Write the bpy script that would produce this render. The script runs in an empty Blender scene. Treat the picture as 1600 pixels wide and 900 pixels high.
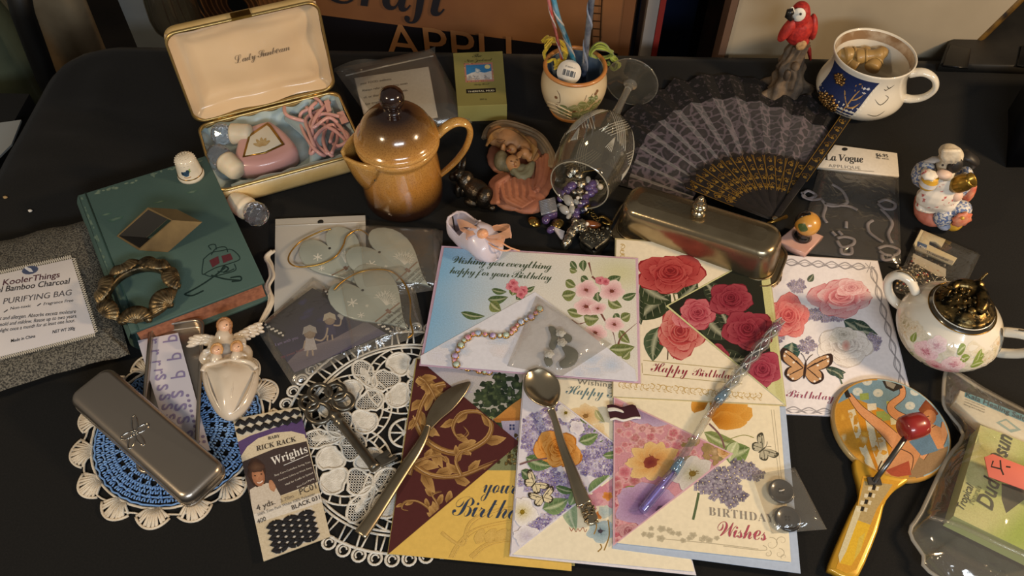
import bpy, math, random
from mathutils import Vector, Matrix, noise
from mathutils.geometry import tessellate_polygon
SC = bpy.context.scene
COL = SC.collection
R = random.Random(11)
pi = math.pi
# ---------------------------------------------------------------- camera, world, lamps, exposure
FOC, PITCH, ROLL, CAMH = 1300.0, math.radians(52.5), math.radians(1.0), 0.60
CAMY = -CAMH / math.tan(PITCH)
cam = bpy.data.cameras.new('camera')
cam.sensor_width = 36.0
cam.lens = FOC * 36.0 / 1600.0
cam.clip_start = 0.01
cam_ob = bpy.data.objects.new('camera', cam)
COL.objects.link(cam_ob)
cam_ob.matrix_world = Matrix.Translation((0, CAMY, CAMH)) @ Matrix.Rotation(pi / 2 - PITCH, 4, 'X') @ Matrix.Rotation(ROLL, 4, 'Z')
SC.camera = cam_ob
world = bpy.data.worlds.new('room_light')
SC.world = world
world.use_nodes = True
world.node_tree.nodes['Background'].inputs[0].default_value = (1.0, 0.92, 0.82, 1)
world.node_tree.nodes['Background'].inputs[1].default_value = 0.14

def lamp(name, kind, loc, target, power, color, size=0.1, size_y=None, spot=None):
    d = bpy.data.lights.new(name, kind)
    d.energy = power
    d.color = color
    if kind == 'AREA':
        d.shape = 'RECTANGLE' if size_y else 'DISK'
        d.size = size
        if size_y: d.size_y = size_y
    else:
        d.shadow_soft_size = size
    o = bpy.data.objects.new(name, d)
    COL.objects.link(o)
    o.location = loc
    o.rotation_euler = (Vector(target) - Vector(loc)).to_track_quat('-Z', 'Y').to_euler()
    return o
lamp('warm_desk_lamp', 'AREA', (0.85, -0.16, 0.50), (0.0, 0.04, 0), 6.0, (1.0, 0.70, 0.40), 0.11)
lamp('cool_window', 'AREA', (0.28, -1.30, 0.86), (0.0, 0.1, 0), 12.0, (0.84, 0.92, 1.0), 0.75, 0.2)
lamp('warm_floor_lamp', 'AREA', (-0.75, -0.55, 0.75), (0.0, 0.30, 0.05), 4.2, (1.0, 0.76, 0.48), 0.14)
SC.view_settings.view_transform = 'Standard'
SC.view_settings.look = 'None'
SC.view_settings.gamma = 1.0
SC.view_settings.use_curve_mapping = False
SC.view_settings.exposure = 0.0

# ---------------------------------------------------------------- helpers
def T(px, py, z=0.0):
    """the point at height z that the photograph shows at pixel (px, py)"""
    x, y = px - 800.0, 450.0 - py
    c, s = math.cos(ROLL), math.sin(ROLL)
    x, y = c * x - s * y, s * x + c * y
    cp, sp = math.cos(PITCH), math.sin(PITCH)
    d = Vector((x, FOC * cp + y * sp, -FOC * sp + y * cp))
    t = (z - CAMH) / d.z
    return Vector((d.x * t, d.y * t + CAMY, z))

def TY(px, py, y0):
    """the point on the upright plane y = y0"""
    a, b = T(px, py, 0), Vector((0, CAMY, CAMH))
    t = (y0 - b.y) / (a.y - b.y)
    return b + (a - b) * t

def S(px, py, z=0.0):
    return (T(px + 5, py, z) - T(px - 5, py, z)).length / 10.0

LC = {}
def lin(c):
    if isinstance(c, str) and c in LC: return LC[c]
    if isinstance(c, str):
        c = c.lstrip('#')
        c = tuple(int(c[i:i + 2], 16) / 255.0 for i in (0, 2, 4))
        LC['#%02x%02x%02x' % tuple(round(v * 255) for v in c)] = r = tuple(v / 12.92 if v < 0.04045 else ((v + 0.055) / 1.055) ** 2.4 for v in c)
        return r
    return tuple(c)[:3]

def mixc(a, b, t):
    a, b = lin(a), lin(b)
    return tuple(a[i] + (b[i] - a[i]) * t for i in range(3))

MATS = {}
def mat(name, col='#808080', rough=0.5, metal=0.0, c2=None, ns=40, nlo=0.35, nhi=0.65, bump=0.0, bs=300, trans=0.0, ior=1.45, alpha=1.0, coat=0.0, vcol=False, sheen=0.0, spec=0.5, sss=0.0, tex='noise', rvar=0.0):
    if name in MATS: return MATS[name]
    m = bpy.data.materials.new(name)
    m.use_nodes = True
    nt = m.node_tree
    b = nt.nodes['Principled BSDF']
    N, L = nt.nodes.new, nt.links.new
    b.inputs['Base Color'].default_value = (*lin(col), 1)
    b.inputs['Roughness'].default_value = rough
    b.inputs['Metallic'].default_value = metal
    b.inputs['Transmission Weight'].default_value = trans
    b.inputs['IOR'].default_value = ior
    b.inputs['Alpha'].default_value = alpha
    b.inputs['Coat Weight'].default_value = coat
    b.inputs['Coat Roughness'].default_value = 0.08
    b.inputs['Specular IOR Level'].default_value = spec
    b.inputs['Sheen Weight'].default_value = sheen
    if sss:
        b.inputs['Subsurface Weight'].default_value = sss
        b.inputs['Subsurface Scale'].default_value = 0.004
    tc = N('ShaderNodeTexCoord')
    src = None
    if vcol:
        a = N('ShaderNodeAttribute'); a.attribute_name = 'Col'
        src = a.outputs['Color']
    if c2 is not None:
        if tex == 'voronoi':
            t = N('ShaderNodeTexVoronoi'); t.inputs['Scale'].default_value = ns; fo = t.outputs['Distance']
        elif tex == 'wave':
            t = N('ShaderNodeTexWave'); t.inputs['Scale'].default_value = ns; t.inputs['Distortion'].default_value = 3; fo = t.outputs['Fac']
        else:
            t = N('ShaderNodeTexNoise'); t.inputs['Scale'].default_value = ns; t.inputs['Detail'].default_value = 5; fo = t.outputs['Fac']
        L(tc.outputs['Object'], t.inputs['Vector'])
        r = N('ShaderNodeMapRange'); r.inputs[1].default_value = nlo; r.inputs[2].default_value = nhi
        L(fo, r.inputs[0])
        mx = N('ShaderNodeMix'); mx.data_type = 'RGBA'
        L(r.outputs[0], mx.inputs['Factor'])
        if src is not None:
            mx.blend_type = 'MULTIPLY'
            L(src, mx.inputs['A'])
        else:
            mx.inputs['A'].default_value = (*lin(col), 1)
        mx.inputs['B'].default_value = (*lin(c2), 1)
        src = mx.outputs['Result']
        if rvar:
            r2 = N('ShaderNodeMapRange'); r2.inputs[1].default_value = nlo; r2.inputs[2].default_value = nhi
            r2.inputs[3].default_value = rough; r2.inputs[4].default_value = rough + rvar
            L(fo, r2.inputs[0]); L(r2.outputs[0], b.inputs['Roughness'])
    if src is not None:
        L(src, b.inputs['Base Color'])
    if bump:
        t = N('ShaderNodeTexNoise'); t.inputs['Scale'].default_value = bs; t.inputs['Detail'].default_value = 4
        L(tc.outputs['Object'], t.inputs['Vector'])
        bp = N('ShaderNodeBump'); bp.inputs['Strength'].default_value = bump; bp.inputs['Distance'].default_value = 0.001
        L(t.outputs['Fac'], bp.inputs['Height']); L(bp.outputs[0], b.inputs['Normal'])
    MATS[name] = m
    return m

def film(name, tint='#ffffff', haze=0.08, hcol='#c8c4bc', rough=0.12, wr=0.5, ws=45, gloss=1.0):
    """thin clear plastic: mostly see-through, a milky haze and a wrinkled gloss"""
    if name in MATS: return MATS[name]
    m = bpy.data.materials.new(name); m.use_nodes = True
    nt = m.node_tree; nt.nodes.clear(); N, L = nt.nodes.new, nt.links.new
    out = N('ShaderNodeOutputMaterial')
    tr = N('ShaderNodeBsdfTransparent'); tr.inputs[0].default_value = (*lin(tint), 1)
    df = N('ShaderNodeBsdfDiffuse'); df.inputs[0].default_value = (*lin(hcol), 1)
    gl = N('ShaderNodeBsdfGlossy'); gl.inputs['Roughness'].default_value = rough
    tc = N('ShaderNodeTexCoord')
    t = N('ShaderNodeTexNoise'); t.inputs['Scale'].default_value = ws; t.inputs['Detail'].default_value = 3; t.inputs['Distortion'].default_value = 1.0
    L(tc.outputs['Object'], t.inputs['Vector'])
    bp = N('ShaderNodeBump'); bp.inputs['Strength'].default_value = wr; bp.inputs['Distance'].default_value = 0.004
    L(t.outputs['Fac'], bp.inputs['Height']); L(bp.outputs[0], gl.inputs['Normal'])
    m1 = N('ShaderNodeMixShader'); m1.inputs[0].default_value = haze
    L(tr.outputs[0], m1.inputs[1]); L(df.outputs[0], m1.inputs[2])
    fr = N('ShaderNodeLayerWeight'); L(bp.outputs[0], fr.inputs['Normal'])
    mu = N('ShaderNodeMapRange'); mu.inputs[1].default_value = .25; mu.inputs[2].default_value = 1.0; mu.inputs[3].default_value = .035 * gloss; mu.inputs[4].default_value = min(.6, .22 * gloss); L(fr.outputs['Facing'], mu.inputs[0])
    m2 = N('ShaderNodeMixShader'); L(mu.outputs[0], m2.inputs[0])
    L(m1.outputs[0], m2.inputs[1]); L(gl.outputs[0], m2.inputs[2]); L(m2.outputs[0], out.inputs[0])
    MATS[name] = m
    return m

class MB:
    """collects shapes for ONE mesh"""
    def __init__(s): s.v = []; s.f = []; s.c = []; s.has = False; s.flat = set()
    def add(s, vs, fs, col=None, flat=False, M=None):
        b = len(s.v)
        s.v += [(M @ Vector(v)) if M else Vector(v) for v in vs]
        n0 = len(s.f)
        s.f += [tuple(i + b for i in f) for f in fs]
        if flat: s.flat.update(range(n0, len(s.f)))
        if col is None: s.c += [(1, 1, 1)] * len(vs)
        else:
            s.has = True
            if isinstance(col, list): s.c += [lin(c) for c in col]
            else: s.c += [lin(col)] * len(vs)
        return s
    def box(s, c, sz, M=None, col=None):
        x, y, z = (k / 2 for k in sz); c = Vector(c)
        vs = [c + Vector((a * x, b * y, d * z)) for d in (-1, 1) for b in (-1, 1) for a in (-1, 1)]
        return s.add(vs, [(0, 2, 3, 1), (4, 5, 7, 6), (0, 1, 5, 4), (2, 6, 7, 3), (0, 4, 6, 2), (1, 3, 7, 5)], col, True, M)
    def hexa(s, bot, top, col=None):
        return s.add(list(bot) + list(top), [(3, 2, 1, 0), (4, 5, 6, 7), (0, 1, 5, 4), (1, 2, 6, 5), (2, 3, 7, 6), (3, 0, 4, 7)], col, True)
    def tube(s, pts, r, n=8, closed=False, col=None, flatten=1.0):
        pts = [Vector(p) for p in pts]; N = len(pts)
        rr = r if isinstance(r, (list, tuple)) else [r] * N
        vs, fs = [], []; up = None
        for i in range(N):
            a = pts[(i - 1) % N] if (closed or i > 0) else pts[0]
            b = pts[(i + 1) % N] if (closed or i < N - 1) else pts[-1]
            t = (b - a)
            t = t.normalized() if t.length > 1e-9 else Vector((0, 0, 1))
            if up is None: up = Vector((0, 0, 1)) if abs(t.z) < 0.9 else Vector((1, 0, 0))
            x = up.cross(t)
            x = x.normalized() if x.length > 1e-6 else t.orthogonal().normalized()
            y = t.cross(x); up = y
            for k in range(n):
                an = 2 * pi * k / n
                vs.append(pts[i] + (x * math.cos(an) + y * math.sin(an) * flatten) * rr[i])
        m = N if closed else N - 1
        for i in range(m):
            j = (i + 1) % N
            for k in range(n):
                fs.append((i * n + k, i * n + (k + 1) % n, j * n + (k + 1) % n, j * n + k))
        if not closed: fs += [tuple(reversed(range(n))), tuple(range((N - 1) * n, N * n))]
        return s.add(vs, fs, col)
    def lathe(s, prof, n=32, M=None, col=None, cap=True):
        vs, fs, cs = [], [], []
        for i, (r, z) in enumerate(prof):
            for k in range(n):
                a = 2 * pi * k / n; vs.append((r * math.cos(a), r * math.sin(a), z))
                if isinstance(col, list): cs.append(col[i])
        for i in range(len(prof) - 1):
            for k in range(n):
                fs.append((i * n + k, i * n + (k + 1) % n, (i + 1) * n + (k + 1) % n, (i + 1) * n + k))
        if cap:
            if prof[0][0] > 1e-6: fs.append(tuple(reversed(range(n))))
            if prof[-1][0] > 1e-6: fs.append(tuple(range((len(prof) - 1) * n, len(prof) * n)))
        return s.add(vs, fs, cs if cs else col, False, M)
    def ell(s, c, r, M=None, nu=14, nv=8, col=None, fn=None):
        if not isinstance(r, (tuple, list)): r = (r, r, r)
        c = Vector(c); vs, fs = [], []
        for i in range(nv + 1):
            th = pi * i / nv
            for k in range(nu):
                a = 2 * pi * k / nu
                d = Vector((math.sin(th) * math.cos(a), math.sin(th) * math.sin(a), math.cos(th)))
                q = fn(d) if fn else 1.0
                p = Vector((d.x * r[0], d.y * r[1], d.z * r[2])) * q
                vs.append(c + ((M @ p) if M else p))
        for i in range(nv):
            for k in range(nu):
                fs.append((i * nu + k, (i + 1) * nu + k, (i + 1) * nu + (k + 1) % nu, i * nu + (k + 1) % nu))
        return s.add(vs, fs, col)
    def slab(s, out, z0, z1, bev=0.0, col=None, nb=2, M=None):
        """outline (xy points, counter-clockwise) extruded z0..z1 with a rounded top rim; a bevel insets toward the centre line"""
        out = [Vector((p[0], p[1])) for p in out]; n = len(out)
        ar = sum(out[i].x * out[(i + 1) % n].y - out[(i + 1) % n].x * out[i].y for i in range(n))
        if ar < 0: out.reverse()
        def inset(d):
            r = []
            for i in range(n):
                a, b, c = out[i - 1], out[i], out[(i + 1) % n]
                e1, e2 = (b - a), (c - b)
                e1 = e1.normalized() if e1.length > 1e-9 else e2.normalized()
                e2 = e2.normalized() if e2.length > 1e-9 else e1
                n1, n2 = Vector((-e1.y, e1.x)), Vector((-e2.y, e2.x))
                m = n1 + n2
                m = m / max(m.length_squared, 0.3) * 2 if m.length > 1e-6 else n1
                r.append(b + m * d)
            return r
        loops = [(0, z0), (0, z1 - bev)]
        if bev:
            loops += [(bev * (1 - math.cos(pi / 2 * k / nb)), z1 - bev + bev * math.sin(pi / 2 * k / nb)) for k in range(1, nb + 1)]
        vs, fs = [], []
        for d, z in loops:
            vs += [(p.x, p.y, z) for p in (inset(d) if d else out)]
        for i in range(len(loops) - 1):
            for k in range(n):
                fs.append((i * n + k, i * n + (k + 1) % n, (i + 1) * n + (k + 1) % n, (i + 1) * n + k))
        fs.append(tuple(reversed(range(n)))); fs.append(tuple(range((len(loops) - 1) * n, len(loops) * n)))
        return s.add(vs, fs, col, bev == 0, M)
    def sheet(s, fn, nu, nv, col=None, closeu=False):
        vs = [fn(i / (nu if closeu else nu), j / nv) for j in range(nv + 1) for i in range(nu + (0 if closeu else 1))]
        w = nu + (0 if closeu else 1); fs = []
        for j in range(nv):
            for i in range(nu):
                i2 = (i + 1) % w
                fs.append((j * w + i, j * w + i2, (j + 1) * w + i2, (j + 1) * w + i))
        cs = None
        if callable(col): cs = [col(i / nu, j / nv) for j in range(nv + 1) for i in range(w)]
        return s.add(vs, fs, cs if cs else col)

def mesh(mb, name, m, off):
    me = bpy.data.meshes.new(name)
    me.from_pydata([v - off for v in mb.v], [], mb.f)
    if mb.has:
        a = me.color_attributes.new('Col', 'FLOAT_COLOR', 'POINT')
        a.data.foreach_set('color', [x for c in mb.c for x in (*c, 1.0)])
    me.polygons.foreach_set('use_smooth', [i not in mb.flat for i in range(len(mb.f))])
    if m: me.materials.append(m)
    me.update()
    return me

def wloc(p):
    v = Vector((0, 0, 0))
    while p is not None: v += p.location; p = p.parent
    return v

def obj(name, mb, m, parent=None, loc=None, kind=None, label=None, remesh=None, solid=None, sub=None):
    """ONE mesh object, shapes given in world coordinates"""
    base = wloc(parent) if parent else (Vector(loc) if loc is not None else Vector((0, 0, 0)))
    o = bpy.data.objects.new(name, mesh(mb, name, m, base))
    COL.objects.link(o)
    if parent: o.parent = parent
    else: o.location = base
    if kind: o['kind'] = kind
    if label: o['label'] = label
    if remesh:
        md = o.modifiers.new('skin', 'REMESH'); md.mode = 'VOXEL'; md.voxel_size = remesh; md.use_smooth_shade = True
        ms = o.modifiers.new('soft', 'SMOOTH'); ms.factor = 0.5; ms.iterations = 2
    if solid:
        md = o.modifiers.new('thick', 'SOLIDIFY'); md.thickness = solid; md.offset = 0
    if sub:
        md = o.modifiers.new('sub', 'SUBSURF'); md.levels = sub; md.render_levels = sub
    return o

def tag(o, label, cat, group=None):
    o['label'] = label; o['category'] = cat
    if group: o['group'] = group
    return o

def thing(name, label, cat, loc, group=None):
    o = bpy.data.objects.new(name, None)
    o.empty_display_size = 0.01
    COL.objects.link(o); o.location = loc
    return tag(o, label, cat, group)

def rot_to(d, up=Vector((0, 0, 1))):
    """matrix whose z axis runs along d"""
    z = Vector(d).normalized()
    x = up.cross(z)
    x = x.normalized() if x.length > 1e-5 else z.orthogonal().normalized()
    y = z.cross(x)
    return Matrix((x, y, z)).transposed().to_4x4()

def frame(O, X, Y, Z):
    m = Matrix((Vector(X), Vector(Y), Vector(Z))).transposed().to_4x4()
    m.translation = Vector(O)
    return m

def rrect(w, d, r, n=5, cx=0, cy=0):
    pts = []
    for sx, sy, a0 in ((1, 1, 0), (-1, 1, 90), (-1, -1, 180), (1, -1, 270)):
        for k in range(n + 1):
            a = math.radians(a0 + 90 * k / n)
            pts.append((cx + sx * (w / 2 - r) + r * math.cos(a), cy + sy * (d / 2 - r) + r * math.sin(a)))
    return pts

def spline(pts, per=6, closed=False):
    """Catmull-Rom through points (tuples of any length)"""
    P = [Vector(p) for p in pts]; n = len(P); out = []
    rng = range(n) if closed else range(n - 1)
    for i in rng:
        g = (lambda k: P[k % n]) if closed else (lambda k: P[max(0, min(n - 1, k))])
        p0, p1, p2, p3 = g(i - 1), g(i), g(i + 1), g(i + 2)
        for k in range(per):
            t = k / per
            out.append(0.5 * ((2 * p1) + (p2 - p0) * t + (2 * p0 - 5 * p1 + 4 * p2 - p3) * t * t + (3 * p1 - p0 - 3 * p2 + p3) * t ** 3))
    if not closed: out.append(P[-1])
    return out

def pxs(pts, z=0.0):
    return [T(p[0], p[1], p[2] if len(p) > 2 else z) for p in pts]

# ---------------------------------------------------------------- lettering (kept as text curves, fitted after all are made)
ST = {'bold': (0x1D400, 0x1D41A), 'ital': (0x1D434, 0x1D44E), 'boldital': (0x1D468, 0x1D482), 'script': (0x1D4D0, 0x1D4EA), 'thin': (0x1D49C, 0x1D4B6), 'sansital': (0x1D608, 0x1D622), 'sansbold': (0x1D5D4, 0x1D5EE), 'sbi': (0x1D63C, 0x1D656), 'mono': (0x1D670, 0x1D68A)}
HOLES = {'thin': dict(zip('BEFHILMRego', '\u212c\u2130\u2131\u210b\u2110\u2112\u2133\u211b\u212f\u210a\u2134')), 'ital': {'h': '\u210e'}}
def styled(s, st):
    if st not in ST: return s
    U, l = ST[st]; H = HOLES.get(st, {})
    return ''.join(H.get(c) or (chr(U + ord(c) - 65) if 'A' <= c <= 'Z' else chr(l + ord(c) - 97) if 'a' <= c <= 'z' else c) for c in s)
TEXTS = []
def text(body, p0, p1, z, m, parent, st='sans', hs=1.0, sp=1.0, lsp=1.0, world=None, name='lettering', shear=0.0, ext=0.00004, bold=0.0):
    if st == 'script' and bold == 0: bold = -.010
    if st == 'sansbold': st, bold = 'plain', .009
    cu = bpy.data.curves.new(name, 'FONT')
    cu.body = styled(body, st); cu.size = 1.0; cu.space_character = sp; cu.space_line = lsp; cu.shear = shear
    cu.resolution_u = 3; cu.fill_mode = 'FRONT'; cu.offset = bold
    cu.materials.append(m)
    o = bpy.data.objects.new(name, cu); COL.objects.link(o); o.parent = parent
    if world: O, X, U = (Vector(v) for v in world)
    else:
        O = T(p0[0], p0[1], z); X = T(p1[0], p1[1], z) - O; U = Vector((0, 0, 1)).cross(X)
    TEXTS.append((o, O, X, U.normalized(), hs))
    return o
def fit_texts():
    bpy.context.view_layer.update()
    for o, O, X, U, hs in TEXTS:
        xs = [c[0] for c in o.bound_box]
        w = max(max(xs) - min(xs), 1e-4); s = X.length / w
        xd = X.normalized(); zd = xd.cross(U).normalized(); yd = zd.cross(xd)
        M = frame(O - xd * min(xs) * s, xd * s, yd * s * hs, zd * s)
        o.matrix_basis = Matrix.Translation(-wloc(o.parent)) @ M
    dg = bpy.context.evaluated_depsgraph_get()
    made = [(bpy.data.meshes.new_from_object(o.evaluated_get(dg), depsgraph=dg), o.parent, o.matrix_basis.copy(), o.name) for o, *_ in TEXTS]
    bpy.data.batch_remove([o.data for o, *_ in TEXTS])                   # the curves become plain meshes
    for me, par, mb_, nm in made:
        q = bpy.data.objects.new(nm, me); COL.objects.link(q); q.parent = par; q.matrix_basis = mb_

# ---------------------------------------------------------------- flat print: coloured shapes on paper, drawn in order
PRINT = mat('printed_ink', '#ffffff', 0.42, vcol=True, c2='#e8e4de', ns=900, nlo=0.3, nhi=0.75, spec=0.35)
class Print:
    def __init__(s, z, proj=None, step=5e-7):
        s.mb = MB(); s.z = z; s.step = step; s.proj = proj or (lambda x, y, z: T(x, y, z)); s.clip = None
    def up(s): s.z += s.step
    def P(s, x, y): return s.proj(x, y, s.z)
    def inside(s, x, y):
        c = s.clip
        if not c: return True
        r = False; j = len(c) - 1
        for i in range(len(c)):
            if (c[i][1] > y) != (c[j][1] > y) and x < (c[j][0] - c[i][0]) * (y - c[i][1]) / (c[j][1] - c[i][1]) + c[i][0]: r = not r
            j = i
        return r
    def cut(s, pts, cols):
        """clip a convex piece to the convex clip outline"""
        if not s.clip: return pts, cols
        c = s.clip; ar = sum(c[i][0] * c[(i + 1) % len(c)][1] - c[(i + 1) % len(c)][0] * c[i][1] for i in range(len(c)))
        sg = 1 if ar > 0 else -1
        for i in range(len(c)):
            a, b = c[i], c[(i + 1) % len(c)]
            d = lambda p: sg * ((b[0] - a[0]) * (p[1] - a[1]) - (b[1] - a[1]) * (p[0] - a[0]))
            np_, nc = [], []
            for k in range(len(pts)):
                p, q = pts[k], pts[(k + 1) % len(pts)]; cp, cq = cols[k], cols[(k + 1) % len(pts)]
                dp, dq = d(p), d(q)
                if dp >= 0: np_.append(p); nc.append(cp)
                if (dp >= 0) != (dq >= 0):
                    t = dp / (dp - dq)
                    np_.append((p[0] + (q[0] - p[0]) * t, p[1] + (q[1] - p[1]) * t)); nc.append(tuple(cp[m] + (cq[m] - cp[m]) * t for m in range(3)))
            pts, cols = np_, nc
            if len(pts) < 3: return [], []
        return pts, cols
    def raw(s, pts, cols):
        pts, cols = s.cut([tuple(p[:2]) for p in pts], [lin(c) for c in cols])
        if len(pts) < 3: return
        a = sum(pts[i][0] * pts[(i + 1) % len(pts)][1] - pts[(i + 1) % len(pts)][0] * pts[i][1] for i in range(len(pts)))
        if a > 0: pts, cols = pts[::-1], cols[::-1]
        s.mb.add([s.P(*p) for p in pts], [tuple(range(len(pts)))], cols)
    def poly(s, pts, col):
        s.up(); pts = [tuple(p[:2]) for p in pts]
        cols = col if isinstance(col, list) else [col] * len(pts)
        if not s.clip:
            s.raw(pts, cols); return
        tri = tessellate_polygon([[Vector((p[0], p[1], 0)) for p in pts]])
        for t in tri: s.raw([pts[i] for i in t], [cols[i] for i in t])
    def grid(s, f, cf, nu, nv):
        s.up()
        for j in range(nv):
            for i in range(nu):
                q = [(i, j), (i + 1, j), (i + 1, j + 1), (i, j + 1)]
                s.raw([f(a / nu, b / nv) for a, b in q], [cf(a / nu, b / nv) for a, b in q])
    def blob(s, cx, cy, rx, ry, cin, cout, rot=0, n=14, ruf=0.0):
        s.up(); ca, sa = math.cos(rot), math.sin(rot); o = []
        for k in range(n):
            a = 2 * pi * k / n; q = 1 + R.uniform(-ruf, ruf)
            x, y = rx * q * math.cos(a), ry * q * math.sin(a); o.append((cx + x * ca - y * sa, cy + x * sa + y * ca))
        for k in range(n): s.raw([(cx, cy), o[k], o[(k + 1) % n]], [cin, cout, cout])
    def stroke(s, pts, w, col, taper=False, per=5, smooth=True):
        s.up(); P = spline(pts, per) if smooth and len(pts) > 2 else [Vector(p) for p in pts]
        n = len(P); L, Rr = [], []
        for i in range(n):
            d = (P[min(n - 1, i + 1)] - P[max(0, i - 1)]); d = Vector((d.x, d.y))
            d = d.normalized() if d.length > 1e-9 else Vector((1, 0))
            q = w / 2 * (math.sin(pi * (i + 0.3) / (n - 0.4)) * 0.85 + 0.15 if taper is True else (1 - i / (n - 1)) * 0.9 + 0.1 if taper == 'end' else 1)
            L.append((P[i].x - d.y * q, P[i].y + d.x * q)); Rr.append((P[i].x + d.y * q, P[i].y - d.x * q))
        for i in range(n - 1): s.raw([L[i], L[i + 1], Rr[i + 1], Rr[i]], [col] * 4)
    def petal(s, bx, by, ang, ln, w, cin, cmid, cout, ruf=0.06, tip=0.55, sq=1.0, nu=4, nv=4):
        ca, sa = math.cos(ang), math.sin(ang)
        rf = [1 + R.uniform(-ruf, ruf) for _ in range(nu + 1)]
        def f(u, v):
            k = min(nu, int(round(u * nu))); a = u * 2 - 1
            wd = w * (math.sin(pi * min(1, (v ** tip) * 0.78 + 0.02)) if v < 1 else 0.62)
            x = ln * v * (1 - 0.16 * a * a * v) * (rf[k] if v > 0.9 else 1); y = a * wd
            X, Y = x * ca - y * sa, x * sa + y * ca
            return (bx + X, by + Y * sq)
        def c(u, v):
            b = mixc(cin, cmid, v * 2) if v < 0.5 else mixc(cmid, cout, v * 2 - 1)
            return mixc(b, cout, 0.45 * abs(u * 2 - 1) ** 2)
        s.grid(f, c, nu, nv)
    def flower(s, cx, cy, r, n, cin, cmid, cout, rot=0, sq=0.8, w=0.62, eye=None, edge=None):
        w *= .74 if n > 4 else .85
        for k in range(n):
            a = rot + 2 * pi * k / n + R.uniform(-.12, .12); rr = r * R.uniform(.9, 1.08)
            if edge: s.petal(cx, cy, a, rr * 1.05, rr * w * 1.07, edge, edge, edge, sq=sq, nu=3, nv=3)
            s.petal(cx, cy, a, rr, rr * w, cin, cmid, cout, sq=sq)
        if eye:
            s.blob(cx, cy, r * .16, r * .16 * sq, eye, mixc(eye, '#201008', .45))
            for k in range(7):
                a = R.uniform(0, 6.3); d = r * R.uniform(.2, .34)
                s.stroke([(cx, cy), (cx + d * math.cos(a), cy + d * sq * math.sin(a))], r * .03, mixc(eye, '#402010', .4), smooth=False)
    def crescent(s, cx, cy, r, wd, a0, a1, cd, cm, cl, sq):
        def f(u, v):
            a = a0 + (a1 - a0) * u; q = r - wd * (1 - v) * (math.sin(pi * u) ** .6 if 0 < u < 1 else 0)
            return (cx + q * math.cos(a), cy + q * sq * math.sin(a))
        s.grid(f, lambda u, v: mixc(cd, cm, v * 1.4) if v < .7 else mixc(cm, cl, (v - .7) / .3), 6, 3)
    def rose(s, cx, cy, r, cd, cm, cl, sq=0.85, lay=5, rot=0.0, n=6):
        dk = mixc(cd, '#200808', .25)
        for L, (q, k, w) in enumerate(((1.0, 5, .56), (.80, 5, .5), (.6, 4, .5))):
            for i in range(k):
                a = rot + 2 * pi * (i + .5 * L) / k + R.uniform(-.3, .3); ln = r * q * R.uniform(.82, 1.02)
                m = mixc(cm, cd, R.uniform(0, .3)); l = mixc(cl, cm, R.uniform(0, .5))
                ox, oy = cx + R.uniform(-.05, .05) * r, cy + R.uniform(-.05, .05) * r
                s.petal(ox, oy, a, ln * 1.025, ln * w * 1.06, cd, cd, mixc(cd, cm, .5), ruf=.05, sq=sq, tip=.62, nu=4, nv=2)
                s.petal(ox, oy, a, ln, ln * w, dk, m, l, ruf=.05, sq=sq, tip=.62, nu=4, nv=5)
                for e in (-.3, .05, .34):
                    a2 = a + e; s.stroke([(ox + ln * t_ * math.cos(a2), oy + ln * t_ * sq * math.sin(a2)) for t_ in (.45, .62, .8)], r * .02, mixc(m, cd, .45), True, per=2)
        s.blob(cx, cy, r * .42, r * .42 * sq, dk, mixc(cm, cd, .4), n=12)
        for L in range(lay):
            q = .50 * (1 - L / (lay + .5))
            for i in range(3):
                a = rot + L * 1.1 + i * 2.1 + R.uniform(-.3, .3)
                s.crescent(cx + R.uniform(-.03, .03) * r, cy - .02 * r * L, r * q * R.uniform(.88, 1.05), r * q * .55, a, a + 2.3, dk, mixc(cm, cd, R.uniform(0, .4)), mixc(cl, cm, R.uniform(.1, .6)), sq)
    def leaf(s, x0, y0, x1, y1, w, c1, c2, vein=None):
        dx, dy = x1 - x0, y1 - y0; ln = math.hypot(dx, dy) or 1; nx, ny = -dy / ln, dx / ln
        def f(u, v):
            q = (u * 2 - 1) * w * (math.sin(pi * v ** .8) ** .85 if 0 < v < 1 else 0); b = .08 * ln * math.sin(pi * v)
            return (x0 + dx * v + nx * (q + b), y0 + dy * v + ny * (q + b))
        def c(u, v): return mixc(c1, c2, min(1, abs(u * 2 - 1) * .7 + (.25 if u > .5 else 0))) if abs(u - .5) > .01 else lin(vein or mixc(c2, '#ffffe0', .35))
        s.grid(f, c, 6, 7)
        for k in range(1, 5):
            v = k / 5.5
            for sd in (0.12, .88): s.stroke([f(.5, v), f(sd, v + .12)], w * .035, mixc(c1, '#e8e8c0', .35), smooth=False)
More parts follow.
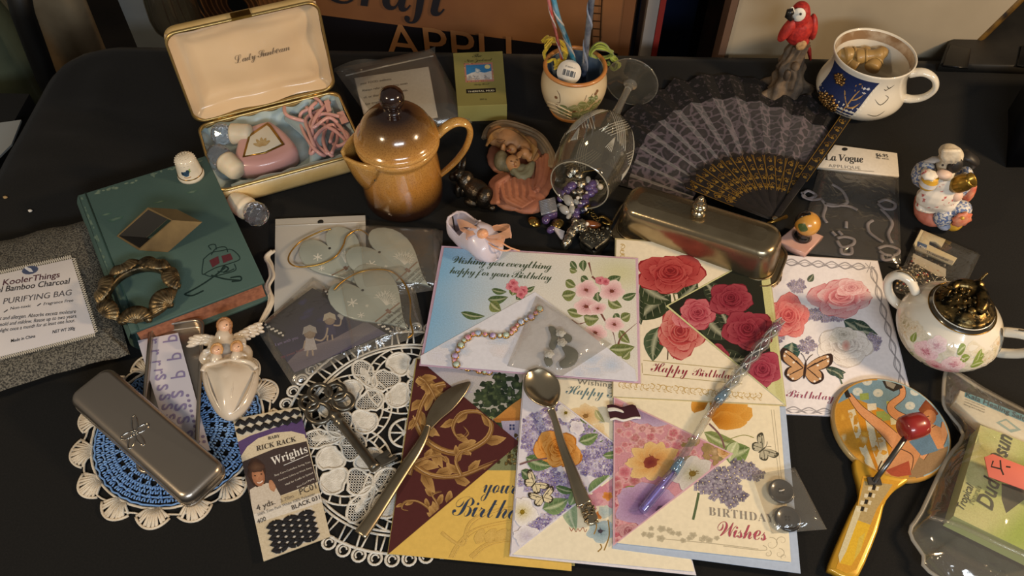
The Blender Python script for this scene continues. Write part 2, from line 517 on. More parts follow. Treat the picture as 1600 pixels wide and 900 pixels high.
    def florets(s, cx, cy, rx, ry, n, rad, cols, eye='#e8d8a0', rot=0):
        for i in range(n):
            t = math.sqrt((i + .5) / n); a = i * 2.39996
            X, Y = rx * t * math.cos(a), ry * t * math.sin(a); ca, sa = math.cos(rot), math.sin(rot)
            x, y = cx + X * ca - Y * sa + R.uniform(-1, 1) * rad * .4, cy + X * sa + Y * ca + R.uniform(-1, 1) * rad * .4
            c = R.choice(cols); d = mixc(c, '#302848', .45); r0 = R.uniform(0, 1.6); q = rad * R.uniform(.75, 1.15)
            if not s.inside(x, y): continue
            s.up()
            for k in range(4):
                a2 = r0 + k * pi / 2; ux, uy = math.cos(a2), math.sin(a2) * .85
                s.raw([(x, y), (x + q * (ux * .6 - uy * .5), y + q * (uy * .6 + ux * .5) * .9), (x + q * ux * 1.15, y + q * uy * 1.1), (x + q * (ux * .6 + uy * .5), y + q * (uy * .6 - ux * .5) * .9)], [d, c, mixc(c, '#ffffff', .3), c])
            s.blob(x, y, q * .15, q * .13, eye, eye, n=5)
    def butterfly(s, cx, cy, r, rot, base, dark, spots):
        def L(x, y):
            return (cx + (x * math.cos(rot) - y * math.sin(rot)) * r, cy + (x * math.sin(rot) + y * math.cos(rot)) * r)
        for sd in (-1, 1):
            for q, cc in ((1.07, dark), (.93, base)):
                s.poly(spline([L(0, 0), L(sd * .35 * q, -.42 * q), L(sd * .92 * q, -.70 * q), L(sd * 1.0 * q, -.3 * q), L(sd * .55 * q, .0)], 4, True), cc)
                s.poly(spline([L(0, .05), L(sd * .6 * q, .0), L(sd * .76 * q, .32 * q), L(sd * .42 * q, .56 * q), L(sd * .1 * q, .35 * q)], 4, True), cc)
            for a, b in ((.35, -.25), (.6, -.4), (.8, -.5), (.42, .2), (.58, .32)): s.stroke([L(sd * .08, -.02), L(sd * a * 1.15, b * 1.15)], r * .035, dark, smooth=False)
            for a, b in ((.9, -.42), (.86, -.6), (.66, .34), (.45, .47), (.5, -.2)):
                x, y = L(sd * a, b); s.blob(x, y, r * .055, r * .05, spots, spots, n=6)
        s.stroke([L(0, -.3), L(0, .1), L(0, .42)], r * .12, dark, True)
        for sd in (-1, 1): s.stroke([L(0, -.28), L(sd * .12, -.5), L(sd * .25, -.62)], r * .025, dark)
    def scroll(s, pts, w, col, hi, leafy=4):
        """an acanthus scroll: a tapering band with light and dark veins and a few curled lobes along its outside"""
        P = spline(pts, 6); n = len(P); dk = mixc(col, '#301010', .55)
        for k in range(leafy):
            i = int(n * (k + .35) / leafy * .8); j = min(n - 1, i + 2); d = P[j] - P[max(0, i - 2)]
            a = math.atan2(d.y, d.x); q = w * (1.25 - .6 * k / leafy); sd = 1 if k % 2 else -1
            s.petal(P[i].x, P[i].y, a + sd * .55, q * 2.2, q * .52, dk, col, hi, ruf=.12, sq=1, nu=3, nv=3)
            s.stroke([(P[i].x, P[i].y), (P[i].x + q * 1.4 * math.cos(a + sd * .55), P[i].y + q * 1.4 * math.sin(a + sd * .55))], w * .08, dk, True, smooth=False)
        s.stroke(pts, w * .8, dk, 'end', per=4); s.stroke(pts, w * .68, col, 'end', per=4)
        for o, c, ww in ((-.17, hi, .13), (.02, mixc(hi, '#ffffff', .15), .07), (.18, dk, .07)):
            s.stroke([(p[0] + w * o, p[1] + w * o) for p in pts], w * ww, c, 'end', per=4)
    def swirl(s, cx, cy, r, a0, turns, w, col):
        n = int(12 * abs(turns)) + 6
        s.stroke([(cx + r * (1 - .85 * k / n) * math.cos(a0 + turns * 2 * pi * k / n), cy + r * .9 * (1 - .85 * k / n) * math.sin(a0 + turns * 2 * pi * k / n)) for k in range(n + 1)], w, col, 'end', per=2)
    def done(s, name, parent, m=None, kind=None): return obj(name, s.mb, m or PRINT, parent, kind=kind)
# ---------------------------------------------------------------- the room: floor, back wall, table and cloth
FZ = -0.72
def struct(name, mb, m):
    o = obj(name, mb, m); o['kind'] = 'structure'; return o
struct('floor', MB().box((0.1, 0.4, FZ - 0.02), (5, 4.4, 0.04)), mat('floor_boards', '#1d1915', 0.6, c2='#2c251e', ns=8))
struct('wall_back', MB().box((0.1, 2.1, 0.6), (5, 0.06, 2.8)), mat('back_wall_paint', '#2a2722', 0.8, c2='#34302a', ns=3))
TX0, TX1, TY0, TY1, TR_ = -0.515, 0.86, -0.46, 0.338, 0.055
t = thing('table', 'rectangular table hidden under the black cloth', 'table', (0.17, -0.06, FZ))
obj('tabletop', MB().slab([(p[0] + (TX0 + TX1) / 2, p[1] + (TY0 + TY1) / 2) for p in rrect(TX1 - TX0 - .012, TY1 - TY0 - .012, 0.05, 6)], -0.03, -0.004), mat('table_wood', '#4a3423', 0.5, c2='#38261a', ns=14), t)
for x in (TX0 + .08, TX1 - .08):
    for y in (TY0 + .08, TY1 - .08):
        obj('leg', MB().box((x, y, (FZ - 0.03) / 2), (0.05, 0.05, -0.03 - FZ)), MATS['table_wood'], t)
cx, cy, hx, hy = (TX0 + TX1) / 2, (TY0 + TY1) / 2, (TX1 - TX0) / 2, (TY1 - TY0) / 2
def sdf(x, y):
    qx, qy = abs(x - cx) - hx + TR_, abs(y - cy) - hy + TR_
    return math.hypot(max(qx, 0), max(qy, 0)) + min(max(qx, qy), 0) - TR_
def cloth_pt(u, v):
    x, y = TX0 - .30 + u * (TX1 - TX0 + .6), TY0 - .30 + v * (TY1 - TY0 + .6)
    d = sdf(x, y)
    def wr(x, y):
        h = 0.0
        for ax, ay, bx, by, w, a in ((-.51, .235, -.36, .20, .012, .005), (-.51, .19, -.40, .165, .010, .004), (-.47, .31, -.43, .18, .014, .0045), (-.51, .14, -.46, .13, .010, .004), (.50, .22, .80, .18, .03, .003), (.60, .05, .8, .1, .03, .004)):
            dx, dy = bx - ax, by - ay; q = ((x - ax) * dx + (y - ay) * dy) / (dx * dx + dy * dy); q0 = max(0, min(1, q))
            e = math.hypot(x - ax - dx * q0, y - ay - dy * q0); h += 1.2 * a * math.exp(-(e / w) ** 2) * math.sin(pi * min(1, max(0.02, q0 + .02)) ** .8)
        return h
    if d <= 0: return (x, y, wr(x, y) * min(1, -d / .01))
    g = Vector((sdf(x + 1e-4, y) - d, sdf(x, y + 1e-4) - d)).normalized()
    bx, by = x - g.x * d, y - g.y * d
    s = bx * 21 + by * 17
    fr = .12 if g.y > .5 else .6 if g.x < -.5 else 1
    wob = fr * (0.010 * math.sin(s * 2.1) + 0.006 * math.sin(s * 5.3)) * min(1, d / .12)
    o = 0.012 * (1 - math.exp(-d / 0.010)) + max(0, wob) + .18 * fr * max(0, d - .02) * (0.5 + 0.5 * math.sin(s))
    return (bx + g.x * o, by + g.y * o, -max(0, d - 0.006) * 0.97)
cl = obj('tablecloth', MB().sheet(cloth_pt, 150, 110), mat('black_cotton', '#0f0f0e', 0.9, c2='#151413', ns=700, bump=0.25, bs=1800, sheen=0.05, spec=0.25))
tag(cl, 'black cloth spread over the whole table and hanging over its edges', 'tablecloth')
for px, py, r, lb in ((47, 329, .0016, 'small white lint speck on the black cloth, the one nearer the book'), (8, 308, .0017, 'small tan crumb on the black cloth by the left picture edge')):
    p = T(px, py, .0015)
    tag(obj('lint_speck', MB().ell(p, (r * 1.3, r, r * .8), nu=8, nv=5, fn=lambda d: 1 + .25 * math.sin(9 * d.x + 5 * d.y)), mat('lint_' + lb[6:9], '#cfc8bd' if 'white' in lb else '#9a8058', .9), loc=p), lb, 'lint')

# ---------------------------------------------------------------- behind the table
# cardboard carton with a printed face
zb = -0.06
A, B = T(510, 24, zb), T(980, 85, zb)
U = (B - A); U.z = 0; U.normalize(); NB = Vector((U.y, -U.x, 0))            # NB looks to the viewer
L0 = B - U * 0.58; L0.z = 0; RB = Vector((B.x, B.y, 0))
W = 0.58; D = 0.15; HT = 0.30
def cart(u, w, z): return Vector((L0.x, L0.y, 0)) + U * u - NB * w + Vector((0, 0, z))
ct = thing('cardboard_box', 'large brown cardboard carton with a black printed band standing behind the table', 'box', cart(W / 2, D / 2, FZ))
kraft = mat('kraft_board', '#8a5c33', 0.8, c2='#74492a', ns=7, bump=.1, bs=90)
mb = MB().hexa([cart(0, 0, FZ), cart(W, 0, FZ), cart(W, D, FZ), cart(0, D, FZ)], [cart(0, 0, HT), cart(W, 0, HT), cart(W, D, HT), cart(0, D, HT)])
obj('carton', mb, kraft, ct)
obj('edge_tape', MB().hexa([cart(W - .012, -.0012, FZ), cart(W + .0012, -.0012, FZ), cart(W + .0012, .03, FZ), cart(W - .012, .03, FZ)], [cart(W - .012, -.0012, HT), cart(W + .0012, -.0012, HT), cart(W + .0012, .03, HT), cart(W - .012, .03, HT)]), mat('carton_edge', '#6e4628', .7), ct)
def onface(px, py):
    """point of the carton's face seen at a pixel, as (u, z)"""
    b = Vector((0, CAMY, CAMH)); d = T(px, py, 0) - b; q = Vector((L0.x, L0.y, 0)) + NB * .0006
    t_ = (q - b).dot(NB) / d.dot(NB); p = b + d * t_
    return (p - q).dot(U), p.z
pr = Print(0, proj=lambda u, v, z: cart(u, -0.0008 - z, v), step=4e-5)
pr.poly([(0.085, -.72), (0.085, zb), (W - .002, zb), (W - .002, -.72)][::-1], '#17151a')
pr.poly([(0, -.75), (0, HT - .01), (0.085, HT - .01), (0.085, -.75)][::-1], '#3d2a1c')
rc = onface(372, 8)
for k in range(13):
    r = .016 + k * .0075
    pr.stroke([(rc[0] + r * math.cos(a * .3), rc[1] + r * math.sin(a * .3)) for a in range(22)], .0024, '#6b4b31', per=2)
pr.blob(rc[0], rc[1], .014, .014, '#1a1c22', '#1a1c22')
lad = [onface(924 + 2, 0), onface(918, 62)]
for a in (onface(927, -8), onface(941, -8)):
    pr.stroke([(a[0], a[1]), (a[0] + .004, a[1] - .075)], .0018, '#3a2717', smooth=False)
for k in range(5):
    q = onface(927, 8 + k * 12); q2 = onface(940, 9 + k * 12); pr.stroke([q, q2], .0016, '#3a2717', smooth=False)
pr.done('printed_face', ct)
def facetext(body, p0, p1, st, m, hs):
    a, b = onface(*p0), onface(*p1)
    o = cart(a[0], -.0022, a[1]); x = cart(b[0], -.0022, b[1]) - o
    text(body, None, None, 0, m, ct, st, hs=hs, world=(o, x, NB.cross(x) * 1.0))
ink = mat('dark_ink', '#1c1a20', .6)
facetext('Craft', (508, 0), (702, 26), 'boldital', ink, 1.05)
facetext('APPLI', (606, 84), (800, 106), 'plain', mat('band_lettering', '#8b603a', .8), 1.0)
# white and red slip beside the carton
wr = thing('paper_box', 'narrow white and red packet standing beside the cardboard carton', 'packet', (.172, .44, FZ))
obj('packet_side', MB().box((.166, .455, (FZ + .03) / 2), (.014, .05, .03 - FZ)), mat('dull_white_card', '#8d8681', .7), wr)
obj('red_edge', MB().box((.177, .455, (FZ + .05) / 2), (.007, .052, .05 - FZ)), mat('red_card', '#8e2a22', .6), wr)
# dark shelf with blurred goods
sh = thing('dark_cabinet', 'dark cabinet with brown posts standing in the gap behind the table', 'cabinet', (.25, .62, FZ))
dk = mat('cabinet_dark', '#101013', .6, c2='#181614', ns=6)
obj('back_panel', MB().box((.31, .76, .0), (.24, .02, 1.44)), dk, sh)
for x, w, c in ((.262, .018, 'post_brown'), (.318, .030, 'post_brown2')):
    obj('post', MB().box((x, .72, 0.0), (w, .03, 1.44)), mat(c, '#3a322d' if c == 'post_brown' else '#5a4034', .6, c2='#2c2420', ns=20), sh)
bp = thing('blue_case', 'dark blue printed case standing in the gap beside the cabinet posts', 'case', (.19, .60, FZ))
obj('case_body', MB().box((.225, .645, (FZ + .16) / 2), (.085, .04, .16 - FZ)), mat('navy_plastic', '#131f38', .4), bp)
text('||| ||', None, None, 0, mat('faint_print', '#4a5a78', .5), bp, world=((.205, .6245, .02), (.045, 0, 0), (0, 0, 1)), hs=1.6)
# off-white cabinet side panel
wp = thing('leaning_board', 'off-white board with worn gold right edge leaning behind the table', 'panel', (.44, .37, FZ))
P0, P1, P2, P3 = TY(1124, 110, .365), TY(1148, -40, .365), TY(1530, -40, .365), TY(1456, 130, .365)
P0.z = P3.z = FZ
P1 = Vector((P0.x + .004, .365, .2)); P2 = Vector((.62, .365, .2)); P3 = Vector((.525, .365, -.15)); P3b = Vector((.50, .365, FZ))
pts = [(P0.x, FZ), (.52, FZ), (.535, 0), (.615, .2), (P1.x, .2)]
Mx = Matrix(((1, 0, 0, 0), (0, 0, -1, .39), (0, 1, 0, 0), (0, 0, 0, 1)))
obj('board', MB().slab(pts, 0.0, .022, M=Mx), mat('offwhite_paint', '#a0947f', .6, c2='#8d826e', ns=5, bump=.1, bs=25), wp)
obj('edge_strip', MB().tube([(.5365, .372, -.1), (.5365, .372, .0), (.617, .372, .2)], .006, 6), mat('worn_gold', '#7a5a24', .5, .5, c2='#2a2118', ns=60), wp)
obj('left_edge', MB().box((P0.x - .003, .375, -.26), (.008, .026, .92)), mat('brown_edge', '#5e4636', .7), wp)
obj('dowel_hole', MB().lathe([(.0018, 0), (.0018, .002)], 10, Matrix.Translation(TY(1138, 46, .367)) @ Matrix.Rotation(pi / 2, 4, 'X')), dk, wp)
# dark framed tile panel on the right
fp = thing('tile_tray', 'flat dark tray with a black square tile at the back right table corner', 'tray', T(1540, 90, 0))
fa = [T(1463, 112, 0), T(1640, 117, 0), T(1640, 60, .03), T(1490, 55, .03)]
obj('panel_body', MB().slab([fa[0][:2], T(1660, 118, 0)[:2], (.86, .46), (.60, .46), T(1476, 78, 0)[:2]], .0005, .012, .002), mat('panel_grey', '#2b2823', .55, c2='#1d1b18', ns=18, bump=.15, bs=60), fp)
def sq(p, z0, z1, m, n): obj(n, MB().slab([T(*q, .012)[:2] for q in p], z0, z1, .0008), m, fp)
sq([(1472, 104), (1512, 108), (1516, 78), (1484, 71)], .0118, .014, mat('tile_black', '#0b0b0b', .3), 'square_tile')
sq([(1588, 104), (1640, 108), (1640, 70), (1594, 74)], .0118, .014, MATS['tile_black'], 'square_tile')
bf = thing('metal_rack', 'black metal rack with an added highlight strip standing behind the dark tile tray', 'rack', (.70, .5, FZ))
obj('frame_body', MB().box((.78, .53, -.22), (.30, .03, 1.0)), mat('black_metal', '#0c0b0b', .35), bf)
obj('highlight_strip', MB().tube([TY(1556, 15, .513), TY(1640, 34, .513)], .004, 6), mat('highlight_metal', '#6c675e', .4, .6), bf)  # lighter metal strip added to draw the highlight along the frame
rb = thing('black_speaker', 'black rounded box at the right edge of the cloth', 'box', T(1620, 250, 0))
obj('box_body', MB().slab([T(1572, 262, 0)[:2], T(1575, 172, 0)[:2], T(1760, 172, 0)[:2], T(1760, 262, 0)[:2]], .0004, .055, .008, nb=3), mat('box_black', '#0a0b0e', .35), rb)
# left side things behind the table
cb = thing('cream_bag', 'cream canvas bag with seams slumped behind the back left table corner', 'bag', (-.715, .64, FZ))
def bagf(u, v):
    a = u * 2 * pi; z = FZ + v * (.86)
    r = .085 * (1 - .45 * max(0, v - .70) / .3) * (1 + .05 * math.sin(3 * a + 4 * v) + .03 * math.sin(7 * a))
    return (-.715 + r * math.cos(a) * .75 + .05 * (v - .8), .64 + r * .6 * math.sin(a), z + .012 * math.sin(5 * a))
obj('bag_body', MB().sheet(bagf, 40, 30, closeu=True), mat('cream_canvas', '#b39c7a', .85, c2='#8a7456', ns=12, bump=.3, bs=60), cb, solid=.004)
obj('bag_seam', MB().tube([bagf(.62 + .25 * k / 12, .86 + .05 * math.sin(pi * k / 12)) for k in range(13)], .0035, 6), mat('seam_brown', '#4a3a2a', .8), cb)
obj('bag_flap', MB().tube([bagf(.80 + .004 * k, .99 - .022 * k) for k in range(10)], [.008 + .010 * math.sin(k * .35) for k in range(10)], 8), mat('flap_cloth', '#5e5444', .85, c2='#8d7a5f', ns=30), cb)
st = thing('chair_frame', 'black chair upright slanting past the back left corner', 'chair', (-.55, .36, FZ))
obj('upright', MB().tube([(-.575, .42, FZ), TY(72, 120, .40), TY(35, 20, .40), TY(22, -40, .40)], .0135, 10), mat('chair_black', '#070707', .5), st)
obj('foot_rail', MB().tube([(-.575, .40, FZ + .012), (-.575, .44, FZ + .012)], .012, 8), MATS['chair_black'], st)
gv = thing('green_glass_jar', 'tall dark green glass jar standing at the far left behind the table', 'jar', (-.735, .46, FZ))
obj('jar_body', MB().lathe([(.0, FZ), (.07, FZ), (.075, FZ + .05), (.075, -.06), (.06, .0), (.04, .04), (.042, .12), (.035, .12), (.033, .04), (.05, 0), (.066, -.06), (.066, FZ + .06), (0, FZ + .05)], 28, Matrix.Translation((-.735, .46, 0))), mat('jar_green', '#3c4438', .12, c2='#5a6250', ns=9, coat=.6), gv)
ppq = [T(x, y, -.05)[:2] for x, y in ((-60, 200), (33, 187), (18, 225), (-3, 246), (-60, 262))]
pp = obj('paper_sheet', MB().slab(ppq, -.0525, -.05), mat('grey_paper', '#8f918f', .8), loc=T(-20, 220, -.0525))
tag(pp, 'pale grey paper sheet sticking out beyond the left table edge', 'paper')
sl = thing('side_stool', 'low dark stool beside the table under the grey paper', 'stool', (-.70, .22, FZ))
obj('seat', MB().box((-.695, .22, -.07), (.23, .20, .034)), mat('stool_dark', '#141312', .6), sl)
for a in (-.09, .09):
    for b in (-.07, .07): obj('leg', MB().box((-.695 + a, .22 + b, (FZ - .087) / 2), (.03, .03, -.087 - FZ)), MATS['stool_dark'], sl)
gp = thing('grey_board', 'blue-grey board leaning behind the glass bulb', 'board', (-.487, .52, FZ))
obj('board', MB().box((-.487, .52, (FZ + .08) / 2), (.09, .016, .08 - FZ)), mat('grey_blue', '#6a7074', .7, c2='#585e62', ns=6), gp)
# clear filament bulb hanging from a cord
bc = TY(272, 20, .43)
bl = thing('filament_bulb', 'clear glass globe bulb with long copper filaments hanging behind the open lid', 'bulb', bc)
gl = mat('smoked_glass', '#c9c3b4', .03, trans=1, ior=1.25)
def Mz(p): return Matrix.Translation(p)
prof = [(0, -.034), (.012, -.0325), (.022, -.027), (.029, -.016), (.031, -.002), (.030, .02), (.026, .05), (.019, .08), (.014, .10)]
obj('glass_envelope', MB().lathe(prof + [(r - .0008, z + .0006) for r, z in reversed(prof)], 32, Mz(bc), cap=False), film('bulb_glass', '#d4d0c6', .06, '#8f897c', .05, .1, 20, 2.0), bl)
for k in range(6):
    a = k * pi / 3
    obj('filament', MB().tube([bc + Vector((.007 * math.cos(a), .007 * math.sin(a), .07)), bc + Vector((.011 * math.cos(a), .011 * math.sin(a), -.012))], .0007, 5), mat('copper_wire', '#c07a48', .35, .9), bl)
obj('glass_stem', MB().lathe([(.003, -.012), (.004, 0), (.003, .09)], 10, Mz(bc)), mat('stem_glass', '#b0a898', .2, trans=.6), bl)
obj('screw_cap', MB().lathe([(.0155, .098), (.0155, .125), (.010, .135)], 20, Mz(bc)), mat('brass_cap', '#8c7440', .35, .9), bl)
obj('cord', MB().tube([bc + Vector((0, 0, .135)), bc + Vector((0, 0, .55))], .003, 6), MATS['chair_black'], bl)
# ---------------------------------------------------------------- greeting cards with their printed envelopes
def quad2(q): return [T(*p)[:2] for p in q]
paper = {}
def stock(name, c): return mat('card_' + name, c, 0.5, c2=mixc(c, '#000000', .07), ns=300, bump=.05, bs=900, spec=.3)
def lerp(a, b, t): return (a[0] + (b[0] - a[0]) * t, a[1] + (b[1] - a[1]) * t)
def card(label, cardq, z, c, envq, ec, flap, fz, flabel, fc, cl_name='greeting_card'):
    """a folded card and, wrapped around it, its envelope whose pointed flap lies on the card"""
    cen = sum((T(*p, 0) for p in cardq), Vector()) / 4; cen.z = z
    c_ = thing(cl_name, label, 'card', cen, 'birthday cards')
    def sl(q, za, zb): return MB().slab([T(p[0], p[1], zb)[:2] for p in q], za, zb)
    obj('back_leaf', sl(cardq, z, z + .0005), stock(c[1:], c), c_)
    obj('front_leaf', sl(cardq, z + .0006, z + .0011), stock(c[1:], c), c_)
    e = thing('envelope', flabel, 'envelope', Vector((cen.x, cen.y, z - .0006)), 'card envelopes')
    obj('back_panel', sl(envq, z - .0006, z - .0001), stock(ec[1:], ec), e)
    if flap:
        obj('flap', sl(flap, fz, fz + .0003), stock(fc[1:], fc), e)
    return c_, e
CT = .0011
pink_ink, green_ink, wine_ink, navy_ink, grey_ink = (mat('ink_' + n, c, .5) for n, c in (('pink', '#964a62'), ('green', '#3a4a30'), ('wine', '#8c2136'), ('navy', '#2d3a52'), ('grey', '#77756a')))
gold_ink = mat('ink_gold', '#b99a55', .4, .4)

# C: pink roses, far right, lowest of the stack
zC = .0008
qC = [(1190, 397), (1370, 408), (1432, 655), (1185, 645)]
c_, e_ = card('white birthday card with pink and white roses, a butterfly and silver scroll border', qC, zC, '#e4e0e4', [(1188, 396), (1371.5, 407), (1434, 656), (1184, 646)], '#d2ccd0', None, 0, 'plain white envelope under the card with pink and white roses', '#e4e0e4')
p = Print(zC + CT + 1e-5); p.clip = [(1192, 398), (1369, 409), (1430, 653), (1187, 643)]
G = '#a3a1a8'
for a, b, n in (((1205, 408), (1352, 417), 7), ((1362, 416), (1420, 640), 8), ((1228, 640), (1420, 650), 8)):
    dx, dy = (b[0] - a[0]) / n, (b[1] - a[1]) / n; nx, ny = -dy / math.hypot(dx, dy) * 5, dx / math.hypot(dx, dy) * 5
    for sg in (-1, 1):
        p.stroke([(a[0] + dx * k * .5 + sg * nx * (1 if k % 4 == 1 else -1 if k % 4 == 3 else 0), a[1] + dy * k * .5 + sg * ny * (1 if k % 4 == 1 else -1 if k % 4 == 3 else 0)) for k in range(2 * n + 1)], 2.0, G)
        p.stroke([(a[0] + dx * k * .5 + sg * nx * .6 * (1 if k % 4 == 1 else -1 if k % 4 == 3 else 0) + 1, a[1] + 2 + dy * k * .5 + sg * ny * .6 * (1 if k % 4 == 1 else -1 if k % 4 == 3 else 0)) for k in range(2 * n + 1)], .8, '#8a8890')
for a in range(6): p.stroke([(1358, 418), (1358 + 9 * math.cos(a), 418 + 9 * math.sin(a))], 2, G, True)
LIL = ['#8d84a2', '#9b90b2', '#776f92', '#a79cb8']
p.florets(1246, 447, 13, 10, 26, 4.5, LIL)
p.leaf(1262, 440, 1271, 428, 5, '#3a463e', '#5c6c5c'); p.leaf(1268, 492, 1300, 486, 6, '#2c3c34', '#486050')
p.leaf(1318, 500, 1372, 523, 13, '#22362e', '#44605a'); p.leaf(1335, 503, 1360, 512, 8, '#1c2e28', '#3a544c')
p.leaf(1238, 535, 1238, 566, 15, '#1c3a36', '#4a6c66'); p.leaf(1290, 575, 1322, 582, 7, '#20302c', '#415650'); p.leaf(1318, 592, 1298, 578, 6, '#2a3e36', '#506860')
p.florets(1290, 492, 34, 10, 60, 4.5, LIL); p.florets(1365, 535, 12, 12, 26, 4.5, LIL, rot=.9); p.florets(1262, 540, 14, 11, 24, 4.5, LIL); p.florets(1214, 530, 8, 8, 14, 4, LIL)
p.rose(1315, 465, 56, '#b9606c', '#d58a92', '#dcc4c8', .62, 5, .4, 8); p.rose(1330, 450, 26, '#c87f88', '#dea6aa', '#e6ccd0', .6, 4, .1, 6)
p.rose(1232, 495, 36, '#b8434c', '#d86a6c', '#e8a29c', 1.05, 5, 0, 7)
p.rose(1322, 540, 50, '#bdb4b0', '#e0dbd8', '#f2efee', .68, 5, .2, 8); p.rose(1318, 523, 24, '#b4b0a6', '#d4d0c8', '#e8e5e0', .6, 4, .1); p.blob(1322, 540, 7, 9, '#cf8f86', '#d8c4bc')
p.butterfly(1258, 576, 38, .12, '#c49a72', '#3a2a26', '#efe6dc')
p.stroke([(1316, 600), (1310, 585)], 2, '#5a6a54'); p.done('print', c_)
text('Birthday', (1229, 620), (1304, 626), zC + CT + .0003, pink_ink, c_, 'script', hs=1.15, sp=.85)
text('Wishes', (1310, 628), (1366, 632), zC + CT + .0003, pink_ink, c_, 'script', hs=1.15, sp=.85)
bfp = tag(obj('butterfly_cutout', MB().slab([T(x, y)[:2] for x, y in ((1203, 430), (1208, 419), (1219, 418), (1221, 430), (1219, 442), (1214, 448), (1207, 453), (1203, 446))], zC + CT + .0012, zC + CT + .0022), mat('butterfly_paper', '#b79a74', .6, c2='#4a3a2a', ns=260, nlo=.5, nhi=.6), loc=T(1211, 435, zC + CT + .0012)), 'small tan and black paper butterfly at the right end of the silver dish', 'butterfly')

# F: yellow cottage card, maroon flap
zF = .0020
qF = [(652, 562), (894, 585), (893, 892), (607, 865)]
c_, e_ = card('yellow birthday card with a thatched cottage picture, under the maroon flap', qF, zF, '#d8b45c', [(650, 560), (899, 583), (898, 884), (605, 866)], '#b3a468', [(652, 560), (812, 692), (606, 866)], zF + CT + .0002, 'maroon envelope flap printed with golden acanthus scrolls', '#4d2524')
p = Print(zF + CT + 1e-5)
p.clip = [(664, 568), (890, 590), (890, 740), (664, 735)]
p.grid(lambda u, v: (664 + 226 * u, 570 + 165 * v), lambda u, v: mixc(mixc('#b4b2c4', '#c8c2c0', u), mixc('#8f9a74', '#6c6a4a', u), min(1, v * 1.3)), 8, 8)
for k in range(90):
    x, y = R.uniform(670, 740), R.uniform(600, 660); p.blob(x, y, R.uniform(2, 5), R.uniform(1, 3), R.choice(['#a79ebe', '#9a90b4', '#b5b0c0', '#8a9a86']), '#a8a2b8', n=7, ruf=.3)
for k in range(210):
    a = R.uniform(0, 6.3); d = math.sqrt(R.random()); x, y = 788 + 46 * d * math.cos(a), 628 + 42 * d * math.sin(a)
    p.blob(x, y, R.uniform(3, 7), R.uniform(3, 6), R.choice(['#3c4a34', '#2c3a2c', '#4e5c40', '#222e24', '#5c6a48']), R.choice(['#2a3628', '#3a4832']), n=7, ruf=.35)
p.poly([(770, 655), (800, 640), (830, 625), (862, 640), (862, 662), (775, 660)], '#a06a34'); p.poly([(773, 654), (800, 632), (822, 617), (846, 625), (862, 648), (820, 652)], ['#b97f3e', '#c28a48', '#a8703a', '#8a5a30', '#96622f', '#b07a3c'])
p.poly([(783, 658), (862, 655), (862, 700), (790, 690)], ['#a8a4c0', '#b9b0be', '#8e88a8', '#7c789c'])
p.poly([(796, 663), (804, 663), (804, 672), (796, 672)], '#37406a'); p.stroke([(800, 663), (800, 672)], .8, '#b8b4c8', smooth=False); p.stroke([(796, 667), (804, 667)], .8, '#b8b4c8', smooth=False)
for k in range(120):
    x, y = R.uniform(765, 850), R.uniform(680, 725); p.blob(x, y, R.uniform(2, 4), R.uniform(2, 3.5), R.choice(['#7c6a3a', '#4a3a22', '#8a8450', '#b09a60', '#302618', '#5e6a3a']), '#4a4026', n=6, ruf=.3)
for k in range(60):
    x, y = R.uniform(740, 775), R.uniform(650, 690); p.blob(x, y, R.uniform(2, 3), R.uniform(1.5, 3), R.choice(['#c8c48c', '#e0dcb0', '#8a9a60', '#5c6e40']), '#8e9460', n=6)
p.clip = None
p.stroke([(664, 568), (890, 590)], 1, '#8f854a', smooth=False)
for a, b in (((668, 574), (668, 735)),): p.stroke([a, b], .8, '#9a8a4a', smooth=False)
W1, W2 = '#d6b464', '#cfac5c'
p.clip = [(655, 575), (890, 588), (888, 889), (612, 863)]
for q in ([(690, 832), (720, 850), (735, 815), (780, 795), (850, 790)], [(700, 880), (715, 850), (745, 825), (800, 812)], [(735, 870), (760, 850), (800, 845), (860, 865)], [(790, 800), (830, 800), (870, 815), (890, 840)]):
    p.stroke(q, 5, W2, 'end'); p.stroke([(x + 4, y + 3) for x, y in q], 2, W1, 'end')
for k in range(9): p.petal(745 + 14 * k, 850 - 3 * k, -1.2 + .25 * k, 26, 8, W2, W1, W2)
p.done('print', c_)
text('your', (752, 770), (806, 772), zF + CT + .0003, navy_ink, c_, 'script', hs=1.5, sp=.85)
text('Birthday', (706, 806), (852, 814), zF + CT + .0003, navy_ink, c_, 'script', hs=1.35, sp=.85)
p = Print(zF + CT + .00052); p.clip = [(654, 563), (808, 691), (608, 862)]
g1, g2 = '#8d6738', '#b8935c'
p.scroll([(648, 652), (668, 690), (712, 708), (756, 690), (768, 665), (752, 645), (722, 646), (708, 668), (718, 686), (732, 678), (726, 668)], 15, g1, g2, 9)
p.scroll([(640, 722), (672, 742), (716, 744), (760, 728), (786, 718)], 15, g1, g2, 6)
p.scroll([(640, 742), (650, 722), (690, 712), (700, 728)], 10, g1, g2, 4)
p.scroll([(720, 742), (712, 720), (722, 705), (736, 712)], 9, g1, g2, 4)
p.scroll([(696, 600), (676, 606), (660, 630), (650, 660), (642, 672)], 14, g1, g2, 6); p.scroll([(706, 618), (680, 612), (664, 600), (652, 604)], 8, g1, g2, 4); p.scroll([(655, 590), (668, 600), (682, 630), (676, 660)], 9, g1, g2, 4)
p.scroll([(684, 816), (690, 800), (712, 778), (748, 762), (770, 752)], 11, g1, g2, 5); p.scroll([(684, 816), (676, 800), (654, 784), (634, 784), (628, 795), (638, 798)], 7, g1, g2, 4); p.scroll([(682, 818), (684, 790), (676, 774), (690, 768)], 9, g1, g2, 3)
p.done('scroll_print', e_)

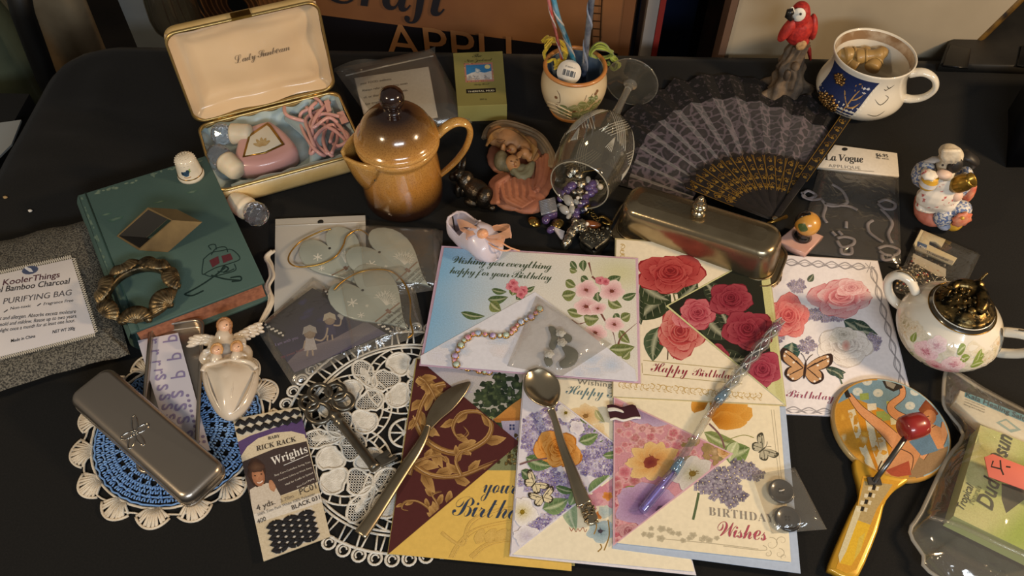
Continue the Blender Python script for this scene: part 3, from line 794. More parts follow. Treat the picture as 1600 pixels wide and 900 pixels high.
# D: lilac and hydrangea card
zD = .0046
qD = [(820, 585), (1005, 602), (1085, 893), (800, 866)]
c_, e_ = card('cream birthday card with a lilac flap lying under the silver spoon', qD, zD, '#e6dcc2', [(818, 583), (1008, 600), (1088, 899), (796, 869)], '#d6d2da', [(820, 586), (993, 716), (798, 868)], zD + CT + .0002, 'white envelope whose flap is printed with purple hydrangeas and an orange flower', '#d9d4dc')
p = Print(zD + CT + 1e-5); p.clip = [(822, 587), (1003, 604), (1082, 890), (803, 864)]
p.flower(915, 650, 26, 6, '#c89a5a', '#dcbc8a', '#e4d0a8', .4, .8, eye='#a88048'); p.flower(930, 680, 24, 5, '#c8a068', '#dcc090', '#e8d8b4', .2, .9)
p.leaf(930, 640, 945, 660, 5, '#9a9a60', '#c0ba88')
p.poly([(902, 790), (960, 745), (975, 790), (940, 790), (905, 795)], ['#c98a98', '#d49aa8', '#cc90a0', '#d8a8b0', '#c88a98'])
for k in range(26):
    x, y = R.uniform(920, 960), R.uniform(762, 795); p.blob(x, y, 5, 4, R.choice(['#d08a9c', '#c0788c', '#dca8b4']), '#c88c9c', ruf=.3)
p.flower(950, 775, 9, 5, '#b8682c', '#c87c3c', '#d89850', .3); p.flower(935, 805, 8, 5, '#b8682c', '#c87c3c', '#d89850', 1)
p.leaf(890, 775, 900, 830, 12, '#7c9a74', '#a8b89c'); p.flower(938, 830, 24, 5, '#6a8494', '#9ab0ba', '#b4c4c8', .3, .8, .7, '#4a4a5a'); p.blob(945, 800, 12, 10, '#a8bcc0', '#c4ccc4', ruf=.2)
for a in ((938, 850, 934, 862), (950, 812, 944, 860), (930, 812, 928, 835)): p.stroke([a[:2], (a[0] + 2, (a[1] + a[3]) / 2), a[2:]], 2, '#9a7c40')
p.stroke([(890, 824), (893, 830), (896, 825), (900, 831), (903, 826), (906, 830), (911, 824), (914, 831), (917, 827)], 1, '#a0604a'); p.done('print', c_)
text('Wishing you', (902, 600), (985, 608), zD + CT + .0003, grey_ink, c_, 'plain', hs=.85, sp=1.1)
text('Happy Birthday', (884, 615), (1030, 629), zD + CT + .0003, mat('ink_teal', '#5c7880', .5), c_, 'script', hs=1.25, sp=.85)
p = Print(zD + CT + .00052); p.clip = [(822, 590), (989, 716), (800, 864)]
PUR = ['#8f80b4', '#a79ac6', '#7c6ca8', '#b9aed2', '#c8c0dc', '#6c5c9c']
def lf(*a): p.leaf(*a)
lf(862, 640, 878, 652, 8, '#3a5030', '#6a8458'); lf(902, 655, 938, 672, 11, '#3c5434', '#6e8a5c'); lf(935, 690, 985, 700, 9, '#4a6038', '#7a9060')
p.florets(880, 640, 34, 24, 60, 5.5, PUR, rot=.4); p.florets(840, 680, 28, 36, 90, 5.5, PUR); p.florets(940, 690, 40, 22, 70, 5.5, PUR, rot=.7)
p.florets(935, 725, 46, 20, 90, 5.5, PUR, rot=.1); p.florets(850, 750, 40, 18, 70, 5.5, PUR); p.florets(888, 765, 24, 26, 60, 5.5, PUR); p.florets(862, 815, 36, 14, 60, 5.5, PUR, rot=-.4)
lf(905, 690, 935, 678, 9, '#46602e', '#7a9460'); lf(942, 712, 972, 705, 6, '#46602e', '#7a9460'); lf(822, 715, 862, 728, 12, '#3a5430', '#6c8a5a'); lf(815, 735, 838, 748, 9, '#30482e', '#58744c')
lf(922, 775, 952, 742, 16, '#46643a', '#90a878'); lf(868, 760, 900, 768, 6, '#3a5430', '#5c7c4c'); lf(848, 795, 888, 780, 13, '#46623a', '#84a070'); lf(890, 790, 900, 760, 8, '#5a7a4c', '#8ca880')
p.rose(845, 592, 30, '#a86424', '#cc8c40', '#e0b070', .8, 4); p.rose(872, 702, 38, '#a8621e', '#d18a36', '#e2ab62', .92, 5, .3, 7)
p.flower(884, 645, 17, 5, '#c8b890', '#e2dcd4', '#ece8ea', .3, .9, .7, '#8a7a20'); p.flower(902, 668, 13, 5, '#c4bccc', '#dcd6e0', '#eae6ec', .3, .9, .7)
p.flower(816, 800, 24, 5, '#cabc70', '#e2dccc', '#ebe8ea', .2, 1, .7, '#a88e28'); p.flower(822, 838, 22, 5, '#b8b0c4', '#d8d4dc', '#e8e4ea', .8, .8, .75); p.flower(836, 848, 8, 5, '#c0a040', '#d8c88a', '#e4dcc0')
for x, y, r_ in ((835, 756, .7), (848, 778, -.3)): p.butterfly(x, y, 19, r_, '#ddd2b0', '#3c352c', '#2a2420')
p.stroke([(812, 726), (830, 720), (855, 716)], 2.5, '#7a5a5e'); p.done('flower_print', e_)
ap = Print(zD + CT + .0001)

# B: red roses
zB = .0076
qB = [(963, 374), (1197, 390), (1226, 632), (958, 619)]
zE = .0068
c_, e_ = card('cream birthday card with large red roses, partly under the silver dish', qB, zB, '#e5dac2', [(961, 372), (1199, 388), (1229, 635), (956, 621)], '#bfb287', [(1198, 392), (1228, 633), (1040, 478)], zB + CT + .0002, 'pale green envelope whose flap is printed with dark red camellias', '#c9c894')
p = Print(zB + CT + 1e-5); p.clip = [(965, 376), (1195, 391), (1223, 630), (960, 617)]
GO = '#c0a468'
def lace(a, b, n, w):
    dx, dy = (b[0] - a[0]) / n, (b[1] - a[1]) / n
    for k in range(n):
        x, y = a[0] + dx * (k + .5), a[1] + dy * (k + .5)
        p.swirl(x, y, w, R.uniform(0, 6), 1.2, 1.5, GO); p.swirl(x + dx * .3, y + w * .8, w * .5, 1, 1, 1.1, GO); p.blob(x + dx * .5, y - w * .4, w * .25, w * .25, '#d9c48c', GO, n=6)
lace((967, 600), (1190, 619), 24, 5.5); lace((972, 382), (974, 404), 3, 5)
for q in ([(1005, 563), (1160, 578)], [(1005, 585), (1160, 600)], [(1003, 567), (1004, 583)]): p.stroke(q, 1, '#a89868', smooth=False)
dl = ('#1f2a1c', '#3e4a30')
p.leaf(1048, 460, 998, 500, 24, *dl); p.leaf(1000, 440, 1046, 470, 20, *dl); p.leaf(1000, 458, 1002, 508, 10, *dl); p.leaf(1032, 510, 1020, 565, 17, '#26361f', '#52644a'); p.leaf(1060, 468, 1090, 440, 16, *dl); p.leaf(1055, 460, 1060, 440, 8, *dl)
p.stroke([(1050, 450), (1056, 475), (1058, 500)], 2.5, '#6a6a48'); p.stroke([(1052, 560), (1060, 540)], 2, '#6a5a48'); p.stroke([(1043, 562), (1044, 545)], 2, '#6a5a48')
rd = ('#7c1a20', '#a43034', '#c2605c')
p.rose(1048, 428, 54, *rd, .66, 6, .2, 9); p.rose(1062, 520, 42, '#962c34', '#bd4a4a', '#d6938a', 1.0, 5, .5, 7)
p.rose(1082, 490, 36, '#982c3c', '#bc505e', '#d88e92', .8, 6, .2, 8)
p.done('print', c_)
text('Happy', (1017, 580), (1075, 586), zB + CT + .0003, wine_ink, c_, 'script', hs=1.35, sp=.85)
text('Birthday', (1082, 587), (1150, 593), zB + CT + .0003, wine_ink, c_, 'script', hs=1.35, sp=.85)
p = Print(zB + CT + .00052); p.clip = [(1196, 395), (1225, 629), (1044, 478)]
dl = ('#181c16', '#2f3428')
p.poly([(1044, 478), (1196, 395), (1202, 440), (1212, 560), (1190, 600)], '#24261e')
p.poly([(1196, 395), (1225, 629), (1213, 617), (1205, 560), (1190, 440)], '#c4c48c')
for q in ((1100, 490, 1140, 530, 20), (1120, 470, 1100, 440, 14), (1120, 560, 1165, 560, 18), (1190, 600, 1202, 626, 8), (1140, 520, 1120, 480, 12)): p.leaf(*q, '#1c2218', '#3c4434')
p.rose(1090, 490, 34, '#8a2436', '#b04656', '#c87880', .85, 5, .2, 8)
rd = ('#5e1220', '#842236', '#a04854')
p.rose(1142, 468, 40, *rd, .75, 6, .1, 9); p.rose(1168, 516, 42, *rd, .85, 6, .4, 9); p.rose(1192, 578, 32, '#701a30', '#9a3048', '#b05868', .95, 5, .2, 8); p.rose(1120, 552, 20, *rd, .8, 4)
p.done('flower_print', e_)

# E: Birthday Wishes
qE = [(962, 606), (1218, 634), (1236, 878), (962, 848)]
zE = .0062
c_, e_ = card('cream card reading Birthday Wishes with a lavender sprig and orange petals', qE, zE, '#e4d9bd', [(958, 604), (1227, 632), (1251, 896), (957, 857)], '#a9b8cf', [(959, 620), (1146, 709), (958, 853)], zE + CT + .0002, 'pale blue envelope whose flap is printed with purple anemones and peach flowers', '#cfa9b4')
p = Print(zE + CT + 1e-5); p.clip = [(965, 609), (1216, 636), (1233, 874), (965, 845)]
SV = '#b3aa92'
for k in range(2):
    p.stroke([(1205 + 4 * k, 640), (1222 + 4 * k, 790)], .9, SV, smooth=False)
p.stroke([(1036, 842), (1120, 850), (1185, 858)], 1.2, SV); p.stroke([(1130, 853), (1190, 860), (1198, 856), (1192, 852)], 1.2, SV)
for k in range(15):
    x = 1005 + 8 * k + R.uniform(-4, 4); y = 832 + .11 * (x - 1005) + R.uniform(-12, 10) * (1 - k / 22)
    p.flower(x, y, R.uniform(5, 8), 5, '#a8a088', SV, '#cdc4aa', R.uniform(0, 6), .8)
for q in ((1205, 850, 12), (1222, 845, 9), (1218, 865, 9), (1225, 870, 6), (1200, 865, 6)): p.swirl(*q, R.uniform(0, 6), 1.1, 1.2, SV)
p.leaf(1100, 675, 1166, 700, 12, '#5a6a34', '#98a468'); p.leaf(1130, 712, 1172, 700, 19, '#3c5428', '#88a060'); p.stroke([(1108, 662), (1125, 680), (1132, 700)], 3, '#7a5a5a'); p.stroke([(1130, 690), (1160, 680), (1178, 684)], 1.2, '#8a8a4a')
for q in ((1120, 652, 1175, 644, 20), (1110, 650, 1150, 622, 20), (1105, 650, 1172, 628, 18), (1112, 655, 1165, 660, 15), (1100, 640, 1085, 622, 16)): p.petal(q[0], q[1], math.atan2(q[3] - q[1], q[2] - q[0]), math.hypot(q[2] - q[0], q[3] - q[1]), q[4], '#a06014', '#c8862a', '#d9a24a')
GR = ['#6e6478', '#7c7288', '#8c8298', '#5c5268']
p.stroke([(1092, 770), (1088, 790), (1083, 812)], 4, '#5a6a4a'); p.florets(1120, 755, 40, 22, 60, 8, GR, rot=.3); p.florets(1160, 732, 22, 12, 22, 8, GR); p.florets(1140, 775, 24, 12, 22, 8, GR); p.florets(1180, 742, 14, 8, 16, 5, GR)
p.butterfly(1192, 702, 21, .9, '#b5b09a', '#4a483c', '#3c3a30')
p.leaf(1152, 690, 1140, 722, 9, '#a0b07a', '#c0c8a0')
p.done('print', c_)
text('BIRTHDAY', (1108, 805), (1210, 817), zE + CT + .0003, mat('ink_taupe', '#8d8478', .5), c_, 'bold', hs=1.1, sp=1.1, bold=-.012)
text('Wishes', (1122, 837), (1198, 845), zE + CT + .0003, mat('ink_rose', '#a8485a', .5), c_, 'thin', hs=1.25, sp=.85)
p = Print(zE + CT + .00052); p.clip = [(961, 623), (1141, 709), (961, 849)]
p.poly([(961, 623), (1141, 709), (961, 849)], '#c8909c')
PK = ['#c4707e', '#d08e98', '#b85a6c', '#d8a4a8', '#b87a78', '#a86a6a']
for k in range(70):
    x, y = R.uniform(960, 1105), R.uniform(640, 720)
    if p.inside(x, y): p.flower(x, y, R.uniform(6, 11), 5, R.choice(PK), R.choice(PK), '#dcb4b4', R.uniform(0, 6), .85)
for k in range(60):
    x, y = R.uniform(960, 1000), R.uniform(730, 845)
    if p.inside(x, y): p.flower(x, y, R.uniform(8, 14), 4, '#a8505e', R.choice(PK), '#d8a8ac', R.uniform(0, 6), .9)
p.flower(1022, 640, 48, 6, '#7c6088', '#a48cae', '#bca8c4', .3, .6, .7); p.flower(1032, 622, 20, 5, '#3c2a40', '#7a5c84', '#a890b4')
for k in range(30):
    x, y = R.uniform(1070, 1130), R.uniform(665, 730)
    if p.inside(x, y): p.blob(x, y, R.uniform(4, 9), R.uniform(3, 7), R.choice(['#a88a5c', '#8a7a4e', '#b89a70', '#c4a888', '#7c8058']), '#9a8258', ruf=.3)
p.rose(1132, 706, 14, '#a8723c', '#c89a60', '#dcc094', .8, 4)
p.flower(1020, 720, 44, 9, '#a8622c', '#d0a060', '#dcbe86', .3, .75, .45, '#7a2c28'); p.blob(1016, 722, 12, 9, '#6c2428', '#8a4434', ruf=.2)
p.flower(1082, 740, 36, 7, '#9c9a72', '#c0bcb4', '#cfcac6', .2, .8, .6, '#8a7432')
p.leaf(975, 768, 992, 760, 7, '#6a7040', '#98985c')
p.flower(1010, 790, 54, 6, '#6c4a74', '#9c7ca4', '#b89cbc', .5, .72, .75); p.flower(1032, 796, 30, 7, '#503458', '#8a6890', '#a888ac', .2, .75); p.blob(1034, 797, 9, 7, '#2c2030', '#4c3850', ruf=.2)
p.rose(984, 830, 20, '#94505a', '#b8808a', '#d0a8a8', .8, 3); p.done('flower_print', e_)

# A: blue blossom card, topmost
zA = .0098
qA = [(694, 387), (993, 405), (997, 595), (660, 566)]
c_, e_ = card('pale blue and cream card with pink dogwood blossoms under the jewelled bracelet', qA, zA, '#d9dcd9', [(690, 384), (997, 403), (1001, 599), (655, 571)], '#c9a9bc', [(657, 556), (836, 456), (992, 577), (995, 596), (658, 569)], zA + CT + .0002, 'white and pale blue envelope with its flap folded up below the bracelet', '#d5d6e0')
p = Print(zA + CT + 1e-5); p.clip = [(694, 387), (993, 405), (997, 595), (660, 566)]
def sky(u, v):
    n = noise.noise(Vector((u * 4, v * 3, 3.1))) * .5 + .5; q = max(0, 1 - u * 2.0) * .9 + .35 * n
    c = mixc('#dedbd2', '#7fb0d8', min(1, max(0, q - .12)))
    return mixc(c, '#c9c88c', max(0, .75 - math.hypot((u - .92) * 3, (v - .12) * 3.5)))
p.grid(lambda u, v: lerp(lerp((694, 387), (993, 405), u), lerp((660, 566), (997, 595), u), v), sky, 30, 20)
LG = ('#3c5028', '#8a9458'); LD = ('#2c4428', '#5c7448')
for q in ((768, 452, 792, 456, 5), (762, 468, 794, 464, 7), (766, 472, 783, 486, 9), (720, 488, 758, 494, 6), (800, 462, 804, 440, 8), (806, 468, 822, 450, 6), (820, 455, 836, 447, 4), (890, 420, 902, 424, 5), (892, 408, 902, 420, 5), (912, 406, 912, 424, 6), (884, 438, 900, 448, 7), (878, 462, 900, 458, 9), (908, 432, 920, 440, 6), (948, 440, 970, 432, 8), (972, 466, 994, 458, 6), (950, 468, 972, 480, 8), (886, 485, 916, 490, 7), (912, 494, 936, 498, 12), (960, 490, 968, 500, 6), (970, 498, 985, 490, 8), (968, 516, 984, 536, 7), (952, 545, 992, 542, 10), (972, 560, 984, 548, 7), (934, 456, 936, 472, 8)):
    p.leaf(*q, *R.choice([LG, LD]))
for q in ([(938, 488), (948, 505), (958, 520), (962, 538)], [(966, 538), (972, 525), (995, 505)], [(925, 432), (940, 445), (945, 452)], [(920, 410), (925, 430)], [(893, 500), (905, 506), (918, 502)]): p.stroke(q, 3.2, '#7a4c44', 'end')
PB = ('#b87880', '#e0b4ba', '#ecd6d6')
for x, y, r in ((916, 453, 20), (956, 455, 22), (916, 479, 22), (934, 482, 14), (960, 507, 17), (930, 520, 20)): p.flower(x, y, r, 5, *PB, R.uniform(0, 6), .75, .75, '#8a4a3c')
for x, y in ((798, 448), (806, 452), (802, 442), (818, 454), (938, 438), (946, 440), (814, 460)): p.rose(x, y, 8, '#a83c50', '#cf6a7c', '#e4a4ac', .9, 3)
p.done('print', c_)
text('Wishing you everything', (706, 411), (862, 421), zA + CT + .0002, green_ink, c_, 'script', hs=1.25, sp=.78, bold=-.006)
text('happy for your Birthday', (702, 427), (862, 438), zA + CT + .0002, green_ink, c_, 'script', hs=1.25, sp=.78, bold=-.006)
p = Print(zA + CT + .00052); p.clip = [(659, 556), (836, 457), (990, 577), (993, 595), (660, 568)]
for k in range(26):
    x, y = R.uniform(680, 980), R.uniform(480, 590)
    if p.inside(x, y): p.blob(x, y, R.uniform(14, 34), R.uniform(8, 18), R.choice(['#b9c8e0', '#d2d4e4', '#c4cce0', '#dcd8e0']), '#d5d6e0', n=16, ruf=.2)
p.done('wash_print', e_)
# ---------------------------------------------------------------- left side: case, book, bag, tins, doilies
def solve_h(base, ty):
    w = T(*base); lo, hi = 0.0, .4
    for _ in range(40):
        m = (lo + hi) / 2
        q = Vector((w.x, w.y - CAMY, m - CAMH)); dep = q.y * math.cos(PITCH) - q.z * math.sin(PITCH)
        y = (q.y * math.sin(PITCH) + q.z * math.cos(PITCH)) * FOC / dep; x = q.x * FOC / dep
        if 450 - (-math.sin(ROLL) * x + math.cos(ROLL) * y) > ty: lo = m
        else: hi = m
    return lo
up = Vector((0, 0, 1))
def loop_strip(mb, loops, closed=True):
    n = len(loops[0]); vs = [p for l in loops for p in l]
    fs = [(i * n + k, i * n + (k + 1) % n, (i + 1) * n + (k + 1) % n, (i + 1) * n + k) for i in range(len(loops) - 1) for k in range(n)]
    return mb.add(vs, fs)
def tray(M, W, D, depth, wall, rad, outer, inner, rim, parent, pre, bev=.004):
    """an open rounded-rectangle tray: rim at local z = 0, floor at z = -depth"""
    o = rrect(W, D, rad, 6); f = lambda s, z: [M @ Vector((p[0] * (1 - 2 * s / W), p[1] * (1 - 2 * s / D), z)) for p in o]
    mb = loop_strip(MB(), [f(bev * 2, -depth), f(bev * .6, -depth + bev * .4), f(0, -depth + bev * 1.6), f(0, 0), f(wall, 0), f(wall, -.003)])
    mb.add(f(bev * 2, -depth), [tuple(reversed(range(len(o))))]); obj(pre + '_shell', mb, outer, parent)
    mb = loop_strip(MB(), [f(-.0006, -.0016), f(-.0006, .0008), f(wall + .0005, .0008), f(wall + .0005, -.0016)]); obj(pre + '_rim', mb, rim, parent)
    return f
gold_trim = mat('gold_trim', '#a8823c', .3, .9, c2='#6e5222', ns=60)
# --- cream shaver case
zr = .026
a, b, c = T(308, 196, zr), T(527, 141, zr), T(349, 300, zr)
u = (b - a).normalized(); W = (b - a).length; bk = Vector((-u.y, u.x, 0)); D = abs((a - c).dot(bk)) * .985
cen = a + u * W / 2 - bk * D / 2
case = thing('shaver_case', 'open cream vanity case with pale blue satin tray and satin lined lid', 'case', Vector((cen.x, cen.y, 0)))
cream = mat('cream_leatherette', '#cdb27c', .42, c2='#b99a60', ns=30, bump=.15, bs=500, coat=.2)
blue_satin = mat('blue_satin', '#a8b6b4', .4, c2='#8fa2a4', ns=22, nlo=.3, nhi=.7, sheen=.4)
satin = mat('cream_satin', '#dcc09a', .2, c2='#cbae88', ns=10, nlo=.3, nhi=.7, sheen=.3)
M = frame(cen, u, bk, up)
tray(M, W, D, zr - .0012, .0010, .012, cream, None, mat('pale_gold', '#b59a62', .35, .85), case, 'tray')
def lin_f(uu, vv):
    x, y = (uu - .5) * (W - .0034), (vv - .5) * (D - .0034)
    e = min(uu, 1 - uu) * W; e2 = min(vv, 1 - vv) * D; q = min(e, e2)
    z = -.018 + .015 * math.exp(-(q / .007) ** 2)
    z += .0016 * math.sin(uu * 40 + 6 * math.sin(vv * 9)) * math.exp(-q * 45) + .0022 * noise.noise(Vector((uu * 7, vv * 6, 0)))
    return M @ Vector((x, y, z))
obj('satin_lining', MB().sheet(lin_f, 60, 44), blue_satin, case)
# padded divider between shaver and cord bay
dv = [M @ Vector((.019 + .016 * math.sin(k * .34), -D / 2 + .008 + (D - .016) * k / 10, -.012)) for k in range(11)]
obj('satin_divider', MB().tube(dv, [.004 + .006 * math.sin(pi * k / 10) for k in range(11)], 10), blue_satin, case)
obj('satin_roll', MB().tube([M @ Vector((-W / 2 + .015 + (W - .03) * k / 12, -D / 2 + .009 + .001 * math.sin(k * 2), -.010)) for k in range(13)], [.005 + .0012 * math.sin(k * 2.4) for k in range(13)], 8), blue_satin, case)
th = math.radians(93)
v = (bk * math.cos(pi - th) * -1 * -1 + up * math.sin(th)).normalized()
v = (bk * -math.cos(th) + up * math.sin(th)).normalized()
w = u.cross(v) * 1.0                                                          # lid opens towards the viewer
if w.y > 0: w = -w
LD = D * 1.0; ld = .019
lc = cen + bk * (D / 2 + .001) + v * (LD / 2 + .002) - u * .001
ML = frame(lc, u, v, u.cross(v))
sgn = 1 if u.cross(v).dot(w) > 0 else -1
ML = frame(lc, u * sgn, v, w)
tray(ML, W, LD, ld, .0010, .012, cream, None, MATS['pale_gold'], case, 'lid')
def lid_f(uu, vv):
    x, y = (uu - .5) * (W - .0034), (vv - .5) * (LD - .0034)
    q = min(min(uu, 1 - uu) * W, min(vv, 1 - vv) * LD)
    z = -.0145 + .012 * math.exp(-(q / .006) ** 2) + .003 * math.exp(-((q - .013) / .006) ** 2)
    dm = 1 - math.exp(-((uu - .6) / .24) ** 2 - ((vv - .46) / .14) ** 2)
    z += .0011 * math.sin(uu * 16 + 5 * vv) * math.exp(-q * 30) + .0042 * dm * noise.noise(Vector((uu * 3.3, vv * 2.6, 5))) + .0022 * dm * math.sin((uu - vv) * 13) * max(0, uu - .4)
    return ML @ Vector((x, y, z))
obj('satin_lid_lining', MB().sheet(lid_f, 60, 40), satin, case)
k0 = Vector(lid_f(.5, .5)); O = ML @ Vector((-.018, -.004, -.0138))
text('Lady Sunbeam', None, None, 0, mat('script_brown', '#6e5c48', .5), case, 'thin', hs=1.2, sp=.8, world=(O, ML.to_3x3() @ Vector((.056, .001, 0)), v), ext=0)
obj('clasp', MB().box(ML @ Vector((0, LD / 2 + .0005, -.004)), (.020, .0022, .010), None), gold_trim, case) if 0 else obj('clasp', MB().hexa([ML @ Vector(p) for p in ((-.010, LD / 2 - .001, -.010), (.010, LD / 2 - .001, -.010), (.010, LD / 2 - .001, .0015), (-.010, LD / 2 - .001, .0015))], [ML @ Vector(p) for p in ((-.009, LD / 2 + .0016, -.009), (.009, LD / 2 + .0016, -.009), (.009, LD / 2 + .0016, .001), (-.009, LD / 2 + .0016, .001))]), gold_trim, case)
for s_ in (-.045, .045): obj('hinge', MB().tube([M @ Vector((s_ - .012, D / 2 + .0015, .0005)), M @ Vector((s_ + .012, D / 2 + .0015, .0005))], .0018, 8), gold_trim, case)
# pink shaver
def q3(px, py, z): return T(px, py, z)
zf = .010
shv = thing('electric_shaver', 'pink electric shaver with white and gold top plate in the cream case', 'shaver', T(420, 240, zf))
pink = mat('pink_plastic', '#cf9f98', .28, c2='#c59189', ns=12, coat=.4)
so = [(372, 268), (372, 240), (385, 214), (420, 200), (434, 205), (452, 220), (467, 241), (458, 254), (430, 266), (400, 272)]
obj('body', MB().slab([T(x, y, zf + .006)[:2] for x, y in spline(so, 4, True)], zf, zf + .018, .007, nb=4), pink, shv)
po = [(379, 246), (388, 212), (418, 192), (424, 196), (445, 226), (415, 240)]
obj('plate_rim', MB().slab([T(x, y, zf + .018)[:2] for x, y in po], zf + .016, zf + .0195, .0012), gold_trim, shv)
po2 = [(383, 243), (391, 214), (417, 196), (421, 199), (440, 225), (414, 237)]
obj('top_plate', MB().slab([T(x, y, zf + .0195)[:2] for x, y in po2], zf + .019, zf + .0203, .0006), mat('ivory_plate', '#d9d0bb', .25, coat=.4), shv)
p = Print(zf + .0206)
for an in (-2.3, -1.7, -1.2, -.7, -2.9): p.petal(410, 228, an, 15, 3, '#b0905a', '#c8ae80', '#b89a60', sq=.9)
p.done('flower_print', shv)
# its coiled cord
cd_ = thing('power_cord', 'coiled pink power cord bundled in the right bay of the cream case', 'cord', T(500, 200, zf))
cords = [[(478, 190), (448, 180), (446, 160), (462, 149), (490, 152), (505, 166), (512, 190), (505, 215), (510, 235), (520, 244)],
 [(490, 168), (470, 178), (472, 200), (485, 225), (500, 240), (508, 243)], [(500, 172), (478, 186), (484, 210), (492, 232), (485, 240), (489, 222), (500, 205), (520, 195), (527, 215), (518, 240)],
 [(515, 160), (495, 180), (488, 205), (497, 228), (512, 240)], [(530, 182), (505, 178), (486, 190), (489, 200), (512, 184), (528, 192)], [(478, 166), (488, 180), (505, 195), (524, 205), (540, 222), (520, 232)],
 [(512, 178), (533, 200), (546, 222)], [(494, 160), (484, 172), (492, 190), (500, 186)], [(516, 222), (522, 205), (538, 205), (545, 218), (530, 228), (520, 224)]]
for i, cpts in enumerate(cords):
    obj('cord_loop', MB().tube([T(x, y, zf + .0115 + .0035 * math.sin(i * 1.9 + k * .35) + .0011 * (i % 5)) for k, (x, y) in enumerate([(p[0], p[1]) for p in spline(cpts, 5)])], .00195, 8), pink, cd_)
obj('plug', MB().hexa([T(x, y, zf + .008) for x, y in ((526, 178), (536, 175), (545, 192), (534, 196))], [T(x, y, zf + .017) for x, y in ((526, 176), (536, 173), (545, 190), (534, 194))]), pink, cd_)
obj('connector', MB().hexa([T(x, y, zf + .010) for x, y in ((506, 160), (514, 157), (518, 175), (511, 178))], [T(x, y, zf + .018) for x, y in ((506, 158), (514, 155), (518, 173), (511, 176))]), pink, cd_)
# faceted clear knobs with frosted caps
crystal = film('faceted_crystal', '#dfe6f4', .22, '#b9c4de', .06, 1.0, 60, 3.2)
crystal = mat('faceted_clear', '#eaedf6', .03, trans=.95, ior=1.45, coat=.4)
frost = mat('frosted_cap', '#e0d2b8', .45, sss=.2, c2='#d3c3a6', ns=40)
def knob(p0, p1, r, label):
    """clear faceted ball at p0, ribbed frosted cap at p1"""
    d = (p1 - p0).normalized(); M = Matrix.Translation(p0) @ rot_to(d)
    t = thing('crystal_knob', label, 'knob', Vector((p0.x, p0.y, min(p0.z, p1.z) - r)), 'faceted clear knobs')
    mb = MB(); n = 12; pr_ = [(.25, -.95), (.72, -.70), (.98, -.22), (.92, .35), (.62, .75), (.5, 1.0)]
    for i, (q, z) in enumerate(pr_): pass
    vs, fs = [], []
    for i, (q, z) in enumerate(pr_):
        for k in range(n): an = 2 * pi * (k + .5 * (i % 2)) / n; vs.append((q * r * math.cos(an), q * r * math.sin(an), z * r))
    for i in range(len(pr_) - 1):
        for k in range(n):
            A_, B_, C_, D_ = i * n + k, i * n + (k + 1) % n, (i + 1) * n + (k + 1) % n, (i + 1) * n + k
            if i % 2: fs += [(A_, B_, C_), (A_, C_, D_)]
            else: fs += [(A_, B_, D_), (B_, C_, D_)]
    fs.append(tuple(reversed(range(n)))); fs.append(tuple(range((len(pr_) - 1) * n, len(pr_) * n)))
    mb.add(vs, fs, None, True, M); obj('faceted_ball', mb, crystal, t)
    L_ = (p1 - p0).length; q = r * .92
    obj('cap', MB().lathe([(.5 * q, r * .8), (q, r * .95), (q * 1.02, r * 1.2), (q * .97, r * 1.3), (q, r * 1.5), (q * .96, r * 1.7), (q * .92, L_ + q * .5), (q * .7, L_ + q * .8), (0, L_ + q * .9)], 20, M), frost, t)
knob(T(347, 210, .024), T(381, 209, .026), .0115, 'clear faceted knob with frosted cap lying at the back left of the case')
knob(T(342, 243, .024), T(364, 262, .023), .0120, 'clear faceted knob with frosted cap lying at the front left of the case')
knob(T(400, 334, .0125), T(373, 318, .012), .0122, 'clear faceted knob with frosted cap lying on the black cloth by the book')

# --- green book
zb_ = .027
bq = [(122, 305), (322, 243), (413, 440), (204, 520)]
bk_ = thing('green_book', 'worn dark green hardback book with a stamped emblem lying on the cloth', 'book', sum((T(*p, 0) for p in bq), Vector()) / 4)
gcl = mat('green_bookcloth', '#39524e', .75, c2='#48605a', ns=9, nlo=.3, nhi=.75, bump=.2, bs=700, rvar=.1)
Bq = [T(x, y, zb_) for x, y in bq]
def inq(q, s):
    c0 = sum(q, Vector()) / 4; return [p + (c0 - p).normalized() * s for p in q]
obj('front_cover', MB().slab([p[:2] for p in Bq], zb_ - .0028, zb_, .0008), gcl, bk_)
obj('back_cover', MB().slab([p[:2] for p in Bq], .0006, .0034, .0008), gcl, bk_)
ins = [Bq[0].lerp(Bq[1], .03).lerp(Bq[3], .03), Bq[1].lerp(Bq[0], .025).lerp(Bq[2], .02), Bq[2].lerp(Bq[3], .025).lerp(Bq[1], .02), Bq[3].lerp(Bq[2], .03).lerp(Bq[0], .03)]
obj('page_block', MB().slab([p[:2] for p in ins], .0034, zb_ - .0028), mat('aged_page_edges', '#a86b4c', .85, c2='#8a543c', ns=260), bk_)
mb = MB(); A_, D_ = Bq[0], Bq[3]; out = (A_ - Bq[1]).normalized()
mb.sheet(lambda uu, vv: (A_.lerp(D_, uu) + out * (.004 * math.sin(pi * vv)))[:2] + ((.0008 + (zb_ - .0009) * vv),) if False else tuple((A_.lerp(D_, uu) + out * (.005 * math.sin(pi * vv)))[:2]) + (.0008 + (zb_ - .0009) * vv,), 10, 8)
obj('spine', mb, gcl, bk_)
e1, e2 = Bq[0].lerp(Bq[1], .055), Bq[3].lerp(Bq[2], .055)
obj('hinge_groove', MB().tube([e1 + up * .0001, e2 + up * .0001], .0007, 6), mat('groove_green', '#24413b', .8), bk_)
p = Print(zb_ + .00005)
wear = '#7e8d7c'
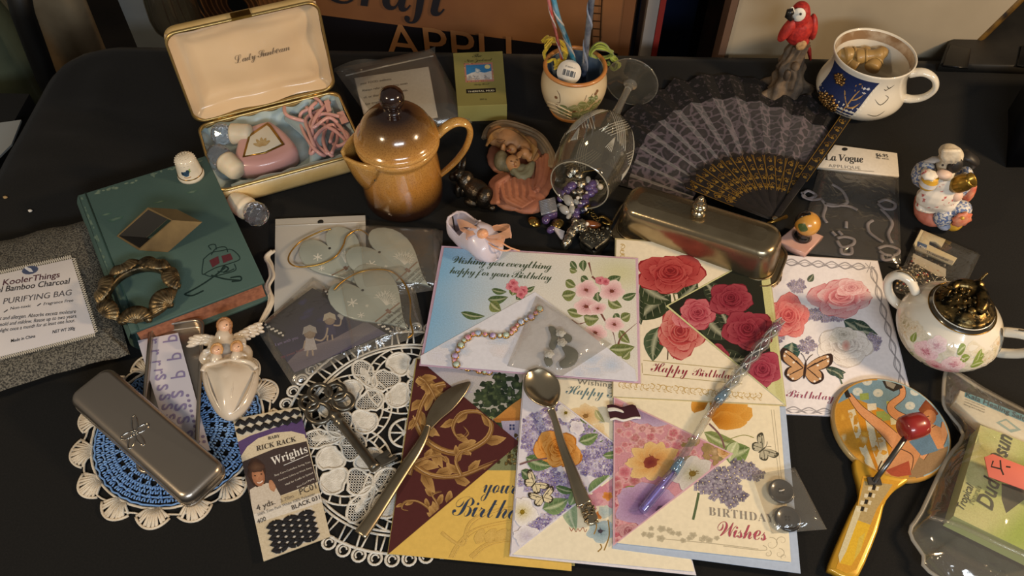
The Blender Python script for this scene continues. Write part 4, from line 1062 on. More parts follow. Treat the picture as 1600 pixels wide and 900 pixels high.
for k in range(40):
    tt = R.random(); q = lerp((124, 306), (318, 245), tt); p.blob(q[0] + R.uniform(0, 4), q[1] + R.uniform(1, 5), R.uniform(2, 7) * (1.5 if .3 < tt < .55 else .7), R.uniform(.8, 2.4), wear, mixc('#2f5049', wear, .4), rot=-.3, n=8, ruf=.4)
for k in range(24):
    tt = R.random(); q = lerp((124, 308), (204, 516), tt); p.blob(q[0] + R.uniform(1, 4), q[1], R.uniform(1, 2.4), R.uniform(2, 6), '#6c8074', mixc('#2f5049', wear, .3), rot=-.4, n=8, ruf=.4)
for q in ((165, 335, 8, 2), (250, 315, 9, 2), (180, 342, 12, 3), (300, 300, 10, 2)): p.blob(*q, '#6a7c6e', '#3a5a50', rot=-.3, ruf=.4)
p.done('wear_marks', bk_, kind='stuff'); p = Print(zb_ + .0002)
red, lnk = '#5c2c34', '#1d302e'
p.poly([(327, 407), (341, 400), (343, 411), (332, 418)], red); p.poly([(346, 400), (360, 396), (364, 405), (349, 411)], red)
for q in ([(318, 405), (330, 395), (345, 392), (362, 390), (375, 404), (358, 412), (338, 418), (326, 424), (316, 428), (318, 405)], [(330, 398), (338, 388), (352, 386), (356, 394)], [(366, 420), (354, 425), (340, 424)], [(318, 428), (330, 432), (350, 428), (368, 422), (366, 412)], [(330, 390), (326, 384), (336, 382), (338, 390)]): p.stroke(q, 1.3, lnk)
for q in ([(352, 418), (330, 435), (310, 448), (288, 460)], [(330, 430), (352, 436), (374, 438)], [(288, 460), (300, 462), (318, 454)], [(345, 424), (350, 416), (357, 420), (349, 426)], [(360, 434), (375, 432), (376, 438), (362, 440)]): p.stroke(q, 2.2, lnk)
p.done('stamped_emblem', bk_)
# thimble on the book
tp = T(299, 274, zb_)
tb = thing('thimble', 'white porcelain thimble with a blue bird standing on the green book', 'thimble', tp)
thh = .0245
porc = mat('white_porcelain', '#ddd2bd', .18, c2='#d4c7b0', ns=20, coat=.6)
prf = [(.0124, 0), (.0126, .0016), (.0122, .0036), (.0114, .0042), (.0109, .012), (.0100, .019), (.0092, .0225), (.0075, thh), (0, thh + .0006)]
obj('body', MB().lathe(prf, 30, Mz(tp)), porc, tb)
obj('gold_band', MB().lathe([(.0117, .0039), (.0121, .0044), (.0114, .0049)], 30, Mz(tp), cap=False), gold_trim, tb)
mb = MB()
for ring, n in ((.0, 1), (.0028, 7), (.0055, 13)):
    for k in range(n): an = 2 * pi * k / n; mb.ell(tp + Vector((ring * math.cos(an), ring * math.sin(an), thh + .0002)), (.0008, .0008, .0003), nu=6, nv=4)
for rz in (.0205, .0228):
    for k in range(18): an = 2 * pi * k / 18; rr = .0098 if rz < .022 else .0090; mb.ell(tp + Vector((rr * math.cos(an), rr * math.sin(an), rz)), .00055, nu=6, nv=4)
obj('dimples', mb, porc, tb)
def cyl_proj(c, prof):
    """print on a lathe body: x = angle (deg, -90 faces the viewer), y = height"""
    def f(x, y, z):
        a = math.radians(x); r = 0
        for i in range(len(prof) - 1):
            if prof[i][1] <= y <= prof[i + 1][1]:
                t_ = (y - prof[i][1]) / max(1e-9, prof[i + 1][1] - prof[i][1]); r = prof[i][0] + t_ * (prof[i + 1][0] - prof[i][0])
        return Vector((c.x + (r + z) * math.cos(a), c.y + (r + z) * math.sin(a), c.z + y))
    return f
class CPrint(Print):
    """drawn in (angle, height in millimetres) on a round body"""
    def __init__(s, c, prof, z=.00012, sx=1.0): Print.__init__(s, z, lambda x, y, zz: cyl_proj(c, prof)(x, y / 1000.0, zz), 5e-7)
    def raw(s, pts, cols):
        a = sum(pts[i][0] * pts[(i + 1) % len(pts)][1] - pts[(i + 1) % len(pts)][0] * pts[i][1] for i in range(len(pts)))
        if a < 0: pts, cols = pts[::-1], cols[::-1]
        if len(pts) > 2: s.mb.add([s.P(p[0], p[1]) for p in pts], [tuple(range(len(pts)))], [lin(c) for c in cols])
p = CPrint(tp, prf)
BL = '#2c4258'
p.blob(-85, 12, 16, 3, BL, '#3c5a72'); p.blob(-72, 14.5, 9, 2.2, BL, '#26384c'); p.poly([(-62, 17.5), (-56, 14), (-66, 14)], '#8aa05c'); p.blob(-100, 12.5, 7, 2.2, '#1c2c3c', BL); p.stroke([(-98, 8.2), (-84, 7.6), (-66, 8.2)], .8, '#b07a3a'); p.blob(-60, 16.5, 4, 1, '#7a9a5a', '#a8b878')
p.done('bird_print', tb)
# brass parallelogram tube (napkin ring) on the book
zt = zb_ + .024
a0, b0, c0, d0 = T(182, 369, zb_ + .0004), T(231, 324, zt), T(270, 344, zt), T(217, 391, zb_ + .0004)
ev = T(316, 347, zt) - c0
nr = thing('brass_diamond_tube', 'hollow brass diamond shaped napkin ring lying on the green book', 'napkin ring', T(240, 370, zb_))
mb = MB(); o_ = [a0, b0, c0, d0]; cc = sum(o_, Vector()) / 4
inn = [p + (cc - p).normalized() * .0018 for p in o_]
loop_strip(mb, [[p for p in o_], [p + ev for p in o_], [p + ev for p in inn], [p for p in inn], o_]); mb.flat = set(range(len(mb.f)))
obj('ring_wall', mb, mat('aged_brass', '#8a7652', .42, .75, c2='#5e4f38', ns=26, nlo=.3, nhi=.7, rvar=.15), nr)
mb = MB(); in2 = [p + (cc - p).normalized() * .0022 for p in o_]; loop_strip(mb, [[p + ev * .02 for p in in2], [p + ev * .98 for p in in2]]); mb.flat = set(range(4)); obj('dark_inner_shade', mb, mat('ring_inner_shade', '#16130f', .45), nr)  # black inner faces stand in for the unlit inside; the tube has no lining
# scallop shell ring on the book
sc = T(221, 462, zb_)
rg = thing('shell_ring', 'bronze ring of cast scallop shells lying near the front of the green book', 'ring', sc)
brz = mat('antique_bronze', '#8d7a5a', .38, .85, c2='#4c4130', ns=120, nlo=.35, nhi=.6, bump=.4, bs=500)
Rr = .0262
obj('band', MB().lathe([(Rr + .0035, .001), (Rr + .002, .006), (Rr, .009), (Rr - .002, .006), (Rr - .001, .001), (Rr + .0035, .001)], 40, Mz(sc), cap=False), brz, rg)
for k in range(7):
    an = -1.45 + k * 2 * pi / 7 + .1
    d = Vector((math.cos(an), math.sin(an), 0)); q = sc + d * (Rr + .001) + up * .009
    nrm = (d * .55 + up * .85).normalized(); y_ = (up - nrm * nrm.z).normalized(); x_ = y_.cross(nrm)
    sgn_ = 1; MM = frame(q, x_, y_, nrm)
    def shf(uu, vv, MM=MM, k=k):
        aa = math.radians(-72 + 144 * uu); r = .0165 * vv * (1 if k % 2 else .9); rib = .0005 * math.cos(uu * 2 * pi * 9) * vv
        return MM @ Vector((r * math.sin(aa), r * math.cos(aa) - .0075, .0050 * math.sin(pi * min(1, vv * .9 + .1)) + rib))
    obj('shell', MB().sheet(shf, 36, 6), brz, rg, solid=.0009)
for k in range(9):
    an = k * .7 + .3; q = sc + Vector((math.cos(an), math.sin(an), 0)) * (Rr + .004) + up * .003
    obj('pebble_bead', MB().ell(q, (.0035, .003, .003), fn=lambda d: 1 + .15 * math.sin(9 * d.x + 7 * d.z)), brz, rg)

# --- charcoal bag
bgo = [(-60, 395), (-20, 384), (60, 362), (138, 345), (152, 352), (172, 440), (200, 545), (196, 556), (120, 575), (40, 598), (-60, 612)]
lab = [(-40, 437), (112, 404), (148, 520), (-20, 562)]
zl = .026
bg = thing('charcoal_bag', 'grey woven pillow-shaped bag with a white sewn label at the left', 'bag', T(60, 480, 0))
Ob = [T(x, y, .012) for x, y in spline(bgo, 4, True)]
cb_ = sum(Ob, Vector()) / len(Ob)
def pil(sgn):
    vs, fs = [], []; n = len(Ob); rings = 12
    for j in range(rings + 1):
        s_ = 1 - j / rings
        h = (1 - s_ ** 3.2) ** .75
        for k, p in enumerate(Ob):
            q = cb_ + (p - cb_) * s_
            z = .0125 + sgn * (.0135 if sgn > 0 else .0115) * h
            if s_ > .8: z += .0012 * math.sin(k * 1.7)
            vs.append((q.x, q.y, z + .0006 * noise.noise(Vector((q.x * 60, q.y * 60, 0))) * (1 if s_ > .75 else 0)))
    for j in range(rings):
        for k in range(n):
            f = (j * n + k, j * n + (k + 1) % n, (j + 1) * n + (k + 1) % n, (j + 1) * n + k); fs.append(f if sgn > 0 else f[::-1])
    return vs, fs
mb = MB(); vs, fs = pil(1); mb.add(vs, fs); vs, fs = pil(-1); mb.add(vs, fs)
weave = mat('grey_linen_weave', '#6c685e', .85, c2='#2c2b28', ns=760, nlo=.42, nhi=.58, bump=.9, bs=800)
obj('bag_body', mb, weave, bg)
zl = .0268
lb_ = obj('sewn_label', MB().slab([T(x, y, zl)[:2] for x, y in lab], zl - .0012, zl, .0003), mat('label_satin', '#d5d0cf', .45, c2='#c5c2c6', ns=14), bg)
p = Print(zl + .0001)
st_ = '#c9c4b8'
for a_, b_, n in ((lab[0], lab[1], 46), (lab[1], lab[2], 34), (lab[2], lab[3], 50)):
    nx, ny = (b_[1] - a_[1]), -(b_[0] - a_[0]); ll = math.hypot(nx, ny); nx, ny = nx / ll * 4.5, ny / ll * 4.5
    if ny > 0 and a_ is lab[0]: nx, ny = -nx, -ny
    if a_ is lab[1] and nx < 0: nx, ny = -nx, -ny
    if a_ is lab[2] and ny < 0: nx, ny = -nx, -ny
    for k in range(n):
        q = lerp(a_, b_, k / n); q2 = lerp(a_, b_, (k + .5) / n); q3_ = lerp(a_, b_, (k + 1) / n)
        p.stroke([q, (q2[0] + nx * 1.3, q2[1] + ny * 1.3)], 1.1, st_, smooth=False); p.stroke([(q2[0] + nx * 1.3, q2[1] + ny * 1.3), q3_], 1.1, st_, smooth=False)
p.done('stitching', bg); p = Print(zl + .00015)
p.blob(47, 422, 13, 6.5, '#3a4460', '#4a5470', rot=-.2); p.blob(45, 421, 8, 3, '#cfd2da', '#cfd2da', rot=.5, n=5)
p.done('logo_print', bg); p = Print(zl + .00015)
p.stroke([(6, 488), (9, 486), (12, 484)], 1.4, '#3c3a40'); p.stroke([(58, 478), (61, 476), (64, 474)], 1.4, '#3c3a40')
p.done('tick_marks', bg)
br = mat('ink_maroon', '#4a2630', .6); bkk = mat('ink_black', '#2a2628', .6)
ztx = zl + .0002
text('KoolerThings', (4, 446), (93, 433), ztx, br, bg, 'sansbold', hs=1.1)
text('1000g Natural Bamboo Charcoal', (-75, 466), (108, 443), ztx, bkk, bg, 'sansbold', hs=1.25)
text('AIR PURIFYING BAG', (-24, 479), (111, 461), ztx, mat('ink_grey_dark', '#4c484c', .6), bg, 'plain', hs=1.15)
text('Non-toxic', (16, 484), (48, 479.5), ztx, bkk, bg, 'plain', hs=1.1); text('Fragrance Free', (68, 477), (114, 471), ztx, bkk, bg, 'plain', hs=1.1)
text('helps avoid pollutant and allergen. Absorbs excess moisture', (-60, 506), (118, 489), ztx, bkk, bg, 'plain', hs=1.5)
text('odor of bacteria, mold and mildew. Reuse up to two years.', (-55, 516), (120, 496), ztx, bkk, bg, 'plain', hs=1.5)
text('place in direct sunlight once a month for at least one hour.', (-52, 526), (117, 503), ztx, bkk, bg, 'plain', hs=1.5)
text('Made in China', (17, 535), (55, 527), ztx, bkk, bg, 'sansbold', hs=1.4); text('NET WT 200g', (82, 521), (117, 515), ztx, bkk, bg, 'sansbold', hs=1.6)
# ---------------------------------------------------------------- crochet doily (blue and white)
bd = Vector((-.2644, -.149, 0)); BR = .082
dt = thing('crochet_doily', 'round blue crochet doily with white scalloped edging under the metal tins', 'doily', bd)
yb = mat('blue_cotton_yarn', '#7ba2d2', .85, c2='#6690c6', ns=60, bump=.3, bs=900, sheen=.2); yw = mat('white_cotton_yarn', '#d8cbb6', .85, c2='#c4b49c', ns=60, bump=.3, bs=900, sheen=.2)
mb = MB(); rad = .006
while rad < .0635:
    n = int(2 * pi * rad / .0042); lace_row = int(rad * 1000 / 3.4) % 3 == 1
    for k in range(n):
        a = 2 * pi * (k + R.uniform(-.1, .1)) / n
        if lace_row and k % 2: continue
        for s_ in (-1, 1):
            d = Vector((math.cos(a), math.sin(a), 0)); tng = Vector((-d.y, d.x, 0))
            p0 = bd + d * (rad - .0016) + up * (.0009 + R.uniform(0, .0005)); p1 = bd + d * (rad + .0018) + tng * s_ * .0013 + up * (.0014 + R.uniform(0, .0008))
            mb.tube([p0, p0.lerp(p1, .5) + up * .0007 + tng * s_ * .0004, p1], .00075, 4)
    rad += .0034
for q in (.009, .0195, .030, .040, .050, .0575, .064):
    mb.tube([bd + Vector((q * (1 + .012 * math.sin(k * 3)) * math.cos(k * pi / 45), q * (1 + .012 * math.sin(k * 3)) * math.sin(k * pi / 45), .0011)) for k in range(90)], .0009, 4, True)
obj('blue_rounds', mb, yb, dt, kind='stuff')
ns_ = 15
for k in range(ns_):
    mb = MB(); a0_ = 2 * pi * k / ns_ + .1
    for j in range(11):
        f = -1 + 2 * j / 10; a = a0_ + f * .155; d0 = Vector((math.cos(a0_ + f * .05), math.sin(a0_ + f * .05), 0)); d1 = Vector((math.cos(a), math.sin(a), 0))
        q1 = BR - .0008 - .0075 * f * f
        for w_ in (0, 1):
            o_ = R.uniform(-.02, .02)
            mb.tube([bd + d0 * .0655 + up * .0010, bd + (d0 * .5 + d1 * .5).normalized() * (.0655 + q1) / 2 + up * (.0022 + R.uniform(0, .0008)), bd + Vector((math.cos(a + o_), math.sin(a + o_), 0)) * q1 + up * .0012], .0010, 5)
    mb.tube([bd + Vector((math.cos(a0_ + f * .17), math.sin(a0_ + f * .17), 0)) * (BR - .0075 * f * f) + up * .0012 for f in (x / 7 for x in range(-7, 8))], .0011, 5)
    obj('shell_scallop', mb, yw, dt)
obj('edge_chain', MB().tube([bd + Vector((.0665 * math.cos(k * pi / 60), .0665 * math.sin(k * pi / 60), .0013 + .0004 * math.sin(k * 2))) for k in range(120)], .0011, 5, True), yw, dt)
obj('joining_chain', MB().tube([bd + Vector(((.0725 + .001 * math.sin(k)) * math.cos(k * pi / 60), (.0725 + .001 * math.sin(k)) * math.sin(k * pi / 60), .0012)) for k in range(120)], .0008, 5, True), yw, dt)

# ---------------------------------------------------------------- white lace doily
ld_c = Vector((-.0835, -.1485, 0)); LR = .1065
lt = thing('lace_doily', 'large white tape lace doily with flower motifs and looped edge', 'doily', ld_c)
lw = mat('white_lace_thread', '#dcd8cf', .85, c2='#c6c1b6', ns=200, bump=.6, bs=1100)
def LP(a, r, z=.0011): return ld_c + Vector((r * math.cos(a), r * math.sin(a), z))
def tape(mb, pts, r=.0011, n=5, closed=False): mb.tube(pts, r, n, closed, flatten=.55)
mb = MB()
for q in (.098, .0845, .0815): tape(mb, [LP(2 * pi * k / 120, q) for k in range(120)], .0013 if q > .09 else .0011, 5, True)
for k in range(84):
    a = 2 * pi * k / 84; tape(mb, [LP(a, .0845), LP(a + .02 * (1 if k % 2 else -1), .098)], .0008, 4)
obj('border_bars', mb, lw, lt, kind='stuff')
for k in range(52):
    a = 2 * pi * k / 52; mb = MB()
    c0_ = LP(a, .1022); tape(mb, [c0_ + Vector((.0049 * math.cos(j * pi / 7), .0049 * math.sin(j * pi / 7), 0)) for j in range(14)], .0011, 5, True)
    tape(mb, [c0_ + Vector((.0026 * math.cos(j * pi / 6), .0026 * math.sin(j * pi / 6), 0)) for j in range(9)], .0007, 4)
    obj('edge_loop', mb, lw, lt)
def petal_pts(cx_, cy_, ang, ln, w, n=22):
    out = []
    for j in range(n):
        t_ = j / n * 2 * pi; x = ln * (.5 - .5 * math.cos(t_)); y = w * math.sin(t_) * (1 if math.cos(t_) < 0 else .75)
        out.append(Vector((cx_ + x * math.cos(ang) - y * math.sin(ang), cy_ + x * math.sin(ang) + y * math.cos(ang), .0012)))
    return out
def netfill(mb, out, st, th):
    """a woven net clipped to an outline"""
    xs = [p.x for p in out]; ys = [p.y for p in out]
    def spans(v, ax):
        cr = []
        for i in range(len(out)):
            a, b = out[i], out[(i + 1) % len(out)]
            av, bv = (a.x, b.x) if ax == 0 else (a.y, b.y)
            if (av > v) != (bv > v):
                t_ = (v - av) / (bv - av); cr.append((a.y + t_ * (b.y - a.y)) if ax == 0 else (a.x + t_ * (b.x - a.x)))
        cr.sort(); return zip(cr[::2], cr[1::2])
    v = min(xs) + st / 2
    while v < max(xs):
        for y0, y1 in spans(v, 0): mb.box((v, (y0 + y1) / 2, .0009), (th, y1 - y0, .0004))
        v += st
    v = min(ys) + st / 2
    while v < max(ys):
        for x0, x1 in spans(v, 1): mb.box(((x0 + x1) / 2, v, .0009), (x1 - x0, th, .0004))
        v += st
def solid(mb, out, z=.0010):
    n = len(out); c_ = sum(out, Vector()) / n
    mb.add([Vector((p.x, p.y, z)) for p in out] + [Vector((c_.x, c_.y, z + .0004))], [(i, (i + 1) % n, n) for i in range(n)], None, True)
def lmotif(name, out, kind):
    mb = MB(); tape(mb, out, .0012, 5, True)
    if kind == 'net': netfill(mb, out, .0021, .0007)
    else: solid(mb, out)
    obj(name, mb, lw, lt)
for k in range(6):
    a = 2 * pi * k / 6 + .62; fc_ = ld_c + Vector((.050 * math.cos(a), .050 * math.sin(a), 0))
    for j in range(5):
        an = a + 2 * pi * j / 5 + .3
        lmotif('flower_petal', petal_pts(fc_.x + .004 * math.cos(an), fc_.y + .004 * math.sin(an), an, .0235, .0105), 'net' if j in (1, 3) else 'solid')
    lm = petal_pts(ld_c.x + .050 * math.cos(a + pi / 6), ld_c.y + .050 * math.sin(a + pi / 6), a + pi / 6, .032, .0085)
    lmotif('lace_leaf', lm, 'net'); mb = MB(); solid(mb, petal_pts(ld_c.x + .056 * math.cos(a + pi / 6), ld_c.y + .056 * math.sin(a + pi / 6), a + pi / 6, .018, .0032), .0013); obj('leaf_heart', mb, lw, lt)
    mb = MB()
    for j in range(22):
        an = 2 * pi * j / 22; r0 = .0265
        tape(mb, [fc_ + Vector((.0255 * math.cos(an), .0255 * math.sin(an), .001)), fc_ + Vector((.0325 * math.cos(an + .06), .0325 * math.sin(an + .06), .001))], .0008, 4)
    tape(mb, [fc_ + Vector((.0325 * math.cos(j * pi / 24), .0325 * math.sin(j * pi / 24), .0011)) for j in range(48)], .0009, 4, True)
    tape(mb, [fc_ + Vector((.0255 * math.cos(j * pi / 24), .0255 * math.sin(j * pi / 24), .0011)) for j in range(48)], .0009, 4, True)
    obj('flower_surround', mb, lw, lt)
mb = MB(); tape(mb, [LP(2 * pi * j / 30, .0125) for j in range(30)], .0012, 5, True)
for j in range(8): tape(mb, [LP(j * pi / 4, .001), LP(j * pi / 4, .0125)], .0009, 4)
mb.ell(ld_c + up * .0012, (.003, .003, .0008)); obj('centre_wheel', mb, lw, lt)

# ---------------------------------------------------------------- metal tins
steel = mat('brushed_pewter', '#b4aa9e', .30, .95, c2='#a89e92', ns=6, bump=.03, bs=1500)
zt0 = .0095
tq = [(192, 518), (286, 504), (350, 722), (262, 735)]
tc_ = sum((T(*p, zt0) for p in tq), Vector()) / 4
ux = ((T(*tq[1], zt0) - T(*tq[0], zt0)) + (T(*tq[2], zt0) - T(*tq[3], zt0))).normalized(); uy = Vector((-ux.y, ux.x, 0))
tw = ((T(*tq[1], zt0) - T(*tq[0], zt0)).length + (T(*tq[2], zt0) - T(*tq[3], zt0)).length) / 2 * .97; tl = abs(((T(*tq[0], zt0) + T(*tq[1], zt0)) / 2 - (T(*tq[2], zt0) + T(*tq[3], zt0)) / 2).dot(uy))
ot = thing('pencil_tin', 'open pewter tin base holding a purple letter sticker sheet, on the blue doily', 'tin', Vector((tc_.x, tc_.y, .0024)))
MT = frame(Vector((tc_.x, tc_.y, .0125)), ux, uy, up)
f_ = tray(MT, tw, tl, .0100, .0016, .008, steel, None, steel, ot, 'tin')
obj('tin_floor', loop_strip(MB(), [f_(.0016, -.001), f_(.0022, -.0085)]).add(f_(.0022, -.0085), [tuple(range(28))]), steel, ot)
zs = .0075
sq_ = [(215, 532), (278, 520), (328, 703), (272, 715)]
ss = thing('sticker_sheet', 'white sheet of purple lower-case letter stickers lying in the open tin', 'stickers', T(265, 620, zs))
obj('sheet', MB().slab([T(x, y, zs)[:2] for x, y in sq_], zs - .0006, zs), mat('sticker_paper', '#cfcad2', .35, c2='#c4bfca', ns=12), ss)
pur = mat('purple_grey_sticker', '#8b80a6', .4)
def up_text(ch, px, py, szpx, axis):
    O = T(px, py, zs + .0003); s_ = S(px, py) * szpx
    X = (axis * s_); text(ch, None, None, 0, pur, ss, 'plain', world=(O, X, up.cross(X)), name='letter_sticker', bold=.004)
ax = -uy
for i, (px, py) in enumerate(((263, 524), (269, 552), (275, 580))): up_text('q', px, py, 13, ax)
for i, (px, py) in enumerate(((232, 531), (235, 548), (238, 565), (241, 578))): up_text('r', px, py, 9.5, ax)
for i, (px, py) in enumerate(((243, 586), (246, 602), (250, 617), (254, 632), (258, 648))): up_text('s', px, py, 11, ax)
for i, (px, py) in enumerate(((268, 612), (273, 632), (278, 652), (283, 674))): up_text('s', px, py, 12.5, ax)
p = Print(zs + .0002)
for k in range(10):
    for j in range(2 if k > 7 else 1): p.blob(293 + 1.9 * k + j * 9, 618 + 8 * k, 2.8, 2.4, '#8b80a6', '#8b80a6', n=10)
p.done('dot_stickers', ss)
# closed tin lid, resting slanted across
zk = .0285
kq = [(116, 607), (181, 557), (338, 738), (272, 801)]
K = [T(*p, zk) for p in kq]; kc = sum(K, Vector()) / 4
vx = ((K[1] - K[0]) + (K[2] - K[3])).normalized(); vy = Vector((-vx.y, vx.x, 0)); kw = ((K[1] - K[0]).length + (K[2] - K[3]).length) / 2; kl = abs(((K[0] + K[1]) / 2 - (K[2] + K[3]) / 2).dot(vy))
kt = thing('closed_tin', 'closed pewter tin with an embossed dragonfly lying across the open tin', 'tin', Vector((kc.x, kc.y, .0130)))
MK = frame(Vector((kc.x, kc.y, 0)), vx, vy, up)
obj('lid_body', MB().slab(rrect(kw, kl, .009, 6), .0130, zk, .0055, nb=5, M=MK), steel, kt)
obj('lid_seam', MB().tube([MK @ Vector((p[0] * 1.004, p[1] * 1.002, .0165)) for p in rrect(kw, kl, .009, 6)], .0005, 5, True), steel, kt)
mb = MB(); dcx, dcy = 211, 676
for an, ln in ((-1.62, 27), (-.55, 25), (2.75, 24), (1.95, 27), (.95, 24)):
    lo = [T(dcx + ln * (.5 - .5 * math.cos(t_)) * math.cos(an) - 4.5 * math.sin(t_) * math.sin(an), dcy + ln * (.5 - .5 * math.cos(t_)) * math.sin(an) + 4.5 * math.sin(t_) * math.cos(an), zk + .0002) for t_ in [j * pi / 9 for j in range(18)]]
    mb.tube(lo, .0006, 5, True)
mb.tube([T(dcx + 4 * math.cos(j), dcy + 4 * math.sin(j), zk + .0002) for j in range(7)], .0006, 5)
obj('dragonfly_emblem', mb, mat('bright_steel', '#b0aca6', .2, 1.0), kt)

# ---------------------------------------------------------------- porcelain angel wall pocket
ap_ = T(352, 600, .002)
ang = thing('angel_figurine', 'white porcelain angel with two cherubs behind a pearly shield lying on the blue doily', 'figurine', ap_)
pearl = mat('pearl_glaze', '#d8cbb8', .2, c2='#c9b9a4', ns=30, coat=.8)
skin = mat('painted_skin', '#d9ab8a', .4, coat=.3); hair = mat('painted_hair', '#a8764a', .5, coat=.2, c2='#8a5c36', ns=160); eyem = mat('painted_eye', '#2a2020', .3)
def e3(mb, px, py, z, rx, ry, rz, rot=0.0, **k):
    """ellipsoid at a pixel: radii in pixels across / along the picture, in metres upward"""
    s_ = S(px, py, z); sl_ = math.sin(math.atan2(CAMH - z, T(px, py, z).y - CAMY))
    return mb.ell(T(px, py, z), (rx * s_, ry * s_ / sl_, rz), Matrix.Rotation(-rot, 3, 'Z'), **k)
sh_o = [(314, 578), (318, 570), (336, 564), (366, 560), (392, 564), (403, 573), (403, 592), (396, 615), (384, 636), (366, 652), (352, 655), (338, 645), (326, 624), (317, 600)]
O_ = [T(x, y, .018) for x, y in spline(sh_o, 3, True)]; oc = sum(O_, Vector()) / len(O_)
mb = MB(); vs, fs = [], []; n = len(O_); rg_ = 8
for j in range(rg_ + 1):
    s_ = 1 - j / rg_
    for p in O_:
        q = oc + (p - oc) * s_; fold = .0012 * math.cos((q - oc).dot(Vector((1, .15, 0))) * 260)
        vs.append((q.x, q.y, .017 + .012 * (1 - s_ ** 2.4) + fold * (1 - s_ ** 6) * min(1, s_ * 3)))
fs = [(j * n + k, j * n + (k + 1) % n, (j + 1) * n + (k + 1) % n, (j + 1) * n + k) for j in range(rg_) for k in range(n)]
vs += [(oc.x + (p.x - oc.x) * .86, oc.y + (p.y - oc.y) * .9 + .002, .0035) for p in O_]
fs += [((rg_ + 1) * n + (k), (rg_ + 1) * n + (k + 1) % n, (k + 1) % n, k) for k in range(n)]; fs.append(tuple(reversed(range((rg_ + 1) * n, (rg_ + 2) * n))))
mb.add(vs, fs); obj('shield_pocket', mb, pearl, ang)
rimp = [T(x, y, .0225) for x, y in spline([(316, 580), (322, 571), (338, 567), (366, 563), (391, 567), (401, 576)], 4)]
obj('shield_rim', MB().tube(rimp, .0020, 8), pearl, ang)
for q in ([(322, 582), (330, 612), (345, 640), (354, 652)], [(366, 568), (364, 600), (358, 632), (354, 652)], [(398, 582), (390, 608), (374, 636), (356, 652)], [(340, 572), (344, 590), (348, 600)]):
    obj('shield_rib', MB().tube([T(x, y, .0275 - .000004 * (y - 600) ** 2 - .000003 * (x - 358) ** 2) for x, y in spline(q, 4)], .0009, 6), pearl, ang)
mb = MB()
for q in ((350, 545, .012, 26, 24, .010), (325, 560, .010, 14, 14, .008), (380, 555, .010, 15, 16, .008), (350, 528, .016, 14, 14, .009), (338, 562, .020, 9, 12, .007), (370, 558, .020, 9, 12, .007), (352, 580, .012, 34, 30, .010)): e3(mb, *q)
for k in range(16): e3(mb, R.uniform(322, 384), R.uniform(530, 572), .018, 6, 3, .003, R.uniform(-1, 1))
obj('robes', mb, pearl, ang, remesh=.0011)
for s_, wp_ in ((-1, [(340, 528), (325, 524), (312, 524), (302, 528)]), (1, [(360, 526), (378, 518), (392, 510), (403, 505)])):
    mb = MB()
    for k in range(3):
        for j in range(5):
            t_ = .25 + j * .19; q = spline(wp_, 6)[int(t_ * 17)]
            e3(mb, q.x + s_ * 1.5 * k, q.y + 5 * k + 2, .016 - .002 * k + .001 * (j % 2), 9, 3.2 - .3 * k, .0022, (.15 if s_ < 0 else -.35) + s_ * .22 * k)
    obj('wing', mb, pearl, ang)
for hx_, hy_, r_, ztop, hb in ((351, 509, 11, .024, 1.0), (339, 547, 9, .026, .8), (370, 543, 9, .026, .8)):
    hp = T(hx_, hy_, ztop); s_ = r_ * S(hx_, hy_, ztop)
    hd = obj('head', MB().ell(hp, (s_ * .86, s_ * 1.0, s_ * .86), nu=18, nv=12), skin, ang)
    vw = (Vector((0, CAMY, CAMH)) - hp).normalized(); rx_ = Vector((1, 0, 0)); uyv = vw.cross(rx_).normalized()
    for sx in (-1, 1): obj('eye', MB().ell(hp + vw * s_ * .80 + rx_ * sx * s_ * .30 + uyv * s_ * .12, s_ * .11, nu=8, nv=6), eyem, hd)
    obj('nose', MB().ell(hp + vw * s_ * .86 - uyv * s_ * .14, s_ * .12, nu=8, nv=6), skin, hd)
    obj('mouth', MB().ell(hp + vw * s_ * .80 - uyv * s_ * .42, (s_ * .16, s_ * .06, s_ * .06), nu=8, nv=6), mat('painted_lip', '#b8604c', .4), hd)
    mb = MB()
    for k in range(26):
        a = pi * (-.15 + 1.3 * k / 25); q = hp - vw * s_ * .1 + rx_ * s_ * .85 * math.cos(a) + uyv * s_ * (.95 * math.sin(a))
        mb.ell(q + Vector((0, 0, s_ * .1)), s_ * R.uniform(.26, .36), nu=8, nv=6)
        if hb == 1.0 and (k < 6 or k > 19): mb.ell(q - uyv * s_ * .6, s_ * .26, nu=8, nv=6)
    mb.ell(hp - vw * s_ * .35 + uyv * s_ * .2, s_ * .95, nu=12, nv=8)
    obj('hair', mb, hair if hb == 1.0 else mat('blond_hair', '#c99a62', .5, c2='#b07c46', ns=160), hd)

# ---------------------------------------------------------------- rick rack packet
rq = [(364, 655), (468, 636), (516, 838), (412, 877)]
zr_ = .0034
rk = thing('rick_rack_packet', 'cream and purple paper packet of black rick rack trim lying on both doilies', 'packet', sum((T(*p, .0024) for p in rq), Vector()) / 4)
obj('card_sleeve', MB().slab([T(x, y, zr_)[:2] for x, y in rq], zr_ - .0012, zr_ + .0008, .0003), mat('packet_card', '#cdbfa2', .42, c2='#c4b596', ns=30), rk)
zp_ = zr_ + .00085
p = Print(zp_); p.clip = rq
CR, PU, DB = '#d8ccb2', '#5c4878', '#463b3a'
def RQ(u, v): return lerp(lerp(rq[0], rq[1], u), lerp(rq[3], rq[2], u), v)
def qd(u0, v0, u1, v1, c): p.poly([RQ(u0, v0), RQ(u1, v0), RQ(u1, v1), RQ(u0, v1)], c)
qd(.0, .0, 1, 1, '#cfc2a8'); qd(.04, .015, .96, .125, '#cfcabd')
